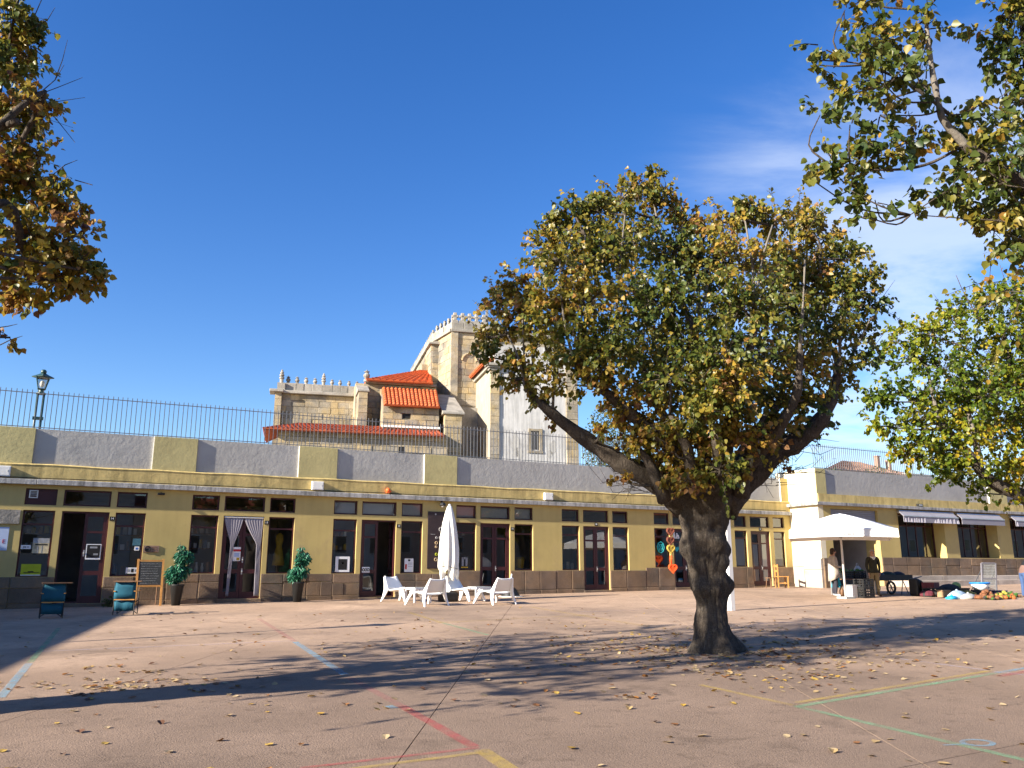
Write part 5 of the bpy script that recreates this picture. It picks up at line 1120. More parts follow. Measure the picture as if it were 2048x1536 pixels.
# hand cart with wheel
hc = at_px(1792, 1190, .4); X, Y, Z = hc; t = thing('hand_cart', 'dark hand cart laden with sacks right of the man', 'cart', hc)
mb = MB(); mb.box(X - .75, X + 1.0, Y - .35, Y + .35, Z + .48, Z + .56); mk('deck', mb, BLACKP, t)
mb = MB(); mb.box(X - .75, X + 1.0, Y - .37, Y - .352, Z + .50, Z + .68); mk('side_board', mb, BLACKP, t)
for s in (-1, 1):
    mb = MB(); mb.ring((X - .12, Y + s * .33, Z + .24), .20, .20, .04, 20, 6)
    wh = mk('wheel', mb, BLACKP, t, True); mb = MB()
    for a in range(6): w = a * math.pi / 3; mb.tube([(X - .12, Y + s * .33, Z + .24), (X - .12 + .19 * math.cos(w), Y + s * .33, Z + .24 + .19 * math.sin(w))], .012, 5)
    mk('spoke', mb, METAL, wh)
    mb = MB(); mb.tube([(X + .55, Y + s * .3, Z + .48), (X + .8, Y + s * .3, Z + .0)], .016, 6); mb.tube([(X + .55, Y + s * .3, Z + .48), (X + .42, Y + s * .3, Z + .0)], .016, 6); mk('prop', mb, METAL, t)
    mb = MB(); mb.tube([(X + .95, Y + s * .3, Z + .52), (X + 1.6, Y + s * .28, Z + .62)], .02, 6); mk('handle', mb, METAL, t)
for i, (dx, r, m, lab) in enumerate(((-.4, .24, BLACKP, 'black sack on the left end of the hand cart'), (.15, .26, M('dark_green_sack', (.03, .045, .03), .8, .3, 6), 'dark green sack in the middle of the hand cart'), (.7, .22, M('charcoal_sack', (.03, .03, .035), .8, .3, 6), 'charcoal sack on the right end of the hand cart'))):
    c = (X + dx, Y, Z + .56); mb = MB(); mb.lathe([(r * 1.0, 0), (r * 1.2, .06), (r * 1.05, .16), (r * .5, .22), (r * .1, .24)], c, 11, 1.1, .9); tag(mk('sack', mb, m, None, True), lab, 'sack', 'sacks on the hand cart')
bb = at_px(1847, 1192, .1); t = thing('rucksack', 'black slumped bag on the ground right of the hand cart', 'bag', bb); X, Y, Z = bb; mb = MB(); mb.prism([(X - .36, Y - .18, Z), (X + .36, Y - .18, Z), (X + .34, Y - .18, Z + .25), (X + .12, Y - .18, Z + .40), (X - .22, Y - .18, Z + .58), (X - .36, Y - .18, Z + .6)], (0, .36, 0)); mk('bag_body', mb, BLACKP, t, bevel=.06); mb = MB(); mb.ring((X - .2, Y - .2, Z + .4), .1, .12, .015, 12); mk('strap', mb, BLACKP, t)
# things laid out for sale
DARKC = M('dark_cloth', (.035, .035, .035), .9, .4, 8); NAVY = M('dark_red_box', (.10, .02, .03), .7, .2, 8); CLEAR = M('pale_blue_plastic', (.33, .43, .52), .3, .2, 9); ONION = M('onion_skin', (.20, .085, .04), .5, .3, 15); YELF = M('yellow_fruit', (.34, .27, .05), .6, .35, 15); CARR = M('orange_fruit', (.36, .11, .03), .6, .3, 15)
c = at_px(1884, 1194, .3); crate('dark crate left of the heap of goods at the picture edge', c, (.62, .42, .28), DARKC, .1); crate('dark red crate standing on the dark crate', (c[0] - .05, c[1] + .05, c[2] + .283), (.5, .38, .18), NAVY, .3)
def heap(name, label, cat, px, py, n, sp, r, mats, dy=0, h=.15):
    c = at_px(px, py, dy); t = thing(name, label, cat, c)
    for m in mats:
        mb = MB()
        for i in range(n // len(mats)):
            a, q = rnd.uniform(0, 6.28), rnd.random() ** .5; mb.ball((c[0] + sp * q * math.cos(a), c[1] + sp * .6 * q * math.sin(a), c[2] + r * .6 + h * (1 - q) * rnd.random()), r * rnd.uniform(.7, 1.2), 7, 5, sz=.85)
        mk('piece', mb, m, t, kind='stuff')
    return t
heap('produce_heap', 'heap of yellow and green fruit behind the clear bags', 'produce', 1947, 1193, 40, .42, .075, [YELF, PRODUCE], .25)
heap('onion_heap', 'brown heap of onions at the foot of the mesh rack', 'onions', 1972, 1198, 46, .46, .07, [ONION], 0, .28)
heap('flower_heap', 'mixed orange, yellow and green flowers right of the mesh rack', 'flowers', 2006, 1198, 60, .48, .06, [CARR, PRODUCE, YELF, ONION], 0, .22)
heap('flower_heap', 'red and green flowers at the right picture edge', 'flowers', 2033, 1195, 40, .40, .06, [CARR, PRODUCE, ONION], .2, .2)
c = at_px(1918, 1190, .35); t = thing('dark_bundle', 'dark folded cloth bundle behind the clear plastic bags', 'bundle', c); mb = MB(); mb.ball((c[0], c[1], c[2] + .12), .5, 12, 7, 1.1, .6, .5); mk('cloth', mb, DARKC, t, True); mb = MB(); mb.ball((c[0] + .4, c[1], c[2] + .28), .16, 8, 5); mk('cabbage', mb, M('pale_green_cabbage', (.30, .40, .12), .6, .3, 14), t, True)
def sackbag(label, px, py, sx_, sy, h, m, dy=0):
    c = at_px(px, py, dy); t = thing('plastic_bag', label, 'bag', c); k = 16; mb = MB()
    for z, f in ((0, .9), (.35, 1.08), (.7, .8), (.92, .45), (1, .12)):
        for j in range(k): w = 2 * math.pi * j / k; q = f * (1 + .13 * math.sin(3 * w + z * 5) + .08 * rnd.uniform(-1, 1)); mb.v.append((c[0] + sx_ * q * math.cos(w), c[1] + sy * q * math.sin(w), c[2] + h * z))
    for i in range(4):
        for j in range(k): q = i * k; mb.f.append((q + j, q + (j + 1) % k, q + k + (j + 1) % k, q + k + j))
    mb.f.append(tuple(4 * k + j for j in range(k))); mk('bag_body', mb, m, t, True); mb = MB(); mb.ball((c[0], c[1], c[2] + h), .04, 7, 5); mk('knot', mb, m, t, True)
sackbag('clear pale blue plastic bag on the ground in front of the dark bundle', 1915, 1197, .36, .2, .26, CLEAR); sackbag('pale grey plastic bag right of the pale blue one', 1937, 1198, .28, .2, .18, GREYPL); sackbag('small bright blue bag at the left end of the bags', 1904, 1198.5, .2, .15, .12, M('bright_blue_plastic', (.02, .30, .55), .4))
c = at_px(1968, 1192, .1); t = thing('basket', 'white basket with a blue rim above the onions', 'basket', (c[0], c[1], c[2] + .22)); mb = MB(); mb.lathe([(.2, .2), (.3, .42), (.28, .42), (.18, .23)], c, 16); mk('body', mb, WHITE, t, True); mb = MB(); mb.ring((c[0], c[1], c[2] + .43), .3, .3, .03, 20, 6, 'z'); mk('rim', mb, M('blue_rim', (.02, .2, .6), .4), t, True)
c2 = at_px(1968, 1192, .1); t = thing('crate', 'dark crate that carries the white and blue basket', 'crate', c2); mb = MB(); mb.box(c2[0] - .25, c2[0] + .25, c2[1] - .2, c2[1] + .2, c2[2], c2[2] + .2); mk('crate_body', mb, DARKC, t)
# mesh rack
c = at_px(1996, 1191, .3); X, Y, Z = c; t = thing('mesh_rack', 'upright grey wire mesh rack among the goods at the right', 'rack', c, 0)
mb = MB(); lean = .18; Rk = Matrix.Translation(c) @ Matrix.Rotation(R(-12), 4, 'Z') @ Matrix.Rotation(R(6), 4, 'X')
for a in (-.3, .3): mb.box(a - .025, a + .025, -.02, .02, 0, 1.1, Rk)
for z in (.02, .55, 1.08): mb.box(-.275, .275, -.018, .018, z, z + .04, Rk)
mk('rack_frame', mb, M('rack_grey', (.20, .19, .21), .6, .1, 8), t); mb = MB()
for i in range(11): a = -.27 + .054 * i; mb.box(a - .006, a + .006, -.006, .006, .03, 1.08, Rk)
for i in range(20): z = .05 + .053 * i; mb.box(-.275, .275, -.014, -.007, z - .006, z + .006, Rk)
mk('wire_mesh', mb, GREYPL, t, kind='stuff')
mb = MB(); mb.tube([Rk @ Vector((-.3, 0, .9)), Rk @ Vector((-.42, .45, -.02))], .015, 5); mb.tube([Rk @ Vector((.3, 0, .9)), Rk @ Vector((.3, .45, -.02))], .015, 5); mk('prop', mb, METAL, t)

# more clutter of the flea market
for nm, lab, cat, px, py, dy, sx_, sy, sz, m in (('cardboard_box', 'small brown cardboard box between the dark crates and the dark bundle', 'box', 1897, 1195, .15, .34, .26, .24, M('cardboard', (.30, .20, .11), .8, .15, 6)), ('suitcase', 'flat dark blue suitcase lying behind the flowers', 'suitcase', 2012, 1191, .35, .6, .42, .16, M('dark_blue_case', (.03, .04, .09), .5, .2, 6)), ('wooden_box', 'low wooden box behind the yellow fruit', 'box', 1950, 1190, .5, .5, .3, .22, WOODD)):
    c = at_px(px, py, dy); t = thing(nm, lab, cat, c, rnd.uniform(-.3, .3)); T = WM[t.name]
    mb = MB(); mb.box(-sx_ / 2, sx_ / 2, -sy / 2, sy / 2, 0, sz * .8, T); mk('case', mb, m, t, bevel=.01)
    mb = MB(); mb.box(-sx_ / 2 - .008, sx_ / 2 + .008, -sy / 2 - .008, sy / 2 + .008, sz * .8 + .002, sz, T); mk('lid', mb, m, t, bevel=.008)
heap('cloth_heap', 'heap of crumpled dark and red cloth beside the dark crates', 'cloth', 1868, 1194, 14, .35, .12, [DARKC, NAVY], .1, .12)
heap('onion_heap', 'small heap of onions and greens in front of the mesh rack', 'vegetables', 1990, 1200, 30, .35, .06, [PRODUCE, DARKC, ONION], .1, .15)
# things standing in the shop windows
VASE, WARE, PAPER = M('blue_ware', (.10, .16, .24), .4, .2, 9), M('brown_ware', (.30, .17, .09), .5, .25, 9), M('paper_print', (.52, .48, .40), .7, .25, 8)
for lab, (a, b), z, seed in (('display ledge with ware in the first window left of the open door', BAYS[0][0], 1.52, 1), ('display ledge with ware in the window behind the chalkboard', BAYS[0][2], 1.52, 2), ('display ledge with ware in the window left of the curtained door', BAYS[1][0], 1.60, 3), ('display ledge with ware in the left window of the third shop', BAYS[2][0], 1.60, 4), ('display ledge with ware in the window left of the glass door behind the parasol', BAYS[3][0], 1.70, 5), ('display ledge with ware in the left window of the shop left of the tree', BAYS[4][0], 1.715, 6), ('display ledge with ware in the right window of the shop left of the tree', BAYS[4][2], 1.715, 7)):
    q = random.Random(seed); t = thing('window_display', lab, 'display', ((a + b) / 2, YF + .4, z))
    mb = MB(); mb.box(a + .03, b - .03, YF + .22, YF + .62, z - .03, z + .02); mk('ledge', mb, PAPER, t)
    x = a + .12
    while x < b - .1:
        h = q.uniform(.12, .34); r = q.uniform(.04, .075); y = YF + q.uniform(.32, .5); mb = MB()
        if q.random() < .5: mb.lathe([(r * .6, 0), (r, h * .4), (r * .5, h * .8), (r * .65, h)], (x, y, z + .021), 10); mk('vase', mb, q.choice((VASE, WARE, WHITE)), t, True)
        else: mb.box(x - r, x + r, y, y + .03, z + .021, z + .021 + h); mk('card', mb, q.choice((PAPER, WARE, LIME, WHITE)), t)
        x += r * 2 + q.uniform(.02, .1)
    for k in range(2):
        zz = z + .75 + .45 * k; mb = MB(); mb.box(a + .05, b - .05, YF + .9, YF + 1.15, zz, zz + .025); mk('shelf', mb, WOODD, t)
        x = a + .1
        while x < b - .12: h = q.uniform(.1, .28); w = q.uniform(.05, .12); mb = MB(); mb.box(x, x + w, YF + .95, YF + 1.08, zz + .026, zz + .026 + h); mk('ware', mb, q.choice((VASE, WARE, PAPER, WHITE, GOLD)), t); x += w + q.uniform(.02, .08)
x = 5.72; t = thing('dress', 'ochre dress on a stand in the window right of the curtained door', 'dress', (x, YF + .45, 1.6)); mb = MB(); mb.lathe([(.20, .25), (.15, .6), (.09, .85), (.13, 1.05), (.11, 1.2), (.04, 1.27)], (x, YF + .45, 1.6), 12, 1, .7); mk('cloth', mb, GOLD, t, True); mb = MB(); mb.tube([(x, YF + .45, 1.6), (x, YF + .45, 2.95)], .015, 6); mk('stand', mb, BLACKP, t)
# ================================================================== PEOPLE
def skin_mesh(name, nodes, edges, root):
    names = list(nodes); me = bpy.data.meshes.new(name); me.from_pydata([nodes[n][0] for n in names], [], []) if False else me.from_pydata([nodes[n][0] for n in names], [(names.index(a), names.index(b)) for a, b in edges], [])
    ob = bpy.data.objects.new(name, me); C.objects.link(ob)
    sk = ob.modifiers.new('skin', 'SKIN'); sk.use_smooth_shade = True; sb = ob.modifiers.new('sub', 'SUBSURF'); sb.levels = 2; sb.render_levels = 2
    if not me.skin_vertices: me.attributes and None
    for i, n in enumerate(names):
        r = nodes[n][1]; v = me.skin_vertices[0].data[i]; v.radius = (r if isinstance(r, tuple) else (r, r)); v.use_root = (n == root)
    dg = bpy.context.evaluated_depsgraph_get(); m2 = bpy.data.meshes.new_from_object(ob.evaluated_get(dg)); bpy.data.objects.remove(ob); m2.name = name; return m2
def person(label, loc, rz, h, fn, J, hair, extra=None, hairshape='short'):
    """J: joint overrides in unit-height space (x right, y front is -y), scaled by h"""
    t = thing('person', label, 'person', loc, rz)
    n = {'pelvis': ((0, 0, .52), (.088, .075)), 'waist': ((0, 0, .60), (.085, .068)), 'chest': ((0, .005, .70), (.098, .072)), 'neckb': ((0, .0, .80), (.06, .05)), 'neck': ((0, -.005, .845), .032), 'head': ((0, -.015, .895), (.045, .052)), 'crown': ((0, -.012, .965), (.044, .05))}
    e = [('pelvis', 'waist'), ('waist', 'chest'), ('chest', 'neckb'), ('neckb', 'neck'), ('neck', 'head'), ('head', 'crown')]
    for s, k in ((-1, 'l'), (1, 'r')):
        n |= {k + 'sh': ((s * .105, .0, .795), .042), k + 'el': ((s * .135, .02, .635), .030), k + 'wr': ((s * .125, -.03, .50), .021), k + 'ha': ((s * .122, -.045, .465), (.024, .014)),
              k + 'hip': ((s * .052, 0, .49), .062), k + 'kn': ((s * .06, -.012, .275), .042), k + 'an': ((s * .062, .01, .05), .030), k + 'toe': ((s * .075, -.085, .016), (.024, .016))}
        e += [('neckb', k + 'sh'), (k + 'sh', k + 'el'), (k + 'el', k + 'wr'), (k + 'wr', k + 'ha'), ('pelvis', k + 'hip'), (k + 'hip', k + 'kn'), (k + 'kn', k + 'an'), (k + 'an', k + 'toe')]
    for k, v in J.items(): n[k] = (v, n[k][1]) if k in n else v
    for s, k in ((-1, 'l'), (1, 'r')):
        hd = Vector(n[k + 'ha'][0]); wr = Vector(n[k + 'wr'][0]); d = (hd - wr).normalized(); a = Vector((0, 1, 0)); a = (a - d * a.dot(d)).normalized()
        for i, (o, l) in enumerate(((-.018, .038), (-.006, .045), (.006, .042), (.018, .034))):
            n[f'{k}f{i}a'] = (tuple(hd + d * .014 + a * o), .0062); n[f'{k}f{i}b'] = (tuple(hd + d * (.014 + l * .6) + a * o + Vector((-s * .004, 0, 0))), .0056); n[f'{k}f{i}c'] = (tuple(hd + d * (.014 + l) + a * o + Vector((-s * .012, 0, 0))), .0048)
            e += [(k + 'ha', f'{k}f{i}a'), (f'{k}f{i}a', f'{k}f{i}b'), (f'{k}f{i}b', f'{k}f{i}c')]
        n[k + 'ta'] = (tuple(hd + a * -.022 - d * .002), .007); n[k + 'tb'] = (tuple(hd + a * -.032 + d * .02), .0055); e += [(k + 'ha', k + 'ta'), (k + 'ta', k + 'tb')]
    nodes = {k: (tuple(c * h for c in v[0]), tuple(q * h for q in v[1]) if isinstance(v[1], tuple) else v[1] * h) for k, v in n.items()}
    me = skin_mesh('body', nodes, e, 'pelvis'); me.materials.clear(); mats = []
    for p in me.polygons:
        c = p.center / h; m = fn(c)
        if m not in mats: mats.append(m)
        p.material_index = mats.index(m); p.use_smooth = True
    for m in mats: me.materials.append(m)
    mk('body', me, None, t).parent = t
    bpy.context.view_layer.update()
    o = t.children[-1]; o.matrix_parent_inverse = Matrix.Identity(4)
    def loc_mk(name, mb, mat, smooth=True): q = mk(name, mb, mat, t, smooth); q.matrix_parent_inverse = Matrix.Identity(4); return q
    H = Vector(n['head'][0]) * h; Cn = Vector(n['crown'][0]) * h; c = H * .55 + Cn * .45; up = (Cn - H).normalized()
    for s in (-1, 1): mb = MB(); mb.ball(c + Vector((s * .019 * h, -.047 * h, .002 * h)), .0055 * h, 7, 5); loc_mk('eye', mb, BLACKP)
    mb = MB(); mb.ball(c + Vector((0, -.056 * h, -.012 * h)), .009 * h, 7, 5, .8, 1.3, 1.5)
    for s in (-1, 1): mb.ball(c + Vector((s * .046 * h, .004 * h, -.006 * h)), .012 * h, 7, 5, .5, .8, 1.4)
    loc_mk('nose_and_ears', mb, SKIN)
    mb = MB(); mb.box(c.x - .014 * h, c.x + .014 * h, c.y - .05 * h, c.y - .044 * h, c.z - .034 * h, c.z - .030 * h); loc_mk('mouth', mb, NAVY)
    mb = MB()
    if hairshape == 'bob': mb.ball(c + Vector((0, .012 * h, .018 * h)), .058 * h, 12, 8, 1, 1, 1.0); mb.ball(c + Vector((0, .03 * h, -.025 * h)), .05 * h, 12, 8, 1.05, .8, 1.2)
    else: mb.ball(c + Vector((0, .018 * h, .006 * h)), .05 * h, 12, 8, .98, .85, .9)
    loc_mk('hair', mb, hair)
    if extra: extra(t, h, n, loc_mk)
    return t
SWT, BEI, SHOE, DKT, PON, DENIM = M('dark_olive_sweater', (.035, .034, .024), .95, .2, 14, .3, 60), M('beige_trousers', (.27, .20, .10), .9, .12, 8), M('brown_shoes', (.12, .06, .03), .6), M('dark_trousers', (.03, .03, .04), .9), M('beige_knit', (.42, .36, .30), .95, .15, 12, .3, 60), M('blue_denim', (.05, .09, .2), .9, .15, 10)
def f_man(c):
    if c.z > .825 or (abs(c.x) > .09 and c.z < .49 and c.z > .38 and abs(c.x) > .1): return SKIN
    if c.z > .8 and c.y < -.02 and abs(c.x) < .035 + (c.z - .8): return WHITE
    if c.z < .035 or (c.y < -.045 and c.z < .06): return SHOE
    if c.z < .50 and abs(c.x) < .118: return BEI
    return SWT
p = onG(1752, 1193.5); hgt = 1.60
def man_x(t, h, n, lm):
    mb = MB(); mb.lathe([(.103 * h, .49 * h), (.1 * h, .52 * h), (.098 * h, .525 * h)], (0, 0, 0), 16, 1, .8); lm('sweater_hem', mb, SWT)
    mb = MB()
    for s in (-1, 1): mb.tube([(s * .05 * h, -.04 * h, .835 * h), (0, -.078 * h, .77 * h)], .011 * h, 5)
    lm('collar', mb, WHITE)
person('bald grey haired man in dark olive sweater and beige trousers beside the stall', (p.x, p.y, G(p.x, p.y)), R(-30), hgt, f_man, {'lkn': (-.062, -.01, .275), 'lan': (-.07, .01, .05), 'ltoe': (-.095, -.08, .016), 'ran': (.068, .01, .05), 'rtoe': (.09, -.08, .016), 'lwr': (-.118, -.015, .505), 'lha': (-.116, -.03, .468), 'rwr': (.13, .02, .50), 'rha': (.125, .012, .465)}, HAIRG, man_x)
def f_wom(c):
    if c.z > .83: return SKIN
    if abs(c.x) > .1 and .38 < c.z < .49 and abs(c.x) > .108: return SKIN
    if c.z < .05: return WHITE
    if c.z < .42: return DKT
    return PON
p = onG(1671, 1193); hgt = 1.63
def wom_x(t, h, n, lm):
    mb = MB(); k = 24
    for i, (r, z, sy) in enumerate(((.05, .83, .9), (.112, .795, .72), (.128, .70, .74), (.128, .58, .8), (.13, .48, .82), (.138, .38, .85))):
        for j in range(k): w = 2 * math.pi * j / k; f = 1 + (.05 * math.sin(5 * w) * (i / 5)); mb.v.append((r * f * h * math.cos(w) * (.95), r * f * h * math.sin(w) * sy, (z - (.05 * math.sin(w) + .02) * (i / 5)) * h))
    for i in range(5):
        for j in range(k): q = i * k; mb.f.append((q + j, q + k + j, q + k + (j + 1) % k, q + (j + 1) % k))
    o = lm('poncho', mb, PON); o.modifiers.new('thick', 'SOLIDIFY').thickness = .012
W_ = (p.x, p.y, G(p.x, p.y)); wr = R(62)
person('dark haired woman in beige poncho with turquoise bag left of the parasol pole', W_, wr, hgt, f_wom, {'rwr': (.13, -.06, .50), 'rha': (.13, -.075, .462), 'lwr': (-.10, -.10, .60), 'lha': (-.07, -.13, .60), 'head': (0, -.025, .89), 'crown': (0, -.03, .96)}, HAIRD, wom_x, 'bob')
T = Matrix.Translation(W_) @ Matrix.Rotation(wr, 4, 'Z'); hnd = T @ Vector((-.10 * hgt, -.13 * hgt, .43 * hgt)); hnd = T @ Vector((.132 * hgt, -.085 * hgt, .435 * hgt))
t = thing('handbag', 'turquoise bag hanging from the woman beside the parasol', 'bag', hnd); X, Y, Z = hnd
mb = MB(); T2 = Matrix.Translation(hnd) @ Matrix.Rotation(wr + R(90), 4, 'Z'); mb.hexa([T2 @ Vector(v) for v in ((-.17, -.06, -.42), (.17, -.06, -.42), (.12, -.04, -.10), (-.12, -.04, -.10))], [T2 @ Vector(v) for v in ((-.17, .06, -.42), (.17, .06, -.42), (.12, .04, -.10), (-.12, .04, -.10))]); mk('bag_body', mb, M('turquoise_cloth', (.02, .36, .48), .7, .1, 8), t, bevel=.02)
mb = MB(); mb.tube([T2 @ Vector((-.09, 0, -.11)), T2 @ Vector((-.05, 0, 0)), T2 @ Vector((0, 0, .03)), T2 @ Vector((.05, 0, 0)), T2 @ Vector((.09, 0, -.11))], .01, 5); mk('handle', mb, TEAL, t)
# third person bending at the right picture edge
JACK = M('brown_jacket', (.17, .10, .08), .9, .15, 8)
def f_thr(c):
    if c.z < .04: return SHOE
    if c.z < .50 and c.y > -.2: return DENIM
    return JACK if c.z < .66 else BLACKP
p = onG(2053, 1196)
person('person in dark top and brown jacket stooping at the right picture edge', (p.x, p.y, G(p.x, p.y)), R(70), 1.62, f_thr, {'waist': (0, -.03, .60), 'chest': (0, -.10, .685), 'neckb': (0, -.18, .74), 'neck': (0, -.215, .76), 'head': (0, -.26, .79), 'crown': (0, -.315, .82), 'lsh': (-.1, -.165, .73), 'rsh': (.1, -.165, .73), 'lel': (-.12, -.2, .58), 'rel': (.12, -.2, .58), 'lwr': (-.11, -.26, .45), 'rwr': (.11, -.26, .45), 'lha': (-.11, -.275, .415), 'rha': (.11, -.275, .415)}, HAIRD)
# ================================================================== TREES
RT, FW2 = Vector((math.cos(YAW), -math.sin(YAW), 0)), FWD
def tp(base, px, py, dep=0):      # point seen at a pixel, on the upright plane through the tree's foot (dep metres behind it)
    d = ray(px, py); k = (Vector(base) - EYE).dot(FW2) + dep; return EYE + d * (k / d.dot(FW2))
def smooth_path(pts, n=5):
    P = [Vector(p) for p in pts]; P = [P[0] * 2 - P[1]] + P + [P[-1] * 2 - P[-2]]; o = []
    for i in range(1, len(P) - 2):
        for k in range(n):
            t = k / n; a, b, c, d = P[i - 1], P[i], P[i + 1], P[i + 2]
            o.append(.5 * ((2 * b) + (-a + c) * t + (2 * a - 5 * b + 4 * c - d) * t * t + (-a + 3 * b - 3 * c + d) * t ** 3))
    return o + [P[-2]]
def limb_mb(mb, pts, r0, r1, n=10, rough=.12, knots=0):
    c = smooth_path(pts, 5); m = len(c); rr = []
    for i in range(m):
        t = i / (m - 1); rr.append((r0 + (r1 - r0) * t ** .8) * (1 + rough * mnoise.noise(c[i] * 2.3)))
    k = len(mb.v); mb.tube(c, rr, n)
    for i in range(k, len(mb.v)):
        v = Vector(mb.v[i]); q = mnoise.noise(v * 5.0) * .35 + mnoise.noise(v * 13) * .18; a = min(range(m), key=lambda j: (c[j] - v).length_squared); dr = (v - c[a]); mb.v[i] = tuple(v + dr * q)
    return c
def build_tree(label, base, trunk, limbs, clusters, nleaf, lsize, tint0, seed, twigs=True, bare=(), tips=.35, leaf_mat=None, bscale=1):
    global rg
    rg = np.random.default_rng(seed); rd = random.Random(seed)
    t = thing('lime_tree', label, 'tree', base, 0, None)
    if isinstance(trunk, MB): mk('trunk', trunk, BARK, t, True)
    else: mb = MB(); limb_mb(mb, trunk[0], trunk[1], trunk[2], 20, .15); mk('trunk', mb, BARK, t, True)
    allp = []
    for pts, r0, r1, pale in limbs:
        mb = MB(); c = limb_mb(mb, pts, r0, r1, 10 if r0 > .08 else 7); mk('limb', mb, BARKP if pale else BARK, t, True); allp += c
    A = np.array([tuple(p) for p in allp]); tw = MB(); br = MB(); P = []; D = []; TI = []
    tot = sum(c[2] for c in clusters)
    for cen, rad, wgt, tn in clusters:
        cen = Vector(cen); dd = A - np.array(cen); dd[:, 2] *= 1.0; dist = (dd ** 2).sum(1) + np.where(A[:, 2] > cen.z, 3, 0); near = Vector(A[int(dist.argmin())])
        if (near - cen).length > .25: mid = (near + cen) / 2 + Vector((rd.uniform(-.15, .15), rd.uniform(-.15, .15), -.05)); br.tube(smooth_path([near, mid, cen], 3), [q * bscale for q in (.028, .026, .024, .02, .018, .016, .012)], 5)
        nl = nleaf * wgt / tot; per = 15; cn = rd.random(); nt_ = max(2, int(nl / per * (.65 + .7 * rd.random())))
        for _ in range(nt_):
            v = Vector(rg.normal(size=3)).normalized(); v.z = v.z * .8 + .25; st = cen + v * rad * rd.uniform(.0, .35); ln = rad * rd.uniform(.40, 1.0) + (rd.random() < .14) * rad * tips * rd.uniform(.3, 1.6); w = Vector(rg.normal(size=3)) * .3; dv = (v + w).normalized(); en = st + dv * ln + Vector((0, 0, -.18 * ln * rd.random()))
            md = (st + en) / 2 + Vector((0, 0, .07 * ln))
            if twigs: tw.tube([st, md, en], [.007, .005, .0025], 3, False)
            tq = rd.gauss(0, .09)
            for q in range(per):
                f = rd.uniform(.25, 1.03); pp = st * (1 - f) ** 2 + md * 2 * f * (1 - f) + en * f * f if f <= 1 else en
                P.append(tuple(pp + Vector(rg.normal(size=3)) * .028)); dn = dv * .55 + Vector((0, 0, -.75)) + Vector(rg.normal(size=3)) * .45; D.append(tuple(dn)); TI.append(tn + .42 * (cn - .5) + tq)
    for pts, r in bare: tw.tube([Vector(p) for p in pts], [r, r * .8, r * .4][:len(pts)] if len(pts) <= 3 else [r * (1 - .7 * i / (len(pts) - 1)) for i in range(len(pts))], 4, False)
    mk('branch', br, BARK, t, True, kind='stuff') if br.v else None
    mk('twigs', tw, BARK, t, kind='stuff') if tw.v else None
    P, D = np.array(P), np.array(D); n = len(P); z0, z1 = P[:, 2].min(), P[:, 2].max()
    ti = np.array(TI) + tint0 + rg.normal(size=n) * .13
    nrm = unit(n) * .8 + np.array((-.25, -.45, .35))
    me = leaf_mesh('foliage', P, D, nrm, lsize * rg.uniform(.5, 1.45, n), ti, leaf_mat or LEAF); mk('foliage', me, LEAF, t, kind='stuff')
    return t
# ---- the main tree: gnarled trunk modelled from rings
b0 = onG(1428, 1303); B = Vector((b0.x, b0.y, G(b0.x, b0.y))); 
prof = [(1318, 1428, 58), (1303, 1428, 54), (1285, 1427, 46), (1265, 1424, 40), (1240, 1422, 35), (1215, 1421, 33), (1195, 1420, 35), (1180, 1420, 39), (1165, 1419, 41), (1145, 1414, 38), (1125, 1411, 40), (1105, 1409, 46), (1085, 1409, 48), (1065, 1408, 48), (1045, 1407, 52), (1025, 1406, 59), (1005, 1403, 70), (985, 1400, 73), (968, 1400, 70), (950, 1404, 58)]
rows = []
for py, cx, hw in prof:
    c = tp(B, cx, py); r = hw * (Vector(B) - EYE).dot(FW2) / FPX * .90; rows.append((c, r))
mb = MB(); n = 132; fine_rows = []
for i in range(len(rows) - 1):
    for k in range(10):
        f = k / 10; fine_rows.append((rows[i][0].lerp(rows[i + 1][0], f), rows[i][1] + (rows[i + 1][1] - rows[i][1]) * f))
fine_rows.append(rows[-1])
KN = [(1398, 1180, -1, .20, .12), (1458, 1172, -.6, .20, .11), (1386, 1128, -.9, .17, .08), (1392, 1078, -.95, .16, .10), (1432, 1086, -1, .20, .10), (1440, 1128, -1, .16, .08), (1362, 1105, -.5, .18, .09), (1455, 1100, -.4, .18, .09), (1425, 1060, -1, .12, -.10), (1360, 1085, -.6, .15, .07), (1415, 1150, -1, .22, -.06), (1376, 1300, -.6, .2, .10), (1470, 1300, -.5, .22, .12), (1440, 1306, -1, .22, .10), (1405, 1030, -1, .25, -.07)]
kn = []
for px, py, f, s, a in KN:
    rr = min(fine_rows, key=lambda q: abs(q[0].z - tp(B, px, py).z))[1]; kn.append((tp(B, px, py) + FW2 * f * math.sqrt(max(0, rr ** 2 - ((tp(B, px, py) - tp(B, 1412, py)).length) ** 2)), s, a))
for c, r in fine_rows:
    hz_ = c.z - B.z
    for j in range(n):
        w = 2 * math.pi * j / n; d = RT * math.cos(w) + FW2 * math.sin(w) * .92; p = c + d * r
        lobes = .07 * math.sin(5 * w + 1.2) + .04 * math.sin(9 * w + hz_ * 1.4); k = max(0, 1 - hz_ / .55) * .75
        off = r * lobes * (k * 1.6 + .35) + .05 * mnoise.noise(p * 2.2) + .034 * mnoise.noise(Vector((p.x * 9, p.y * 9, p.z * 2.0))) - .034 * abs(mnoise.noise(Vector((p.x * 17, p.y * 17, p.z * 2.6)))) - .022 * abs(mnoise.noise(Vector((p.x * 34, p.y * 34, p.z * 7))))
        for q, s, a in kn: e = (p - q).length / s; off += a * math.exp(-e * e * 1.6) if e < 2.2 else 0
        mb.v.append(tuple(p + d * off))
m = len(fine_rows)
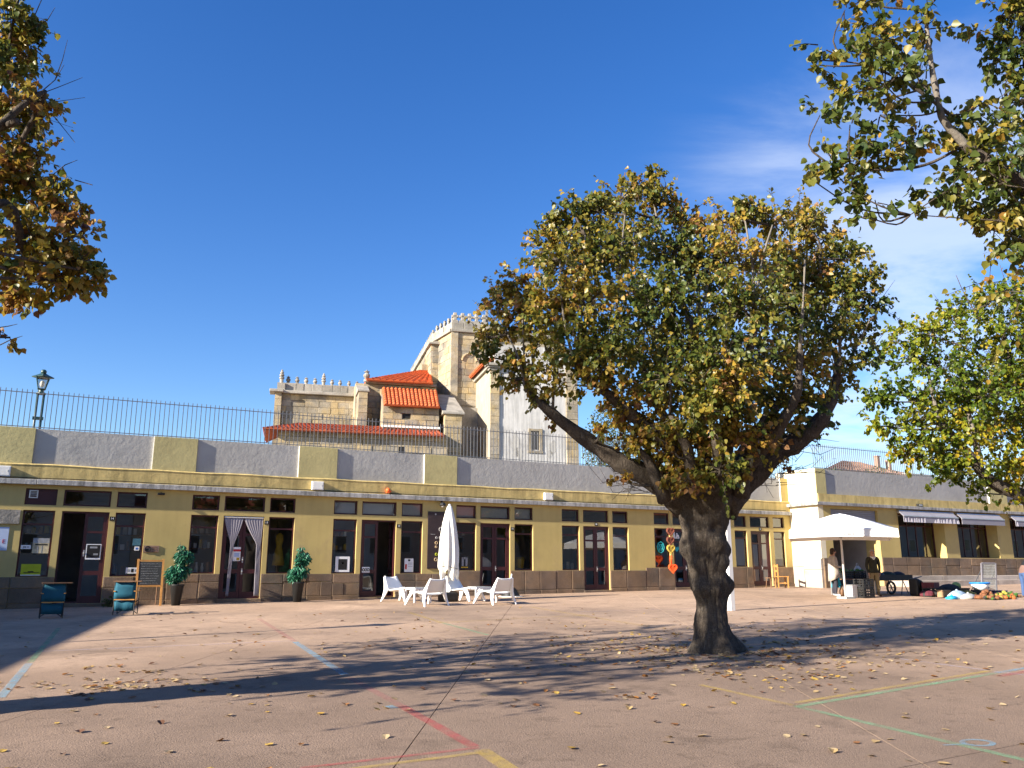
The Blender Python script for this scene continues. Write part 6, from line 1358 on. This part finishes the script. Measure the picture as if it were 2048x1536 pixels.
for i in range(m - 1):
    for j in range(n): q = i * n; mb.f.append((q + j, q + (j + 1) % n, q + n + (j + 1) % n, q + n + j))
k = len(mb.v); mb.v.append(tuple(rows[-1][0] + Vector((0, 0, .12)))); mb.f += [((m - 1) * n + j, (m - 1) * n + (j + 1) % n, k) for j in range(n)]
t_ = lambda px, py, d=0: tp(B, px, py, d)
LB = [([t_(1375, 1010), t_(1318, 962, -.2), t_(1255, 935, -.4), t_(1185, 888, -.5), t_(1105, 828, -.6), t_(1058, 788, -.6)], .27, .06, 0),
      ([t_(1400, 990, -.2), t_(1345, 905, -.7), t_(1275, 838, -1.0), t_(1205, 780, -1.2), t_(1150, 735, -1.3)], .16, .05, 0),
      ([t_(1420, 985, .3), t_(1360, 890, .8), t_(1310, 800, 1.3), t_(1280, 720, 1.6)], .15, .05, 0),
      ([t_(1410, 980), t_(1405, 890, .1), t_(1385, 800, .2), t_(1395, 700, .1), t_(1360, 590, 0)], .17, .045, 0),
      ([t_(1440, 985, -.3), t_(1455, 890, -.8), t_(1470, 800, -1.2), t_(1500, 700, -1.4), t_(1510, 610, -1.4)], .16, .045, 0),
      ([t_(1445, 1015), t_(1500, 950, .1), t_(1570, 898, .1), t_(1635, 850, 0), t_(1665, 790, 0), t_(1680, 720, 0)], .28, .06, 0),
      ([t_(1450, 980, .4), t_(1490, 900, 1.0), t_(1545, 830, 1.5), t_(1580, 740, 1.8)], .16, .05, 0),
      ([t_(1440, 985, -.2), t_(1530, 890, -.9), t_(1590, 800, -1.3), t_(1600, 700, -1.5)], .15, .045, 0)]
for pts in ([t_(1330, 1000, -.5), t_(1300, 930, -.8), t_(1260, 880, -.9)], [t_(1480, 990, -.4), t_(1500, 900, -.9), t_(1530, 830, -1)], [t_(1390, 985, -.7), t_(1375, 900, -1.2), t_(1340, 830, -1.4)], [t_(1430, 985, -.7), t_(1435, 900, -1.3), t_(1410, 800, -1.6)]): LB.append((pts, .13, .04, 0))
# upright shoots from the pollard heads
for px0, py0, px1, py1, d, r in [(1058, 788, 1045, 640, -.6, .05), (1062, 790, 1075, 600, -.5, .055), (1052, 785, 1000, 640, -.6, .04), (1105, 828, 1110, 640, -.6, .05), (1150, 735, 1120, 520, -1.3, .05), (1152, 735, 1170, 470, -1.2, .05), (1205, 780, 1225, 640, -1.2, .055), (1205, 780, 1190, 560, -1.0, .05),
                                  (1280, 720, 1260, 500, 1.6, .05), (1285, 720, 1310, 480, 1.6, .05), (1230, 690, 1250, 430, -1.0, .045), (1360, 590, 1300, 370, 0, .05), (1360, 590, 1365, 440, 0, .045), (1385, 700, 1430, 500, .2, .045), (1510, 610, 1490, 440, -1.4, .04), (1510, 610, 1545, 450, -1.4, .04), (1680, 720, 1700, 560, 0, .05), (1675, 740, 1640, 520, .1, .05), (1580, 740, 1560, 520, 1.8, .05), (1585, 740, 1620, 440, 1.7, .045), (1600, 700, 1610, 520, -1.5, .045), (1665, 790, 1740, 640, 0, .04), (1395, 690, 1400, 560, .2, .04), (1470, 800, 1440, 640, -1.2, .05)]:
    r *= .6; LB.append(([t_(px0, py0, d), t_((px0 + px1) / 2 + rnd.uniform(-10, 10), (py0 + py1) / 2, d * 1.05), t_(px1, py1, d * 1.1 + rnd.uniform(-.3, .3))], r, .014, 1))
CL = []
for px, py, r, d, w, tn in [(972, 672, 36, -.4, .45, .22), (1000, 600, 42, -.3, .55, .22), (1012, 660, 46, -.4, .6, .12), (985, 715, 38, -.5, .45, .12), (1035, 565, 40, -.4, .5, .22), (1065, 610, 52, -.5, .8, .08), (1095, 505, 50, -.8, .8, .12), (1110, 455, 38, -.9, .55, .12), (1150, 430, 46, -1, .7, .05), (1195, 425, 46, -.8, .7, .08), (1240, 400, 46, -.5, .75, .15), (1285, 385, 46, 0, .7, .12), (1310, 352, 22, 0, .22, .22), (1330, 400, 42, .2, .65, .1), (1372, 440, 48, .2, .7, .1), (1420, 470, 42, .2, .55, .1), (1462, 455, 50, -.8, .75, .18), (1500, 430, 40, -1, .6, .2), (1545, 445, 50, -.6, .8, .2), (1595, 440, 44, .5, .7, .2), (1630, 435, 34, .9, .5, .15), (1648, 480, 50, .6, .8, .1), (1690, 520, 50, .2, .75, .05), (1735, 560, 46, 0, .65, 0), (1748, 620, 42, .2, .5, -.05), (1722, 670, 46, .1, .55, 0), (1735, 720, 30, 0, .2, 0), (1690, 740, 44, 0, .5, 0), (1668, 800, 36, .1, .35, .05), (1630, 850, 38, .2, .35, .05),
                         (1130, 540, 70, -1.2, 1.2, .02), (1195, 500, 75, -1, 1.3, .02), (1265, 480, 80, 1.2, 1.5, -.05), (1340, 510, 75, 0, 1.3, 0), (1410, 540, 75, .5, 1.3, .02), (1480, 530, 75, -1.4, 1.4, .05), (1560, 530, 80, 1.4, 1.5, .1), (1620, 560, 75, .3, 1.3, .05), (1680, 600, 65, 0, 1.1, 0), (1110, 630, 70, -1, 1.1, .05), (1170, 610, 75, -1.5, 1.2, 0), (1250, 590, 85, .8, 1.5, -.05), (1330, 610, 85, -1.3, 1.5, -.02), (1410, 640, 85, 1.3, 1.5, 0), (1490, 620, 85, -1.6, 1.5, .05), (1570, 620, 85, .8, 1.5, .1), (1640, 670, 75, 0, 1.2, .08), (1090, 690, 55, -.8, .6, .12), (1150, 690, 60, -1.4, .8, .1), (1210, 700, 70, -1.5, 1.1, .05), (1290, 700, 80, 1.4, 1.3, 0), (1370, 720, 85, -1, 1.4, 0), (1450, 720, 85, -1.6, 1.4, .05), (1530, 720, 80, 1.2, 1.3, .05), (1600, 740, 70, -.8, 1.0, .08),
                         (1230, 780, 56, -1.3, .5, .2), (1300, 790, 70, 1.2, .9, .1), (1360, 810, 70, -.8, .95, .08), (1430, 810, 75, -1.5, 1.0, .12), (1500, 800, 70, 1.0, .9, .12), (1570, 810, 60, -.8, .7, .1), (1045, 770, 38, -.6, .36, .2), (1085, 795, 32, -.6, .22, .25), (1120, 840, 24, -.6, .10, .25), (1040, 730, 36, -.6, .3, .2), (1150, 770, 40, -1, .16, .2), (1270, 860, 52, -.8, .5, .22), (1330, 880, 55, .3, .6, .2), (1395, 890, 60, -.9, .7, .25), (1455, 885, 55, -1.2, .6, .25), (1520, 880, 50, -.6, .5, .2), (1580, 865, 40, .2, .35, .15), (1340, 940, 40, -.7, .3, .28), (1420, 945, 42, -1.0, .35, .3), (1480, 950, 34, -.9, .25, .3), (1290, 905, 36, -.4, .25, .25), (1240, 960, 22, -.5, .06, .5), (1560, 925, 20, 0, .05, .5), (1350, 905, 45, -1.0, .4, .2), (1300, 850, 50, -1.0, .5, .15), (1250, 820, 45, -1.2, .4, .2), (1500, 880, 50, -1.2, .5, .15), (1560, 850, 50, -.9, .5, .1), (1610, 800, 50, -.9, .5, .05), (1440, 940, 50, -1.3, .5, .2), (1380, 960, 36, -1.2, .3, .25), (1200, 860, 26, -.8, .08, .25), (1400, 830, 60, -1.7, .6, .05), (1340, 760, 60, -1.7, .6, .1), (1470, 770, 60, -1.9, .6, .05), (1205, 740, 50, -1.7, .4, .15), (1095, 735, 42, -1.0, .35, .15), (1130, 765, 36, -1.0, .22, .18), (1015, 755, 34, -.5, .22, .2), (1160, 720, 42, -1.4, .35, .12)]:
    CL.append((t_(px, py, d), r * 14.2 / FPX * 1.12, w * (1.1 if r > 50 else .9), tn))
rd = random.Random(5); BR = []
for _ in range(150):      # thin bare shoots round the fork
    side = rd.random() < .55; px, py = (rd.uniform(1235, 1350), rd.uniform(880, 985)) if side else (rd.uniform(1490, 1610), rd.uniform(870, 975)); a = t_(px + (25 if side else -15), py, rd.uniform(-.4, .4)); dx = rd.uniform(-70, 10) if side else rd.uniform(-10, 70)
    BR.append(([a, t_(px + dx * .5, py - rd.uniform(-10, 25)), t_(px + dx, py - rd.uniform(-25, 45), rd.uniform(-.4, .4))], .006))
for px, py in [(945, 600), (1130, 395), (1175, 400), (1262, 350), (1300, 335), (1322, 338), (1440, 425), (1475, 410), (1408, 430), (1640, 410), (1790, 560), (1775, 655), (1160, 395), (960, 620)]:
    q = t_(px, py, 0); c = t_(px + (1400 - px) * .12, py + 60, 0); BR.append(([c, (c + q) / 2 + Vector((.05, 0, .03)), q], .006))
build_tree('gnarled pollarded lime tree with green and yellow crown in the middle of the plaza', B, mb, LB, CL, 56000, .066, .42, 3, bare=BR)
# ---- tree beyond the left edge
B2 = Vector((-3.3, 10.35, G(-3.3, 10.35))); b = lambda x, y, z: B2 + Vector((x, y, z))
l_ = lambda px, py, d=0: tp((-.2, 10.4, 0), px, py, d)
LB2 = [([b(0, 0, 1.8), b(-.9, .2, 3.0), b(-1.6, .3, 4.6), b(-1.8, .2, 6.4)], .24, .02, 0), ([b(0, 0, 1.8), b(.5, .9, 3.2), b(.9, 1.6, 5.0), b(1.0, 1.8, 7)], .22, .02, 0), ([b(0, 0, 1.9), b(.7, -.5, 3.2), b(1.5, -.8, 4.7), b(1.9, -.6, 6.2), b(1.7, -.4, 8.5)], .22, .02, 0),
       ([b(1.5, -.6, 4.8), b(2.2, -.2, 5.4), l_(60, 520), l_(150, 470)], .09, .02, 0), ([b(1.7, .1, 6.0), b(2.4, .1, 7.0), l_(-10, 350), l_(8, 130)], .05, .01, 0), ([b(-.2, -.2, 2), b(-.3, -1.2, 3.5), b(-.5, -1.8, 5.5)], .2, .02, 0), ([b(2.2, -.2, 6.4), l_(-20, 250), l_(10, 120), l_(40, -20)], .04, .015, 0)]
CL2 = []
for px, py, r, d, w, tn in [(20, 40, 60, 0, .8, .2), (60, 90, 46, .2, .6, .2), (10, 140, 60, 0, 1.2, .2), (35, 240, 45, .1, .6, .2), (25, 310, 50, .1, .7, .2), (55, 350, 42, .1, .5, .22), (30, 110, 40, .2, .6, .2), (10, 360, 50, 0, .7, .2), (60, 200, 50, -.2, .55, .25), (20, 260, 55, .2, .55, .2), (75, 300, 40, 0, .3, .25), (110, 400, 50, 0, .6, .22), (50, 400, 60, .3, .8, .2), (150, 440, 42, 0, .5, .25), (60, 470, 62, -.2, 1.0, .2), (120, 500, 55, .1, .9, .2), (165, 520, 36, 0, .45, .22), (20, 530, 60, 0, .9, .2), (90, 560, 52, -.2, .8, .2), (150, 570, 42, .1, .6, .2), (40, 590, 40, 0, .5, .2), (185, 545, 22, 0, .2, .22), (20, 675, 18, 0, .05, .3), (-60, 300, 90, 0, 1.1, .2), (-60, 100, 90, .3, 1.1, .2), (-70, 480, 90, .2, 1.1, .2), (30, -60, 80, 0, 1, .2), (-60, -120, 110, 0, 1.2, .2)]:
    CL2.append((l_(px, py, d), r * 10.8 / FPX * 1.15, w * .85, tn))
for x, y, z, r in [(-1.8, .3, 3.6, .9), (-2.3, -.8, 4.8, 1.1), (-1.5, 1.2, 5, 1.1), (-2.2, .5, 6.5, 1.2), (-.6, 2.2, 4.4, 1.0), (.6, 2.6, 5.6, 1.1), (-.2, 1.6, 6.8, 1.2), (-1.2, -1.8, 4.4, 1.0), (-.5, -2, 6, 1.1), (.6, -1.8, 5.0, 1.0), (.2, .2, 4.0, .9), (1.3, 1.8, 7.4, 1.1), (-1.4, .2, 8.2, 1.2), (.2, -.6, 8.6, 1.2), (-.2, -1.0, 5.6, 1.1), (.4, -1.2, 6.6, 1.2), (-.3, -1.2, 7.6, 1.2), (.2, -.6, 8.4, 1.0), (-.9, -.6, 6.6, 1.1), (-.8, -1.6, 7.2, 1.0), (.2, -1.6, 5.0, .9), (-.4, .8, 3.4, .8), (-1.0, -.9, 3.3, .8), (.9, .9, 3.6, .7), (1.0, 2.8, 4.2, .8), (-.2, 3.0, 3.6, .8), (-.6, -2.6, 3.6, .8), (.4, .2, 2.9, .6), (-2.6, 1.4, 4.0, .9)]: CL2.append((b(x, y, z), r, 1.0 * r, .2))
BR2 = []
for pts in ([(35, 210), (75, 190), (110, 160), (128, 130)], [(75, 190), (115, 175), (165, 155)], [(80, 215), (110, 235), (150, 285)], [(45, 215), (100, 205), (170, 195)], [(85, 230), (90, 280), (92, 330)], [(110, 160), (125, 120), (135, 80)], [(70, 30), (85, -5)], [(80, 370), (130, 330), (155, 320)], [(150, 360), (185, 370)], [(60, 60), (95, 40), (110, 15)], [(0, 690), (20, 680), (45, 672)], [(0, 655), (18, 652), (35, 648)]): BR2.append(([l_(*p) for p in pts], .011 if len(pts) > 3 else .007))
build_tree('dark autumn lime tree at the left picture edge, its trunk out of view', B2, ([b(.05, 0, -.1), b(0, 0, .5), b(-.05, .05, 1.2), b(0, 0, 1.9), b(.05, 0, 2.5)], .50, .42), LB2, CL2, 25000, .068, .42, 8, bare=BR2)
# ---- near tree at the top right
B3 = Vector((9.1, 3.3, G(9.1, 3.3))); r0_ = Vector((6.4, 3.95, 0)); q_ = lambda px, py, d=0: tp(r0_, px, py, d)
LB3 = [([B3 + Vector((0, 0, 2.2)), B3 + Vector((-.6, .1, 3.5)), q_(2120, 420), q_(2020, 355), q_(1930, 290)], .13, .05, 0), ([q_(1935, 295), q_(1895, 250), q_(1880, 220), q_(1860, 110), q_(1850, 20)], .045, .014, 1), ([q_(1930, 290), q_(1850, 330), q_(1760, 340), q_(1660, 330)], .018, .005, 0), ([q_(1900, 230), q_(1820, 170), q_(1730, 130), q_(1640, 120)], .018, .005, 0), ([q_(1990, 345), q_(1900, 380), q_(1820, 430)], .015, .005, 0), ([B3 + Vector((0, 0, 2.3)), B3 + Vector((.2, .5, 4)), q_(2110, 200, .5), q_(2060, 60, .5), q_(2040, -80, .4)], .18, .05, 0), ([B3 + Vector((0, 0, 2.3)), B3 + Vector((.7, -.3, 4)), B3 + Vector((1.2, -.3, 6.5))], .18, .05, 0), ([B3 + Vector((0, 0, 2.2)), B3 + Vector((.3, .9, 3.8)), B3 + Vector((.6, 1.6, 6))], .18, .05, 0)]
CL3 = []
for px, py, r, d, w in [(1690, 20, 50, 0, .28), (1740, 50, 50, .1, .36), (1650, 100, 45, 0, .26), (1720, 110, 60, -.1, .48), (1790, 90, 60, .2, .48), (1850, 60, 50, 0, .36), (1630, 130, 30, 0, .12), (1700, 190, 55, .1, .36), (1770, 170, 70, -.2, .6), (1840, 170, 65, 0, .55), (1640, 230, 30, 0, .08), (1700, 250, 40, 0, .16), (1760, 230, 55, .1, .36), (1660, 320, 45, 0, .26), (1610, 350, 32, 0, .12), (1720, 320, 55, .1, .45), (1780, 300, 60, -.2, .5), (1830, 290, 50, .1, .36), (1700, 380, 42, 0, .25), (1750, 400, 40, 0, .2), (1735, 435, 26, 0, .09), (1850, 400, 40, .2, .16), (1900, 380, 50, 0, .32), (1830, 430, 28, 0, .07), (1960, 330, 70, 0, .9), (1930, 300, 55, .2, .55), (2010, 370, 70, -.2, .9), (1990, 440, 60, 0, .55), (1950, 450, 45, 0, .22), (2040, 440, 60, .1, .7), (2030, 500, 40, 0, .25), (2010, 280, 65, .3, .8), (2040, 200, 60, .4, .7), (2010, 170, 50, .5, .4), (1990, 120, 45, .5, .3), (2030, 90, 60, .4, .7), (2000, 30, 50, .4, .45), (2045, 20, 60, .4, .7), (1960, 60, 30, .3, .1), (1960, 210, 40, .3, .25), (1920, 240, 40, .1, .25), (2090, 320, 90, 0, 1.2), (2110, 150, 100, .3, 1.2), (2100, 480, 80, .2, .9), (1740, -40, 60, 0, .4), (1850, -50, 70, 0, .5), (2050, -80, 90, .3, .9)]:
    CL3.append((q_(px, py, d), r * 7.3 / FPX * 1.1, w, .12))
for x, y, z, r in [(.9, -.3, 4.6, 1.1), (1.8, .3, 5.6, 1.2), (1.2, 1.5, 5.2, 1.2), (.3, 2.0, 4.6, 1.0), (1.0, .4, 7.2, 1.3), (2.2, -.8, 4.4, 1), (.6, -1.2, 5.4, 1.0)]: CL3.append((B3 + Vector((x, y, z)), r, r * 1.0, .1))
build_tree('near lime tree overhanging the top right corner, trunk out of view', B3, ([B3 + Vector((0, 0, -.1)), B3 + Vector((0, 0, .6)), B3 + Vector((0, .05, 1.5)), B3 + Vector((0, 0, 2.6))], .45, .36), LB3, CL3, 9400, .058, .30, 21, bscale=.35)
# ---- tree at the right edge
B4 = Vector((22.3, 12.6, G(22.3, 12.6))); w_ = lambda px, py, d=0: tp(B4, px, py, d)
LB4 = [([B4 + Vector((0, 0, 2.0)), w_(2060, 1000), w_(1985, 965), w_(1930, 900), w_(1885, 845)], .24, .07, 0), ([w_(1880, 860), w_(1868, 800), w_(1850, 720)], .07, .03, 1), ([w_(1960, 930), w_(1950, 880), w_(1930, 790), w_(1920, 690)], .10, .03, 1), ([B4 + Vector((0, 0, 2.0)), w_(2080, 880, .5), w_(2030, 760, 1), w_(2000, 640, 1)], .22, .06, 0), ([B4 + Vector((0, 0, 2)), w_(2160, 880, -.3), w_(2210, 760, -.5), w_(2240, 620, -.5)], .22, .06, 0), ([B4 + Vector((0, 0, 2)), w_(2110, 860, -.8), w_(2100, 720, -1.2), w_(2090, 580, -1.2)], .2, .06, 0), ([w_(1960, 640, 0), w_(1930, 590), w_(1912, 550)], .02, .006, 0), ([w_(2030, 600), w_(2010, 560), w_(2000, 530)], .02, .006, 0)]
CL4 = []
for px, py, r, d, w, tn in [(1790, 680, 34, 0, .4, .05), (1820, 720, 44, 0, .6, .05), (1770, 720, 26, 0, .25, .05), (1750, 800, 30, 0, .32, .08), (1795, 790, 46, .2, .7, .1), (1745, 850, 24, 0, .22, .08), (1790, 855, 40, 0, .5, .1), (1840, 840, 46, -.2, .7, .1), (1830, 890, 40, 0, .45, .0), (1810, 910, 28, 0, .25, .1), (1860, 670, 46, .2, .7, .05), (1900, 640, 44, 0, .6, .08), (1940, 620, 44, .3, .6, .08), (1985, 600, 46, 0, .7, .08), (2030, 590, 44, .2, .7, .1), (1880, 740, 60, -.3, 1.1, .08), (1950, 700, 65, .4, 1.2, .05), (2020, 670, 65, 0, 1.2, .05), (1900, 820, 60, .2, 1.0, .08), (1960, 790, 65, -.5, 1.2, .1), (2030, 770, 65, .4, 1.2, .08), (1880, 890, 50, .1, .7, .1), (1940, 880, 60, -.3, 1.0, .12), (2010, 870, 65, .3, 1.2, .12), (1900, 940, 44, 0, .5, .15), (1960, 950, 50, -.2, .7, .18), (2020, 950, 50, .1, .8, .18), (2040, 985, 34, 0, .3, .2), (1955, 985, 26, 0, .2, .25), (1860, 930, 30, 0, .25, .12), (2090, 640, 80, .3, 1.2, .1), (2100, 780, 90, -.3, 1.4, .1), (2110, 900, 80, .2, 1.1, .1), (2190, 720, 100, .5, 1.3, .1), (2200, 860, 90, -.4, 1.2, .1), (2150, 600, 80, 0, 1, .1), (2270, 760, 80, 0, .9, .1)]:
    CL4.append((w_(px, py, d), r * 24.5 / FPX * 1.12, w, tn))
for x, y, z, r in [(.4, 1.6, 5.0, 1.2), (-.8, 1.8, 5.6, 1.2), (.6, -1.6, 5.0, 1.2), (1.2, .6, 6.6, 1.3)]: CL4.append((B4 + Vector((x, y, z)), r, r * 1.1, .1))
build_tree('sunlit yellow green lime tree at the right picture edge before the wing', B4, ([B4 + Vector((0, 0, -.1)), B4 + Vector((0, 0, .7)), B4 + Vector((.05, 0, 1.4)), B4 + Vector((0, 0, 2.5))], .45, .38), LB4, CL4, 30000, .086, .27, 33, leaf_mat=LEAFR)

# ================================================================== FALLEN LEAVES
rd = random.Random(42)
def curled(seed):
    r_ = random.Random(seed); c = r_.uniform(.02, .32); mb = MB(); T = [(0, 0, 0), (.38, .12, .0), (.45, .5, 0), (.22, .85, 0), (0, 1.08, 0), (-.22, .85, 0), (-.45, .5, 0), (-.38, .12, 0), (0, .5, 0)]
    tw_ = r_.uniform(-.3, .3); mb.v = [(x, y - .5, abs(x) * c * 1.6 + (y - .5) ** 2 * r_.uniform(.0, .35) + x * tw_ * y + .02) for x, y, z in T]
    mb.f = [(8, 0, 1), (8, 1, 2), (8, 2, 3), (8, 3, 4), (8, 4, 5), (8, 5, 6), (8, 6, 7), (8, 7, 0)]; return mb
VAR = []
for i in range(14):
    me = mesh('fallen_leaf', curled(i), LITTER); at = me.attributes.new('tint', 'FLOAT', 'POINT'); tv = rd.random() ** .9; at.data.foreach_set('value', [tv] * 9); VAR.append(me)
spots = []
def scatter(n, f):
    k = 0
    while k < n:
        q = f()
        if q and q.y < 26.8: spots.append(q); k += 1
def inpx(x0, x1, y0, y1):
    return lambda: onG(rd.uniform(x0, x1), rd.uniform(y0, y1))
scatter(62, inpx(-20, 2070, 1385, 1550)); scatter(80, inpx(-20, 2070, 1290, 1420)); scatter(130, inpx(0, 2070, 1225, 1320))
scatter(46, lambda: onG(rd.gauss(210, 130), rd.gauss(1372, 14))); scatter(14, lambda: onG(rd.gauss(400, 60), rd.gauss(1368, 8)))
scatter(480, lambda: (lambda a, r: Vector((B.x + r * math.cos(a), B.y + r * math.sin(a), 0)))(rd.uniform(0, 6.28), .55 + abs(rd.gauss(0, 1.5))))
scatter(380, lambda: Vector((B.x + rd.gauss(1.5, 3.2), B.y + rd.gauss(.3, 2.2), 0))); scatter(60, lambda: onG(rd.gauss(1600, 160), rd.gauss(1335, 22)))
def drift():
    q = rd.choice(DR); return Vector((q.x + rd.gauss(0, .16), q.y + rd.gauss(0, .12), 0))
DR = [onG(rd.uniform(60, 520), rd.uniform(1330, 1400)) for _ in range(9)] + [Vector((B.x + rd.gauss(.6, 2.2), B.y + rd.gauss(.2, 1.5), 0)) for _ in range(26)] + [onG(rd.uniform(900, 1900), rd.uniform(1280, 1400)) for _ in range(10)]
scatter(330, drift)
scatter(120, inpx(700, 2040, 1205, 1260)); scatter(60, inpx(300, 900, 1225, 1290)); scatter(40, lambda: Vector((rd.uniform(27.5, 33), rd.uniform(16, 19), 0)))
vis = [(p, (Vector((p.x, p.y, 0)) - Vector((0, 0, 0))).length) for p in spots]; vis.sort(key=lambda q: q[1]); rest = []
inview = []
for p, d in vis:
    v = Vector((p.x, p.y, G(p.x, p.y))) - EYE; zc = v.dot(_f); sx_, sy = v.dot(_r) / zc * FPX + 1024, 768 - v.dot(_u) / zc * FPX
    (inview if -5 < sx_ < 2053 and sy < 1541 and len(inview) < 298 else rest).append(p)
mb = MB(); tl = []
def place(p, s): return Matrix.Translation((p.x, p.y, G(p.x, p.y) + .006)) @ Matrix.Rotation(rd.uniform(0, 6.28), 4, 'Z') @ Matrix.Rotation(rd.gauss(0, .2), 4, 'X') @ Matrix.Scale(s, 4)
for p in inview:
    o = bpy.data.objects.new('fallen_leaf', rd.choice(VAR)); C.objects.link(o); o.matrix_world = place(p, rd.uniform(.05, .095)); tag(o, 'dry curled lime leaf lying on the plaza paving', 'leaf', 'dry lime leaves fallen on the plaza')
for p in rest:
    me = rd.choice(VAR); T = place(p, rd.uniform(.045, .09)); mb.add([T @ v.co for v in me.vertices], [tuple(f.vertices) for f in me.polygons]); tl += [me.attributes['tint'].data[0].value] * 9
o = mk('leaf_litter', mb, LITTER, None, kind='stuff'); at = o.data.attributes.new('tint', 'FLOAT', 'POINT'); at.data.foreach_set('value', tl); tag(o, 'scattered small fallen leaves spread round the tree and over the plaza', 'leaf litter')
for o in bpy.data.objects:
    if '_r' in o: del o['_r']
